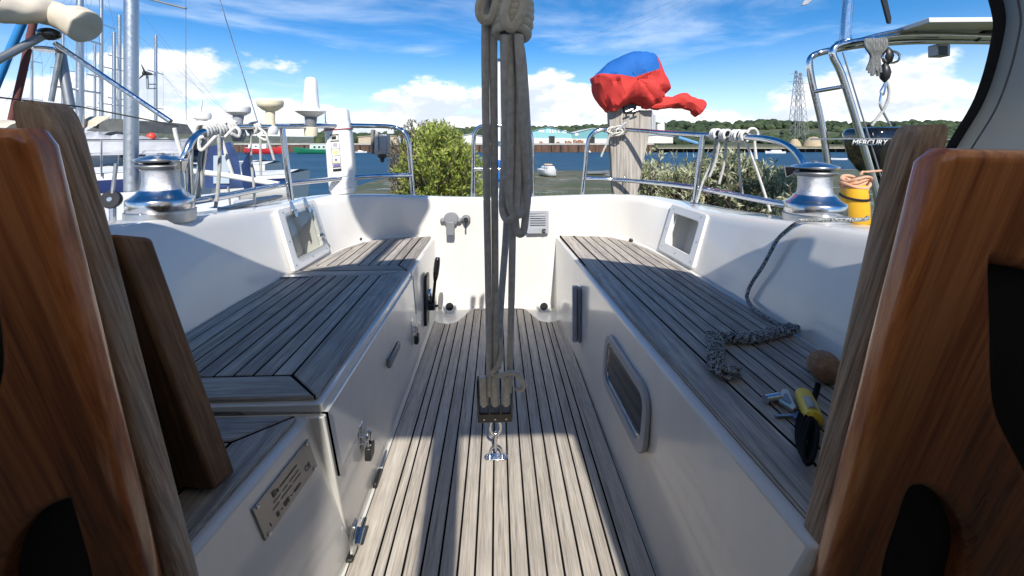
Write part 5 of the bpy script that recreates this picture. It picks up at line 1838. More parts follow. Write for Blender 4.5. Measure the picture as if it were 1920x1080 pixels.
gb = empty("turbine_vane", PY(1665, 45, YA + 0.1), "black wind generator blade pointing down above the arch", "turbine blade", "wind generator blades")
MB().prism([PY(1652, -10, YA + 0.1), PY(1662, -10, YA + 0.1), PY(1672, 34, YA + 0.1), PY(1671, 44, YA + 0.1), PY(1666, 43, YA + 0.1)], (0, 0.02, 0)).build("blade", M['black'], gb, bevel=0.003)
gb2 = empty("turbine_vane", PY(1512, 5, YA + 0.1), "pale wind generator blade tip at the upper edge", "turbine blade", "wind generator blades")
MB().prism([PY(1504, 10, YA + 0.1), PY(1508, 2, YA + 0.1), PY(1524, -10, YA + 0.1), PY(1528, -4, YA + 0.1), PY(1514, 8, YA + 0.1)], (0, 0.02, 0)).build("blade", M['lgrey'], gb2, bevel=0.003)
sw = empty("davit_lamp", PY(1760, 95, YA), "small dark lamp hanging under the arch", "lamp")
cw = PY(1761, 95, YA)
MB().box((cw.x - 0.055, YA - 0.04, cw.z - 0.05), (cw.x + 0.05, YA + 0.04, cw.z + 0.045)).build("housing", M['alu_dark'], sw, bevel=0.008)
MB().box((cw.x - 0.050, YA - 0.045, cw.z - 0.045), (cw.x + 0.02, YA - 0.041, cw.z + 0.03)).build("lens", M['black'], sw)

# grey rope hank and tackle on the arch
gh = empty("grey_rope_hank", PY(1640, 140, YA - 0.05), "dark grey rope hank hanging from the arch", "rope")
dg = rope_mat("dark_grey_line", (0.12, 0.125, 0.12), (0.24, 0.245, 0.24), 300)
for i in range(9):
    x0 = 1624 + i * 4.6
    xb = 1626 + i * 2.6 + (i % 3) * 2
    yb = 132 + (i * 5) % 12
    MB().tube(rope_path([(x0 + 2, 84, YA), (x0, 74, YA - 0.08), (x0, 88, YA - 0.10), (1634 + i * 1.8, 106, YA - 0.08), (xb, yb, YA - 0.06 - 0.01 * (i % 3))], 5), 0.0115, 8).build("loop", dg, gh)
tkl = empty("davit_tackle", PY(1655, 150, YA - 0.05), "black pulley tackle with a wire sling holding the black outboard", "tackle")
for (px, py, hh_) in ((1664, 105, 0.07), (1659, 136, 0.075)):
    c_ = PY(px, py, YA - 0.05)
    MB().lathe([(0.008, -hh_), (0.030, -hh_ * 0.6), (0.040, 0), (0.030, hh_ * 0.6), (0.008, hh_)], c_, 16).build("pulley", M['black'], tkl)
c_ = PY(1672, 107, YA - 0.06)
MB().tube([c_ + Vector((0.065 * math.cos(R(a)), 0, 0.045 * math.sin(R(a)))) for a in range(0, 360, 24)], 0.009, 8, closed=True).build("ring", M['steel'], tkl)
MB().tube(rope_path([(1662, 150, YA - 0.05), (1656, 162, YA - 0.05), (1651, 172, YA - 0.05), (1656, 178, YA - 0.05), (1660, 166, YA - 0.05), (1662, 152, YA - 0.05)], 4), 0.007, 7).build("snap_hook", M['steel'], tkl)
MB().tube(rope_path([(1664, 154, YA - 0.05), (1667, 176, YA - 0.05), (1660, 200, YA - 0.05), (1646, 220, YA - 0.05), (1634, 236, YA - 0.05)], 5), 0.010, 8).build("sling", M['cord_grey'], tkl)
MB().tube(rope_path([(1652, 176, YA - 0.05), (1650, 196, YA - 0.05), (1659, 216, YA - 0.05), (1670, 236, YA - 0.05)], 5), 0.008, 8).build("chain", M['steel'], tkl)
bk = tag(MB().tube([PY(1580, 98, YA - 0.02), PY(1590, 130, YA - 0.02), PY(1656, 345, YA - 0.02)], 0.006, 6).build("backstay_wire", M['alu_dark']), "thin doubled stay slanting down from the arch", "wire")
gl2 = tag(MB().tube([PY(1520, 261, YA - 0.1), PY(1660, 260, YA - 0.1), PY(1850, 262, YA - 0.1)], 0.006, 6).build("rail_wire", M['alu']), "thin guard wire in front of the black outboard", "wire")

# black outboard hung under the arch
om = empty("black_outboard", PY(1660, 330, YA + 0.1), "glossy black outboard engine hung under the arch", "outboard motor")
YO = YA + 0.15
rowsO = []
for (px0, px1, py, d) in ((1640, 1664, 334, 0.07), (1622, 1684, 318, 0.13), (1612, 1690, 296, 0.17), (1606, 1694, 268, 0.19), (1604, 1698, 250, 0.19), (1608, 1694, 242, 0.17), (1618, 1684, 239, 0.12)):
    l_, r_ = PY(px0, py, YO), PY(px1, py, YO)
    w_ = (r_.x - l_.x) / 2
    cx_ = (r_.x + l_.x) / 2
    rowsO.append([Vector((cx_ + u, YO + v, l_.z)) for u, v in rrect(-w_, -d, w_, d, min(w_, d) * 0.45, 5)])
b = MB().grid(rowsO, closed=True)
n_ = len(rowsO[0])
b.f += [tuple(range(n_)), tuple((len(rowsO) - 1) * n_ + k for k in range(n_))]
b.build("cowling", M['gloss_black'], om, angle=60)
MB().tube([PY(1652, 330, YO), PY(1660, 420, YO)], [0.07, 0.05], 16).build("leg", M['black'], om)
letter = mat("silver_letters", (0.70, 0.70, 0.70), 0.4)
p_ = PY(1596, 272, YO - 0.196)
text_obj("lettering", "MERCURY", 0.062, letter, p_, (1, 0, 0), (0, 0, 1), om, 0.003, shear=0.35)

# ================================================================== ground and water
WATER_Z = CAM_H - 4.9
QY = 250.0


def smooth(a, b, x):
    t = max(0.0, min(1.0, (x - a) / (b - a)))
    return t * t * (3 - 2 * t)


def ground_h(x, y):
    near = -2.7 + (-0.72) * smooth(6, 34, y) + (-0.50) * smooth(34, 90, y)
    n = 0.14 * mnoise.noise(Vector((x * 0.06, y * 0.11, 0.3))) + 0.06 * mnoise.noise(Vector((x * 0.25, y * 0.4, 1.3)))
    h = near + n * smooth(4, 20, y)
    h = h + (-9.0 - h) * smooth(76, 128, y)
    h = h + (-9.0 - h) * smooth(-14, -30, x) * (1 - smooth(200, 230, y))       # marina basin
    return h


def land_h(x, y):
    az = x / max(1.0, y)
    h = 24 + 13 * smooth(0.10, 0.55, az) + 5 * mnoise.noise(Vector((az * 7, 2.2, 0))) - 10 * smooth(-0.05, -0.25, az) * smooth(-0.9, -0.4, az)
    return -0.5 + h * smooth(400, 820, y) + 3.0 * mnoise.noise(Vector((x * 0.01, y * 0.01, 0.7))) * smooth(400, 600, y)


mud = bpy.data.materials.new("mud_and_weed")
mud.use_nodes = True
N, L = mud.node_tree.nodes, mud.node_tree.links
bs = N["Principled BSDF"]
tc = N.new("ShaderNodeTexCoord")
mp = N.new("ShaderNodeMapping")
mp.inputs['Scale'].default_value = (0.5, 1.0, 1.0)
L.new(tc.outputs['Object'], mp.inputs[0])


def nz(vec, s, d, r=0.6):
    n = N.new("ShaderNodeTexNoise")
    n.inputs['Scale'].default_value = s
    n.inputs['Detail'].default_value = d
    n.inputs['Roughness'].default_value = r
    L.new(vec, n.inputs['Vector'])
    return n.outputs['Fac']


na, nb, nc = nz(mp.outputs[0], 0.16, 8), nz(mp.outputs[0], 1.3, 6), nz(mp.outputs[0], 0.34, 7)
r1 = N.new("ShaderNodeValToRGB")
e_ = r1.color_ramp.elements
e_[0].position, e_[0].color = 0.36, (0.050, 0.085, 0.022, 1)
e_[1].position, e_[1].color = 0.66, (0.20, 0.165, 0.115, 1)
k_ = e_.new(0.5)
k_.color = (0.085, 0.090, 0.040, 1)
mxn = N.new("ShaderNodeMix")
mxn.inputs['Factor'].default_value = 0.4
L.new(na, mxn.inputs['A'])
L.new(nb, mxn.inputs['B'])
L.new(mxn.outputs['Result'], r1.inputs[0])
L.new(r1.outputs[0], bs.inputs['Base Color'])
mr = N.new("ShaderNodeMapRange")
mr.inputs['From Min'].default_value = 0.57
mr.inputs['From Max'].default_value = 0.62
mr.inputs['To Min'].default_value = 0.75
mr.inputs['To Max'].default_value = 0.08
L.new(nc, mr.inputs['Value'])
L.new(mr.outputs[0], bs.inputs['Roughness'])
bp = N.new("ShaderNodeBump")
bp.inputs['Strength'].default_value = 0.6
bp.inputs['Distance'].default_value = 0.15
L.new(nb, bp.inputs['Height'])
L.new(bp.outputs[0], bs.inputs['Normal'])

xs = [-5000, -2500, -1200, -600, -300, -150, -80] + [-50 + 2.5 * i for i in range(56)] + [100, 150, 250, 400, 700, 1300, 2600, 5000]
ys = [-300, -60, -20, -6, 0] + [3 + 1.6 * i for i in range(62)] + [110, 130, 160, 200, 230, 246, QY + 1.0]
rows = [[Vector((x, y, ground_h(x, y) if y > 0 else -2.7)) for x in xs] for y in ys]
rows.append([Vector((x, QY + 1.4, -0.5)) for x in xs])
for y in (270, 300, 350, 400, 450, 500, 550, 600, 660, 720, 780, 850, 950, 1100, 1500, 2500, 6000):
    rows.append([Vector((x, y, land_h(x, y))) for x in xs])
g = MB().grid(rows).build("ground", mud, origin=(0, 0, 0), angle=180)
tag(g, "mud flats with green weed, rising to the far bank", None, kind="structure")

wm = bpy.data.materials.new("river_water")
wm.use_nodes = True
N, L = wm.node_tree.nodes, wm.node_tree.links
bs = N["Principled BSDF"]
bs.inputs['Base Color'].default_value = (0.020, 0.074, 0.138, 1)
bs.inputs['Roughness'].default_value = 0.42
bs.inputs['Specular IOR Level'].default_value = 0.14
bs.inputs['IOR'].default_value = 1.33
tc = N.new("ShaderNodeTexCoord")
mp = N.new("ShaderNodeMapping")
mp.inputs['Scale'].default_value = (0.45, 1.0, 1.0)
L.new(tc.outputs['Object'], mp.inputs[0])
n1, n2 = nz(mp.outputs[0], 1.1, 6, 0.62), nz(mp.outputs[0], 0.05, 4)
mm = N.new("ShaderNodeMath")
mm.operation = 'MULTIPLY'
L.new(n1, mm.inputs[0])
mr = N.new("ShaderNodeMapRange")
mr.inputs['From Min'].default_value = 0.38
mr.inputs['From Max'].default_value = 0.55
mr.inputs['To Min'].default_value = 0.25
L.new(n2, mr.inputs['Value'])
L.new(mr.outputs[0], mm.inputs[1])
bp = N.new("ShaderNodeBump")
bp.inputs['Strength'].default_value = 1.0
bp.inputs['Distance'].default_value = 0.9
L.new(mm.outputs[0], bp.inputs['Height'])
L.new(bp.outputs[0], bs.inputs['Normal'])
w = MB().add([(-5000, -300, WATER_Z), (5000, -300, WATER_Z), (5000, QY + 1.2, WATER_Z), (-5000, QY + 1.2, WATER_Z)], [(0, 1, 2, 3)]).build("water", wm, origin=(0, 0, WATER_Z), smooth=False)
tag(w, "rippled blue river between mud flats and quay", None, kind="structure")


def leaf_mat(name, dark, mid, light, transl=0.3, rough=0.5):
    m = bpy.data.materials.new(name)
    m.use_nodes = True
    N, L = m.node_tree.nodes, m.node_tree.links
    bs = N["Principled BSDF"]
    ge = N.new("ShaderNodeNewGeometry")
    ra = N.new("ShaderNodeValToRGB")
    e = ra.color_ramp.elements
    e[0].position, e[0].color = 0.0, (*dark, 1)
    e[1].position, e[1].color = 1.0, (*light, 1)
    k = e.new(0.5)
    k.color = (*mid, 1)
    L.new(ge.outputs['Random Per Island'], ra.inputs[0])
    L.new(ra.outputs[0], bs.inputs['Base Color'])
    bs.inputs['Roughness'].default_value = rough
    tr = N.new("ShaderNodeBsdfTranslucent")
    L.new(ra.outputs[0], tr.inputs['Color'])
    mx = N.new("ShaderNodeMixShader")
    mx.inputs[0].default_value = transl
    L.new(bs.outputs[0], mx.inputs[1])
    L.new(tr.outputs[0], mx.inputs[2])
    L.new(mx.outputs[0], N['Material Output'].inputs[0])
    return m


# woods on the far hills: one mass of crowns
rnd = random.Random(3)
ico = bmesh.new()
bmesh.ops.create_icosphere(ico, subdivisions=2, radius=1.0)
IV = [v.co.copy() for v in ico.verts]
IF = [tuple(v.index for v in f.verts) for f in ico.faces]
ico.free()


def woods(name, label, spots, m):
    b = MB()
    for (x, y, z, r) in spots:
        sd_ = rnd.uniform(0, 50)
        vs = [Vector((x, y, z)) + Vector((v.x * r, v.y * r, v.z * r * 0.9)) * (1 + 0.42 * mnoise.noise(v * 2.3 + Vector((sd_, 0, 0)))) for v in IV]
        b.add(vs, IF)
    o = b.build(name, m, angle=30, recalc=False, origin=(0, 700, 0), smooth=False)
    return tag(o, label, None, kind="stuff")


sp_ = []
for i in range(2600):
    y = rnd.uniform(430, 860)
    az = rnd.uniform(-0.42, 1.40)
    x = az * y
    if az < -0.05 and rnd.random() < 0.25:
        continue
    z = land_h(x, y)
    dens = mnoise.noise(Vector((x * 0.012, y * 0.012, 5)))
    if dens < -0.12 and y < 650:
        continue
    r = rnd.uniform(4.0, 8.0) * (1 + 0.3 * dens)
    sp_.append((x, y, z + r * 0.45, r))
woods("hillside_woods", "wooded hills beyond the far quay", sp_, leaf_mat("far_foliage", (0.022, 0.040, 0.016), (0.036, 0.060, 0.022), (0.062, 0.088, 0.034), 0.0, 0.9))

# ================================================================== far quay and its buildings
brown = mat("rusty_piling", (0.10, 0.055, 0.035), 0.85, var=0.4, vscale=0.6, stretch=(1, 1, 0.2))
conc = mat("quay_concrete", (0.38, 0.36, 0.33), 0.9, var=0.15, vscale=0.3)
darkp = mat("dark_timber_piles", (0.020, 0.017, 0.014), 0.9)
qd = PY(960, 268.5, QY).z
q_ = empty("quay_wall", (40, QY, WATER_Z), "long rusty sheet-piled quay across the river", "quay")
x0, x1 = PY(440, 270, QY).x, PY(1225, 270, QY).x
MB().box((x0, QY - 0.6, WATER_Z - 2), (x1, QY + 1.2, qd - 1.0)).build("pile_wall", brown, q_)
MB().box((x0, QY - 0.9, qd - 1.0), (x1, QY + 30, qd)).build("quay_deck", conc, q_)
for i in range(46):
    x = x0 + (x1 - x0) * (i + 0.5) / 46
    MB().box((x - 0.35, QY - 1.15, WATER_Z - 1), (x + 0.35, QY - 0.6, qd - 1.02)).build("fender_pile", darkp if i % 3 else brown, q_)
j_ = empty("timber_jetty", (180, QY, WATER_Z), "long dark timber jetty on piles below the wooded hill", "jetty")
x2, x3 = PY(1200, 270, QY).x + 8, PY(2300, 270, QY).x
jz = PY(1450, 277, QY).z
MB().box((x2, QY - 7, jz - 0.5), (x3, QY - 0.9, jz)).build("jetty_deck", mat("jetty_planks", (0.33, 0.30, 0.24), 0.9, var=0.2, vscale=0.5), j_)
MB().box((x2, QY - 3.6, WATER_Z - 1), (x3, QY - 3.3, jz - 0.52)).build("back_planking", darkp, j_)
for i in range(60):
    x = x2 + (x3 - x2) * (i + 0.5) / 60
    MB().box((x - 0.3, QY - 7.0, WATER_Z - 1), (x + 0.3, QY - 6.4, jz - 0.5)).build("jetty_pile", darkp, j_)


def shed(label, pxl, pxr, py_top, py_eave, Y, depth, roofc, wallc, doors=(), lights=(), low=None, group="quayside sheds"):
    a, c = PY(pxl, 270, Y), PY(pxr, 270, Y)
    zt, ze = PY(pxl, py_top, Y).z, PY(pxl, py_eave, Y).z
    t = empty("quayside_shed", ((a.x + c.x) / 2, Y, qd), label, "shed", group)
    wm_ = mat("cladding", wallc, 0.7, var=0.06, vscale=0.4)
    rm_ = mat("shed_roof", roofc, 0.65, var=0.06, vscale=0.4)
    xm = (a.x + c.x) / 2
    MB().prism([(a.x, Y, qd), (c.x, Y, qd), (c.x, Y, ze), (xm, Y, zt), (a.x, Y, ze)], (0, depth, 0)).build("wall", wm_, t, smooth=False)
    for s_, (p, q2_) in enumerate((((a.x - 0.6, ze - 0.1), (xm, zt)), ((xm, zt), (c.x + 0.6, ze - 0.1)))):
        MB().prism([(p[0], Y - 0.6, p[1] + 0.12), (q2_[0], Y - 0.6, q2_[1] + 0.12), (q2_[0], Y - 0.6, q2_[1] + 0.42), (p[0], Y - 0.6, p[1] + 0.42)], (0, depth + 1.2, 0)).build("roof_slope", rm_, t, smooth=False)
    if low:
        zl = PY(pxl, low, Y).z
        MB().box((a.x, Y - 0.12, qd + 0.02), (c.x, Y - 0.02, zl)).build("base_wall", mat("pale_base_wall", (0.62, 0.58, 0.52), 0.8, var=0.08, vscale=0.3), t, smooth=False)
    for (l_, r_, ty) in doors:
        p, q2_ = PY(l_, ty, Y), PY(r_, ty, Y)
        MB().box((p.x, Y - 0.22, qd + 0.03), (q2_.x, Y - 0.13, p.z)).build("doorway", M['black'], t, smooth=False)
    for (l_, r_, ta, tb_) in lights:
        p, q2_ = PY(l_, ta, Y), PY(r_, tb_, Y)
        MB().box((p.x, Y - 0.20, q2_.z), (q2_.x, Y - 0.06, p.z)).build("rooflight", mat("rooflight", (0.78, 0.80, 0.80), 0.5), t, smooth=False)
    return t


teal, teal2 = (0.14, 0.33, 0.34), (0.22, 0.46, 0.46)
shed("teal quayside shed with a dark doorway behind the mainsheet", 984, 1072, 239, 250, QY + 8, 40, (0.20, 0.36, 0.38), teal2, [(1029, 1040, 255)], [(1010, 1020, 243.5, 248), (1025, 1027.5, 243, 249), (1030, 1032.5, 243, 249), (1035, 1037.5, 243, 249), (1040, 1042.5, 243, 249), (1046, 1048.5, 243.5, 249), (1054, 1062, 244.5, 250)], 259)
shed("teal quayside shed with a pale roof beside the wooden pad", 1072, 1150, 241, 251, QY + 10, 40, (0.56, 0.58, 0.58), teal, [(1105, 1115, 256)], [(1078, 1084, 250, 254)], 260)
shed("long pale quayside shed with a flat roof beyond the wooden pad", 1200, 1262, 253, 256, QY + 12, 30, (0.30, 0.36, 0.50), (0.60, 0.58, 0.53))
shed("low sandy warehouse behind the rescue buoy canister", 672, 762, 254, 257, QY + 20, 40, (0.46, 0.38, 0.26), (0.42, 0.35, 0.25), group="quayside sheds")
shed("pale blue quayside shed behind the leafy bush", 748, 800, 254, 258, QY + 9, 30, (0.45, 0.60, 0.66), (0.40, 0.58, 0.66))
shed("small white quayside store behind the mainsheet", 860, 905, 252, 256, QY + 9, 24, (0.5, 0.5, 0.5), (0.60, 0.60, 0.58))
bl = empty("loading_ramp", PY(1300, 268, QY), "sloping blue conveyor on the quay", "conveyor")
MB().tube([PY(1272, 258, QY + 3), PY(1308, 269, QY + 3)], 1.1, 8).build("belt_gantry", mat("blue_steel", (0.12, 0.27, 0.46), 0.6), bl)
MB().tube([PY(1280, 268.5, QY + 3), PY(1280, 261, QY + 3)], 0.35, 6).build("leg", darkp, bl)
MB().tube([PY(1294, 268.5, QY + 3), PY(1294, 265, QY + 3)], 0.35, 6).build("leg", darkp, bl)
sl = empty("silo_tower", PY(1240, 268, QY + 40), "pale silo tower with pipes beyond the wooden pad", "silo")
for (px, r_, ty) in ((1241, 1.9, 229), (1235, 1.6, 233)):
    p = PY(px, ty, QY + 40)
    MB().lathe([(r_, qd), (r_, p.z - 1), (r_ * 0.6, p.z), (0.1, p.z + 0.3)], (p.x, QY + 40, 0), 16).build("silo", mat("silo_steel", (0.55, 0.55, 0.52), 0.6), sl)
for px in (1218, 1223, 1227):
    p = PY(px, 206 + (px - 1218), QY + 40)
    MB().tube([(p.x, QY + 40, qd), p], 0.9, 8).build("stack", mat("stack_steel", (0.42, 0.42, 0.41), 0.6), sl)
# cargo heaps and lorries on the quay
hm_ = mat("timber_stack", (0.30, 0.17, 0.11), 0.9, var=0.3, vscale=0.5)
for i, (l_, r_, ty, lab) in enumerate(((1060, 1072, 264, "stack of sawn timber before the second teal shed"), (1076, 1094, 262, "wide stack of sawn timber before the second teal shed"), (1012, 1018, 265, "small timber stack before the first teal shed"), (1044, 1050, 265.5, "low timber stack at the dark doorway"))):
    p, q2_ = PY(l_, ty, QY + 2), PY(r_, ty, QY + 2)
    tt = empty("timber_stack", ((p.x + q2_.x) / 2, QY + 2, qd), lab, "timber stack", "timber stacks on the quay")
    n3 = 4
    for k in range(n3):
        MB().box((p.x + (q2_.x - p.x) * k / n3, QY + 1, qd + 0.01), (p.x + (q2_.x - p.x) * (k + 0.88) / n3, QY + 4, p.z - (k % 2) * 0.5)).build("bundle", hm_, tt, smooth=False)
sh_ = mat("sand_heap", (0.42, 0.33, 0.21), 0.9, var=0.15, vscale=0.5)
for (px, w_, ty, lab) in ((1525, 6.5, 256, "pale sand heap on the jetty under the wooded hill"), (1490, 4.0, 260, "smaller sand heap beside the pylon foot")):
    p = PY(px, 269, QY + 14)
    top_ = PY(px, ty, QY + 14).z
    tag(MB().lathe([(w_, -1.0), (w_ * 0.75, (top_ + 0.5) * 0.45), (w_ * 0.35, top_ * 0.85 + 0.4), (0.3, top_)], (p.x, QY + 14, 0), 18).build("sand_heap", sh_), lab, "sand heap", "sand heaps on the quay")
hs_ = empty("hilltop_house", PY(733, 245, 430), "small white house on the hill behind the canister", "house")
p = PY(733, 243, 430)
MB().box((p.x - 3, 428, p.z - 4), (p.x + 3, 434, p.z + 2.2)).build("wall", M['white'], hs_, smooth=False)
MB().prism([(p.x - 3.5, 427.5, p.z + 2.2), (p.x + 3.5, 427.5, p.z + 2.2), (p.x, 427.5, p.z + 5)], (0, 7, 0)).build("roof", mat("slate_roof", (0.12, 0.11, 0.11), 0.8), hs_, smooth=False)
for dx in (-1.5, 1.2):
    MB().box((p.x + dx - 0.5, 427.9, p.z - 0.8), (p.x + dx + 0.5, 427.99, p.z + 0.9)).build("window", M['black'], hs_, smooth=False)

# pylons and their wires
lat = mat("galvanised_lattice", (0.22, 0.22, 0.23), 0.6)


def pylon(px, ty, Y, label, lean=0.0):
    b0, t0 = PY(px, 266, Y), PY(px + lean, ty, Y)
    H_ = t0.z - b0.z
    t = empty("power_pylon", b0, label, "pylon", "power pylons")
    hw = H_ * 0.075
    leg = [(-1, -1), (1, -1), (1, 1), (-1, 1)]
    lev = [0, .16, .3, .42, .53, .63, .72, .8, .87, .94, 1.0]
    wd = lambda u: hw * (1 - u) ** 0.9 * 0.92 + hw * 0.10
    for s0, s1 in leg:
        MB().tube([b0 + Vector((s0 * wd(u), s1 * wd(u), H_ * u)) for u in lev], 0.26, 5).build("corner_leg", lat, t)
    br = MB()
    for u0, u1 in zip(lev[:-1], lev[1:]):
        for i in range(4):
            a_, c_ = leg[i], leg[(i + 1) % 4]
            p0 = b0 + Vector((a_[0] * wd(u0), a_[1] * wd(u0), H_ * u0))
            p1 = b0 + Vector((c_[0] * wd(u1), c_[1] * wd(u1), H_ * u1))
            p2 = b0 + Vector((c_[0] * wd(u0), c_[1] * wd(u0), H_ * u0))
            p3_ = b0 + Vector((a_[0] * wd(u1), a_[1] * wd(u1), H_ * u1))
            br.tube([p0, p1], 0.13, 4)
            br.tube([p2, p3_], 0.13, 4)
    o = br.build("bracing", lat, t)
    o["kind"] = "stuff"
    for u, w_ in ((0.72, 0.10), (0.84, 0.12), (0.95, 0.09)):
        z = b0.z + H_ * u
        MB().tube([(b0.x - H_ * w_, Y, z), (b0.x, Y, z + 0.6), (b0.x + H_ * w_, Y, z)], 0.24, 5).build("cross_arm", lat, t)
    return t


pylon(1493, 132, 420, "tall lattice pylon beyond the jetty")
pylon(1501, 136, 470, "second lattice pylon just behind the tall one")
for i, (a_, c_) in enumerate((((1004, 92), (1350, -40)), ((1040, 88), (1390, -40)), ((1070, 72), (1420, -60)))):
    p0, p1 = PY(*a_, 380), PY(*c_, 160)
    pts = [p0.lerp(p1, k / 12) - Vector((0, 0, 5 * math.sin(math.pi * k / 12))) for k in range(13)]
    tag(MB().tube(pts, 0.028, 4).build("overhead_wire", M['alu_dark']), ("uppermost", "middle", "lowest")[2 - i] + " of three faint overhead wires across the sky", "wire", "overhead wires")

# ================================================================== ships and small craft
def hull_mesh(L_, B_, D_, sheer=0.12, stern=0.75, keel=0.35):
    """hull pointing along +x, deck at z 0"""
    rows = []
    n = 15
    for i in range(n):
        u = i / (n - 1)
        x = (u - 0.5) * L_
        wdt = B_ / 2 * (stern + (1 - stern) * smooth(0, 0.45, u)) * (1 - smooth(0.55, 1.02, u) ** 1.3) + 0.008 * L_
        zt = sheer * D_ * (1.2 * (u - 0.35) ** 2 * 4)
        zb = -D_ * (1 - 0.35 * smooth(0.75, 1.0, u) - keel * 0.3 * smooth(0.25, 0, u))
        rows.append([Vector((x, s * wdt * f, zt + (zb - zt) * t)) for s, f, t in ((-1, 1, 0), (-1, 0.98, 0.35), (-1, 0.82, 0.7), (-1, 0.35, 0.95), (1, 0.35, 0.95), (1, 0.82, 0.7), (1, 0.98, 0.35), (1, 1, 0))])
    return rows


def xf(rows, pos, hd):
    c_, s_ = math.cos(hd), math.sin(hd)
    return [[Vector((p.x * c_ - p.y * s_, p.x * s_ + p.y * c_, p.z)) + Vector(pos) for p in r] for r in rows]


def craft(name, label, cat, group, pos, hd, L_, B_, D_, hull_m, deck_m, cabin=None, mast=0.0, band=None, boom=True, cabin_m=None, wires=True, mast_r=None, sheer=0.12, mast_u=0.08):
    t = empty(name, pos, label, cat, group)
    pos = Vector(pos)
    rows = hull_mesh(L_, B_, D_, sheer)
    rr_ = xf(rows, pos, hd)
    b = MB().grid(rr_)
    n = len(rr_[0])
    b.f.append(tuple(range(n)))
    b.build("hull", hull_m, t, angle=50)
    d = MB()
    dr = [[r[0] + Vector((0, 0, 0.01)), r[0].lerp(r[-1], 0.5) + Vector((0, 0, 0.03 * B_)), r[-1] + Vector((0, 0, 0.01))] for r in rr_]
    d.grid(dr).build("deck", deck_m, t, angle=60)
    if band:
        for side in (0, -1):
            bb_ = []
            for r in rr_:
                a_, c_ = (r[0], r[1]) if side == 0 else (r[-1], r[-2])
                out = (r[0] - r[-1]).normalized() * (0.012 if side == 0 else -0.012)
                bb_.append([a_.lerp(c_, 0.25) + out, a_.lerp(c_, 0.75) + out])
            MB().grid(bb_).build("hull_stripe", band, t, angle=60)
    loc = lambda x, y, z: pos + Vector((x * math.cos(hd) - y * math.sin(hd), x * math.sin(hd) + y * math.cos(hd), z))
    if cabin:
        x0_, x1_, hh_ = cabin
        cw_ = B_ * 0.30
        P0 = [(x0_ * L_, -cw_), (x1_ * L_ * 0.95, -cw_ * 0.8), (x1_ * L_, 0), (x1_ * L_ * 0.95, cw_ * 0.8), (x0_ * L_, cw_)]
        b = MB()
        lo = [loc(x, y, 0.0) for x, y in P0]
        mi = [loc(x * 0.97, y * 0.95, hh_ * 0.85) for x, y in P0]
        up_ = [loc(x * 0.93, y * 0.80, hh_) for x, y in P0]
        b.grid([lo, mi, up_], closed=True)
        b.f.append(tuple(10 + k for k in range(5)))
        cm_ = b.build("cabin", cabin_m or deck_m, t, angle=40)
        for k in range(3):
            xx = (x0_ + (x1_ - x0_) * (0.2 + 0.25 * k)) * L_
            for sg in (-1, 1):
                MB().box((-0.045 * L_ * 0.5, -0.012, -hh_ * 0.18), (0.045 * L_ * 0.5, 0.012, hh_ * 0.18), Matrix.Translation(loc(xx, sg * cw_ * 0.955, hh_ * 0.5)) @ Matrix.Rotation(hd, 4, 'Z')).build("window", M['black'], cm_, smooth=False)
    if mast:
        mr_ = mast_r or mast * 0.0075
        mb0 = loc(mast_u * L_, 0, 0)
        mt_ = mb0 + Vector((0, 0, mast))
        MB().tube([mb0, mt_], [mr_, mr_ * 0.8], 10).build("mast", M['alu'], t)
        for u in (0.45, 0.72):
            z = mast * u
            MB().tube([mb0 + (loc(0, -B_ * 0.26, 0) - pos) + Vector((0, 0, z)), mb0 + Vector((0, 0, z)), mb0 + (loc(0, B_ * 0.26, 0) - pos) + Vector((0, 0, z))], mr_ * 0.3, 6).build("spreader", M['alu'], t)
        if boom:
            MB().tube([mb0 + Vector((0, 0, 0.10 * mast)), mb0 + (loc(-0.36 * L_, 0, 0) - pos) + Vector((0, 0, 0.10 * mast))], mr_ * 0.8, 8).build("boom", M['alu'], t)
            if wires:
                cvp = [mb0 + (loc(-f_ * L_, 0, 0) - pos) + Vector((0, 0, 0.10 * mast + mr_ * (1.9 - 0.8 * f_ / 0.34))) for f_ in (0.01, 0.08, 0.16, 0.24, 0.34)]
                MB().tube(cvp, [0.20, 0.17, 0.15, 0.13, 0.09], 10).build("sail_cover", COVERS[int(abs(pos.x) * 7) % 3], t)
                hx = (cabin[0] - 0.01) * L_ if cabin else -0.2 * L_
                arcs = []
                for f_ in (0.0, 0.055, 0.10):
                    hh2 = (1.15, 1.10, 0.55)[int(f_ * 18 + 0.1)]
                    arcs.append([loc(hx + f_ * L_, B_ * 0.33 * math.cos(R(a_)), 0.02 + hh2 * math.sin(R(a_))) for a_ in range(0, 181, 20)])
                MB().grid(arcs).build("sprayhood", COVERS[int(abs(pos.x) * 5) % 3], t, angle=60)
        if wires:
            wr = max(0.004, mast * 0.0006)
            for e_ in (loc(0.49 * L_, 0, 0.05), loc(-0.49 * L_, 0, 0.05)):
                MB().tube([mt_, e_], wr, 5).build("stay", M['alu_dark'], t)
            for sg in (-1, 1):
                sp0 = mb0 + (loc(0, sg * B_ * 0.26, 0) - pos)
                MB().tube([mt_, sp0 + Vector((0, 0, mast * 0.72)), sp0 + Vector((0, 0, mast * 0.45)), loc(mast_u * L_, sg * B_ * 0.46, 0)], wr, 5).build("shroud", M['alu_dark'], t)
    return t


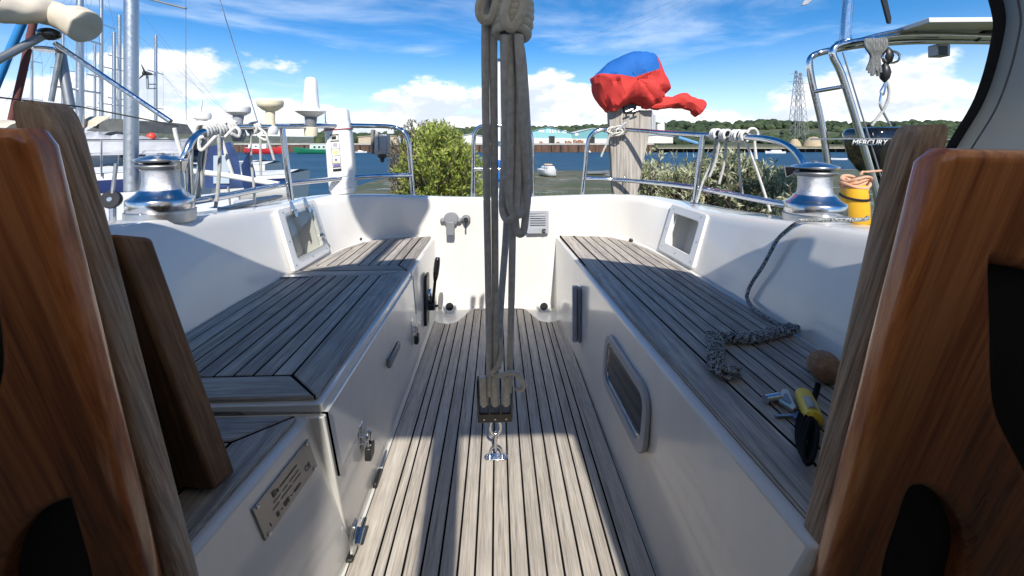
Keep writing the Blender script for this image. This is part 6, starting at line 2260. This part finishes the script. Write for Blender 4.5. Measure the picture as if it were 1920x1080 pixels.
hw_ = mat("white_hull", (0.76, 0.76, 0.74), 0.3, var=0.03, vscale=0.6)
navy = mat("navy_stripe", (0.012, 0.025, 0.10), 0.35)
shipred = mat("red_hull", (0.50, 0.025, 0.03), 0.5, var=0.1, vscale=0.3)
shipgreen = mat("green_hull", (0.01, 0.16, 0.08), 0.5, var=0.1, vscale=0.3)
palegreen = mat("pale_green_hull", (0.36, 0.60, 0.52), 0.5)
bluehull = mat("blue_hull", (0.06, 0.25, 0.55), 0.5)

COVERS = [mat("navy_canvas", (0.02, 0.03, 0.09), 0.9, var=0.2, vscale=3), mat("grey_canvas_cover", (0.30, 0.31, 0.32), 0.9, var=0.15, vscale=3), mat("cream_canvas", (0.55, 0.50, 0.40), 0.9, var=0.12, vscale=3)]
p = PZ(499, 266, WATER_Z + 2.8)
d_ship = 215.0
p = PY(499, 258, d_ship)
craft("cargo_ship", "red hulled ship with white wheelhouse moored at the far quay", "ship", "ships at the far quay", (p.x, d_ship, WATER_Z + 2.6), R(3), 19, 5, 3.4, shipred, hw_, cabin=(-0.42, 0.02, 2.2), mast=0, sheer=0.25)
for i_, (xx, hh_) in enumerate(((-5.2, 5.5), (2.0, 4.0))):
    pass
p = PY(592, 262, d_ship)
craft("cargo_ship", "green hulled ship at the far quay behind the cone antenna", "ship", "ships at the far quay", (p.x, d_ship, WATER_Z + 2.2), R(177), 22, 5.5, 3.0, shipgreen, mat("green_deck", (0.02, 0.20, 0.12), 0.6), cabin=(-0.30, 0.12, 2.4), cabin_m=mat("pale_wheelhouse", (0.42, 0.52, 0.46), 0.6), sheer=0.2)
SM = "boats moored in the river"
def moored(px, py, L_, hd, label, hm_, mast=0.0, cab=(-0.25, 0.2, 0.45), dm=None):
    p = PZ(px, py, WATER_Z)
    craft("moored_boat", label, "boat", SM, (p.x, p.y, WATER_Z + L_ * 0.10), R(hd), L_, L_ * 0.32, L_ * 0.16, hm_, dm or hw_, cabin=cab, mast=mast, wires=False)


moored(508, 284, 6.5, 5, "pale green sloop moored below the yellowed antenna dome", palegreen, 8.0)
moored(604, 280.5, 7.0, 175, "white motor boat half hidden behind the canister", hw_, 0)
moored(676, 280, 7.5, 10, "white sloop with a bare mast beside the canister", hw_, 9.5)
moored(677, 286.5, 6.0, 12, "smaller white boat moored nearer than the bare-masted sloop", hw_, 6.5)
moored(1031, 285, 4.6, 80, "pale green sloop seen end-on beside the mainsheet", palegreen, 9.0)
moored(1104, 285.5, 4.6, 95, "white sloop seen end-on beside the wooden pad", hw_, 8.0)
moored(1245, 284.5, 6.5, 5, "white sloop moored right of the wooden pad", hw_, 8.5)
moored(1352, 286, 5.0, 190, "dark blue boat moored below the rope hank", navy, 4.0)
moored(1370, 287, 5.5, 10, "bright blue boat moored below the rope hank", bluehull, 0)
moored(1453, 288, 9.5, 175, "long white motor cruiser moored beneath the pylons", hw_, 0, (-0.30, 0.22, 0.9))
moored(1570, 300, 5.0, 170, "white dinghy afloat beyond the arch", hw_, 0, None)

# motor boat aground on the mud
p = PZ(1029, 334, -3.9)
gy = p.y
gz = ground_h(p.x, p.y)
craft("grounded_motorboat", "small white motor boat with buff canopy aground on green mud", "motor boat", None, (p.x, gy, gz + 0.95), R(-70), 4.6, 1.9, 0.98, hw_, hw_, cabin=(-0.28, 0.22, 0.55))
cn2 = [o for o in bpy.data.objects if o.name.startswith("grounded_motorboat")][0]
MB().box((p.x - 0.62, gy - 0.1, gz + 1.62), (p.x + 0.55, gy + 1.3, gz + 1.78)).build("canopy", mat("buff_canopy", (0.55, 0.38, 0.25), 0.9), cn2, bevel=0.06)
for sx in (-0.55, 0.48):
    MB().tube([(p.x + sx, gy + 0.1, gz + 1.0), (p.x + sx, gy + 0.1, gz + 1.64)], 0.02, 6).build("canopy_post", M['steel'], cn2)
p = PZ(1118, 330, -3.9)
gz = ground_h(p.x, p.y)
craft("grounded_dinghy", "grey dinghy lying on the mud beside the wooden pad", "dinghy", None, (p.x, p.y, gz + 0.5), R(15), 4.2, 1.5, 0.52, mat("grey_hull", (0.22, 0.23, 0.24), 0.6), M['grey'], cabin=None)

# ================================================================== yachts in the berths alongside
BY = "yachts in the neighbouring berths"
# nearest: white deck with blue cockpit tent
stern = Vector((-4.1, 6.75, 0.02))
hdg = math.atan2(-0.62, -0.78)
ctr = stern + Vector((math.cos(hdg), math.sin(hdg), 0)) * 5.2
y1 = craft("berthed_yacht", "nearest white yacht alongside with a blue cockpit tent", "yacht", BY, ctr, hdg, 10.4, 3.1, 1.3, hw_, M['deck_white'], cabin=(-0.18, 0.30, 0.35), mast=0, band=navy)
bluec = mat("blue_canvas", (0.020, 0.045, 0.13), 0.85, var=0.4, vscale=4, bump=0.2, bscale=60)
def tent(parent):
    P = lambda px, py, Y: PY(px, py, Y)
    f0, f1 = 6.3, 7.4
    front = [P(384, 352, f0), P(386, 300, f0), P(394, 274, f0), P(432, 266, f0), P(446, 290, f0), P(456, 352, f0)]
    back = [p + Vector((-0.95, 1.5, 0)) for p in front]
    back = [Vector((p.x, p.y, p.z - 0.02)) for p in back]
    b = MB().grid([front, back])
    n = len(front)
    b.f.append(tuple(range(n)))
    o = b.build("cockpit_tent", bluec, parent, angle=30)
    w0 = [P(400, 344, f0 - 0.02), P(400, 292, f0 - 0.02), P(428, 290, f0 - 0.02), P(430, 344, f0 - 0.02)]
    MB().prism(w0, (0, 0.008, 0)).build("tent_window", mat("cloudy_window", (0.36, 0.42, 0.46), 0.25), o)
    flap = [P(452, 310, f0 - 0.25), P(466, 285, f0 - 0.1), P(476, 320, f0 - 0.1), P(482, 356, f0 - 0.15), P(458, 358, f0 - 0.3)]
    MB().prism(flap, (0, 0.02, 0)).build("tent_flap", bluec, o)
tent(y1)
MB().tube([PY(246, 358, 6.4), PY(247, -700, 6.4)], 0.088, 16).build("mizzen_mast", M['alu'], y1)
MB().tube([PY(336, 318, 5.2), PY(420, 328, 5.2), PY(524, 346, 5.2)], 0.034, 12).build("spare_pole", M['white'], y1)
for i, (a_, c_) in enumerate((((345, 305, 5.0), (350, 372, 5.0)), ((428, 350, 5.6), (431, 384, 5.6)), ((448, 362, 5.6), (450, 388, 5.6)))):
    MB().tube([PY(*a_), PY(*c_)], 0.012, 8).build("stanchion", M['steel'], y1)
MB().tube([PY(440, 380, 5.5), PY(500, 372, 5.5), PY(516, 370, 5.5)], 0.030, 10).build("rolled_fender", M['lgrey'], y1)

# the boom end, crutch and gallows of the boat alongside
bmm = mat("beige_sail_cover", (0.60, 0.53, 0.42), 0.9, var=0.10, vscale=5, bump=0.35, bscale=14)
bo = empty("covered_boom", PY(100, 50, 2.6), "boom end in a beige sail cover over a steel crutch", "boom")
YB = 2.6
pts = rope_path([(-120, 6, YB - 0.4), (0, 18, YB - 0.2), (60, 20, YB - 0.08), (95, 26, YB), (120, 34, YB), (148, 44, YB), (160, 50, YB), (166, 53, YB)], 8)
nB = len(pts)
prof_r = []
for i in range(nB):
    u = i / (nB - 1)
    base_r = 0.072 + 0.025 * smooth(0.55, 0.72, u)
    prof_r.append(base_r * (1.0 if u < 0.86 else max(0.25, math.sqrt(max(0.0, 1 - ((u - 0.86) / 0.145) ** 2)))))
mbb = MB().tube(pts, prof_r, 28)
for i, v in enumerate(mbb.v):
    mbb.v[i] = v + Vector((mnoise.noise(v * 12) * 0.008, 0, mnoise.noise(v * 15 + Vector((3, 1, 0))) * 0.016 + abs(mnoise.noise(v * 9)) * 0.012))
mbb.build("sail_cover", bmm, bo, angle=80)
MB().sphere(PY(92, 64, YB), 0.05, 14, 10, (1.2, 1, 0.75)).build("boom_fitting", M['gloss_black'], bo)
MB().tube([PY(-40, 132, YB - 0.3), PY(0, 110, YB - 0.2), PY(90, 62, YB)], 0.022, 12).build("boom_spar", M['alu_dark'], bo)
cr_ = empty("steel_crutch", PY(320, 234, 2.9), "slanting steel tube frame below the beige boom cover", "frame")
MB().tube([PY(104, 82, YB), PY(200, 147, YB), PY(320, 228, YB)], 0.015, 12).build("brace", M['steel'], cr_)
MB().tube([PY(112, 100, YB + 0.05), PY(96, 190, YB + 0.05)], 0.014, 10).build("upright", M['alu'], cr_)
MB().tube([PY(114, 100, YB + 0.1), PY(122, 150, YB + 0.1), PY(132, 204, YB + 0.1)], 0.026, 12).build("upright", M['alu_dark'], cr_)
MB().lathe([(0.07, 0), (0.075, 0.01), (0.06, 0.02)], PY(92, 96, YB + 0.05), 18).build("crutch_cup", M['steel'], cr_)
tag(MB().tube([PY(52, 20, 2.7), PY(20, 92, 2.7), PY(-20, 190, 2.7)], 0.022, 10).build("blue_line", mat("blue_webbing", (0.02, 0.22, 0.55), 0.7)), "bright blue rope slanting down past the boom", "rope")
tag(MB().tube([PY(66, 26, 2.8), PY(44, 130, 2.8), PY(22, 225, 2.8)], 0.020, 10).build("maroon_line", mat("maroon_rope", (0.14, 0.045, 0.04), 0.8)), "maroon rope slanting down past the boom", "rope")
tag(MB().tube([PY(30, 60, 8.0), PY(16, 20, 8.0)], 0.02, 6).build("lamp_pole", M['alu_dark']), "thin dark pole top at the edge of the berths", "pole") if False else None

# yachts further back; px of mast, mast top py
defs = [
    (150, -30, 13.0, 0.105, "white yacht with the thick pale mast beside the teak post", "navy"),
    (190, -60, 17.0, 0.07, "yacht whose thin mast stands next to the thick pale mast", None),
    (214, 60, 19.0, 0.085, "yacht with twin spreaders left of the mizzen mast", "navy"),
    (224, 28, 23.0, 0.10, "yacht with a tall bare mast just behind the mizzen mast", None),
    (292, 66, 25.0, 0.095, "yacht whose mast stands right of the mizzen mast", None),
    (118, 60, 27.0, 0.09, "yacht with a dark slim mast behind the crutch", None),
    (60, 40, 30.0, 0.08, "farthest yacht whose mast shows beside the maroon rope", None),
    (178, 80, 33.0, 0.09, "small far yacht between two taller masts", None),
]
for k, (px, ty, Y, mr_, lab_, bd_) in enumerate(defs):
    p = PY(px, 290, Y)
    top_ = PY(px, ty, Y)
    dz = 0.45 if Y < 20 else 0.15
    L_ = 10.5 if Y < 20 else 9.5
    hd = R(188 + 5 * math.sin(k * 2.1))
    deckz = dz - 0.45 + 0.1 * math.sin(k)
    mh = top_.z - deckz
    pos = Vector((p.x, Y, deckz)) - Vector((math.cos(hd), math.sin(hd), 0)) * 0.08 * L_
    craft("berthed_yacht", lab_, "yacht", BY, pos, hd, L_, 3.0, 1.25, hw_, M['deck_white'], cabin=(-0.22, 0.25, 0.42), mast=mh, band=navy if bd_ else None, mast_r=mr_, boom=True)

# two white hulls close behind the winch
for (px, Y, dk, hd_, L_, lab_, cv_, bd_) in ((338, 8.6, 0.42, 186, 9.5, "white yacht hull with a navy stripe just behind the winch", 2, navy), (420, 12.5, 0.30, 184, 11.0, "long white yacht beyond the nearest two hulls", 1, None)):
    sp0 = PY(px, 300, Y)
    hd_ = R(hd_)
    pos = Vector((sp0.x, Y, dk)) + Vector((math.cos(hd_), math.sin(hd_), 0)) * L_ * 0.5
    yb = craft("berthed_yacht", lab_, "yacht", BY, pos, hd_, L_, 3.0, 1.3, hw_, M['deck_white'], cabin=(-0.20, 0.28, 0.5), mast=0, band=bd_)
    for k in range(5):
        u_ = -0.45 + 0.12 * k
        for sg in (-1, 1):
            q_a = pos + Vector((math.cos(hd_) * u_ * L_ - math.sin(hd_) * sg * 1.25, math.sin(hd_) * u_ * L_ + math.cos(hd_) * sg * 1.25, 0.02))
            MB().tube([q_a, q_a + Vector((0, 0, 0.62))], 0.014, 6).build("stanchion", M['steel'], yb)
    for sg in (-1, 1):
        for hh_ in (0.33, 0.61):
            ln = [pos + Vector((math.cos(hd_) * u_ * L_ - math.sin(hd_) * sg * 1.25, math.sin(hd_) * u_ * L_ + math.cos(hd_) * sg * 1.25, 0.02 + hh_)) for u_ in (-0.45, -0.21, 0.03)]
            MB().tube(ln, 0.006, 5).build("lifeline", M['alu_dark'], yb)
    hx = -0.24 * L_
    arcs = []
    for f_, hh2 in ((0.0, 1.0), (0.06, 0.98), (0.12, 0.5)):
        arcs.append([pos + Vector((math.cos(hd_) * (hx + f_ * L_) - math.sin(hd_) * 1.0 * math.cos(R(a_)), math.sin(hd_) * (hx + f_ * L_) + math.cos(hd_) * 1.0 * math.cos(R(a_)), 0.05 + hh2 * math.sin(R(a_)))) for a_ in range(0, 181, 15)])
    MB().grid(arcs).build("sprayhood", COVERS[cv_], yb, angle=60)

# grey covered boat and a small shelter between them
cv = mat("grey_tarpaulin", (0.46, 0.47, 0.48), 0.7, var=0.1, vscale=3, bump=0.5, bscale=5)
gcv = empty("tarpaulin_covered_boat", PY(230, 290, 10.5), "boat under a creased grey tarpaulin with dark tent behind", "covered boat")
rws = []
for i in range(17):
    u = i / 16
    px = 150 + 185 * u
    rg = 247 + 16 * u + 3 * math.sin(i * 1.7)
    lo_ = 292 - 4 * u
    a_, m_, c_ = PY(px, lo_, 9.8), PY(px, rg, 10.8), PY(px, lo_ - 4, 12.2)
    rws.append([a_, a_.lerp(m_, 0.5) + Vector((0, 0, 0.10 + 0.05 * math.sin(i * 2.3))), m_, m_.lerp(c_, 0.5), c_])
MB().grid(rws).build("tarpaulin", cv, gcv, angle=40)
tn = mat("dark_tent_cloth", (0.10, 0.105, 0.10), 0.9, var=0.3, vscale=3)
rp = [PY(160, 246, 13), PY(205, 222, 13), PY(236, 226, 13), PY(250, 248, 13)]
MB().prism(rp, (0, 2.5, 0)).build("tent", tn, gcv, smooth=False)
MB().prism([PY(130, 246, 13.4), PY(140, 222, 13.4), PY(206, 220, 13.4), PY(180, 236, 12.9)], (0, 0.05, 0.05)).build("buff_awning", mat("buff_awning", (0.58, 0.50, 0.38), 0.9), gcv, smooth=False)
bb3 = PY(284, 256, 12.0)
tag(MB().sphere(bb3, 0.11, 16, 12).build("red_buoy", mat("red_buoy_vinyl", (0.75, 0.07, 0.04), 0.4)), "round red buoy hung on the yachts' rails", "buoy")
wg = empty("wind_generator", PY(276, 165, 20), "small three bladed wind generator on a pole among the masts", "wind generator")
MB().tube([PY(277, 166, 20), PY(276, 142, 20)], 0.05, 8).build("pole", M['alu_dark'], wg)
MB().tube([PY(270, 137, 20), PY(284, 139, 20)], [0.12, 0.05], 8).build("nacelle", M['black'], wg)
for a_ in (115, 225, 350):
    c_ = PY(272, 137, 19.8)
    d_ = Vector((math.cos(R(a_)), 0, math.sin(R(a_))))
    e__ = Vector((-d_.z, 0, d_.x))
    MB().prism([c_ - e__ * 0.05, c_ + d_ * 0.42 - e__ * 0.02, c_ + d_ * 0.44, c_ + e__ * 0.05], (0, 0.02, 0)).build("blade", M['black'], wg)
MB().tube([PY(276, 166, 20), PY(292, 166, 20)], 0.03, 6).build("bracket", M['alu_dark'], wg)
MB().tube([PY(277, 158, 20), PY(292, 158, 20)], 0.03, 6).build("bracket", M['alu_dark'], wg)
tag(MB().tube([PY(405, -60, 9), PY(412, 0, 9), PY(485, 235, 9)], 0.012, 6).build("long_stay", M['alu']), "long pale backstay slanting down to the yachts", "wire")
tag(MB().tube([PY(348, -40, 15), PY(349, 226, 15)], 0.012, 6).build("thin_stay", M['alu_dark']), "thin upright stay between masts and antennas", "wire")
tag(MB().tube([PY(262, -6, 9), PY(349, 16, 9)], 0.022, 8).build("long_spreader", M['alu_dark']), "dark spreader arm reaching out at the upper edge", "spreader")
tag(MB().tube([PY(150, 262, 8), PY(330, 262, 8)], 0.010, 6).build("pontoon_wire", M['black']), "dark guard wire along the yachts' decks", "wire")

# ================================================================== bushes on the bank
def bush(name, label, cat, base, stems, leaf_len, leaf_w, leaf_m, twig_m, seed, per=30, droop=0.3, spread=0.5):
    """stems: list of (start, end) of leafy shoots"""
    rn = random.Random(seed)
    t = empty(name, base, label, cat)
    tw, lf = MB(), MB()
    for (a_, c_, dens) in stems:
        a_, c_ = Vector(a_), Vector(c_)
        mid_ = a_.lerp(c_, 0.5) + Vector((rn.uniform(-.1, .1), rn.uniform(-.1, .1), rn.uniform(0, .12)))
        P = catmull([a_, mid_, c_], 5)
        ln = (c_ - a_).length
        tw.tube(P, [0.007 * (1 - 0.7 * i / (len(P) - 1)) for i in range(len(P))], 4, cap=False)
        n = max(6, int(per * ln * dens))
        for k in range(n):
            u = rn.uniform(0.12, 1.0) ** 0.8
            i = min(len(P) - 2, int(u * (len(P) - 1)))
            f = u * (len(P) - 1) - i
            p = P[i].lerp(P[i + 1], f)
            ax = (P[i + 1] - P[i]).normalized()
            sd_ = Vector((rn.gauss(0, 1), rn.gauss(0, 1), rn.gauss(0, 1)))
            sd_ = (sd_ - ax * sd_.dot(ax)).normalized()
            dr = (ax * (1 - spread) + sd_ * spread + Vector((0, 0, 0.25 - droop * rn.random()))).normalized()
            w_ = dr.cross(SUN_TO * 1.3 + Vector((rn.gauss(0, 0.55), rn.gauss(0, 0.55), rn.gauss(0, 0.55)))).normalized()
            up_ = w_.cross(dr)
            l_ = leaf_len * rn.uniform(0.65, 1.2)
            hw2 = leaf_w * rn.uniform(0.7, 1.2) / 2
            p = p + sd_ * 0.006
            lf.add([p, p + dr * l_ * 0.45 + w_ * hw2 + up_ * hw2 * 0.4, p + dr * l_, p + dr * l_ * 0.45 - w_ * hw2 + up_ * hw2 * 0.4], [(0, 1, 2), (0, 2, 3)])
    tw.build("branches", twig_m, t, smooth=False, recalc=False)["kind"] = "stuff"
    o = lf.build("crown", leaf_m, t, smooth=False, recalc=False)
    o["kind"] = "stuff"
    return t


twig = mat("bark", (0.10, 0.07, 0.055), 0.9)
rn = random.Random(11)
stems = []
YBU = 6.6
root = Vector((PY(830, 360, YBU).x, YBU, -2.5))
for i in range(620):
    px = rn.gauss(828, 38)
    px = max(738, min(912, px))
    topy = 226 + 0.010 * (px - 825) ** 2 * (0.8 if px < 825 else 1.3)
    py = rn.uniform(topy, 400)
    Y = YBU + rn.gauss(0, 0.40)
    e2 = PY(px, py, Y)
    s2 = e2 + (root + Vector((0, 0, 2.4)) - e2).normalized() * rn.uniform(0.3, 0.6) + Vector((rn.uniform(-.1, .1), rn.uniform(-.1, .1), -0.1))
    stems.append((s2, e2, 1.0))
for i in range(9):
    px = 745 + 19 * i
    stems.append((root, PY(px, 330, YBU + rn.gauss(0, 0.2)), 0.02))
bush("leafy_bush", "tall yellow-green leafy bush beside the transom", "bush", root, stems, 0.080, 0.025, leaf_mat("bright_leaves", (0.16, 0.21, 0.035), (0.38, 0.45, 0.08), (0.58, 0.62, 0.15), 0.45), twig, 21, per=46)
stems = []
root = Vector((PY(775, 360, 7.1).x, 7.1, -2.6))
for i in range(330):
    px = rn.uniform(728, 835)
    py = rn.uniform(222 + max(0, (770 - px)) * 1.1, 372)
    e2 = PY(px, py, 7.1 + rn.gauss(0, 0.25))
    s2 = e2 + (root + Vector((0, 0, 2.2)) - e2).normalized() * rn.uniform(0.3, 0.6)
    stems.append((s2, e2, 1.0))
for i in range(6):
    stems.append((root, PY(750 + 13 * i, 300, 7.1), 0.02))
bush("dull_bush", "darker twiggy bush with small purplish leaves left of the bright bush", "bush", root, stems, 0.055, 0.022, leaf_mat("dull_leaves", (0.08, 0.08, 0.05), (0.16, 0.155, 0.09), (0.30, 0.27, 0.19), 0.3), twig, 22, per=34)
stems = []
YBR = 5.0
root = Vector((PY(1340, 380, YBR).x, YBR, -2.2))
for i in range(1050):
    px = rn.uniform(1196, 1490)
    topy = 300 + 10 * math.sin(px * 0.045) + 12 * math.sin(px * 0.021 + 1) + max(0, px - 1400) * 0.18
    py = rn.uniform(topy, 425)
    e2 = PY(px, py, YBR + rn.gauss(0, 0.25))
    s2 = e2 + Vector((rn.uniform(-.22, .22), rn.uniform(-.15, .25), -rn.uniform(0.2, 0.45)))
    stems.append((s2, e2, 1.0))
for (px, py) in ((1226, 274), (1244, 288), (1264, 290), (1290, 296), (1372, 290), (1450, 300), (1216, 290), (1318, 304)):
    e2 = PY(px, py, YBR)
    stems.append((e2 + Vector((0.04, 0, -0.35)), e2, 0.9))
for i in range(10):
    stems.append((root, PY(1210 + 30 * i, 372, YBR), 0.02))
bush("silvery_bush", "low silvery green bush with narrow leaves behind the outboard pad", "bush", root, stems, 0.085, 0.020, leaf_mat("silver_leaves", (0.16, 0.18, 0.08), (0.38, 0.41, 0.22), (0.66, 0.66, 0.46), 0.35), twig, 23, per=44)

# reeds and weeds along the top of the bank
gr_ = MB()
rn = random.Random(5)
for i in range(1500):
    px = rn.uniform(860, 1210)
    base_ = PY(px, rn.uniform(372, 395), rn.uniform(6.0, 9.5))
    h_ = rn.uniform(0.15, 0.42) * (1.7 if rn.random() < 0.06 else 1)
    ln_ = Vector((rn.gauss(0, 0.12), rn.gauss(0, 0.1), 1)).normalized()
    sd_ = Vector((rn.gauss(0, 1), rn.gauss(0, 1), 0)).normalized() * 0.006
    b0 = base_ - Vector((0, 0, 0.25))
    gr_.add([b0 - sd_, b0 + sd_, b0 + ln_ * h_ * 1.3], [(0, 1, 2)])
o = gr_.build("bank_grass", leaf_mat("grass_blades", (0.07, 0.09, 0.02), (0.14, 0.16, 0.04), (0.30, 0.28, 0.12), 0.2), smooth=False, recalc=False)
tag(o, "tufts of grass on the bank below the transom", None, kind="stuff")
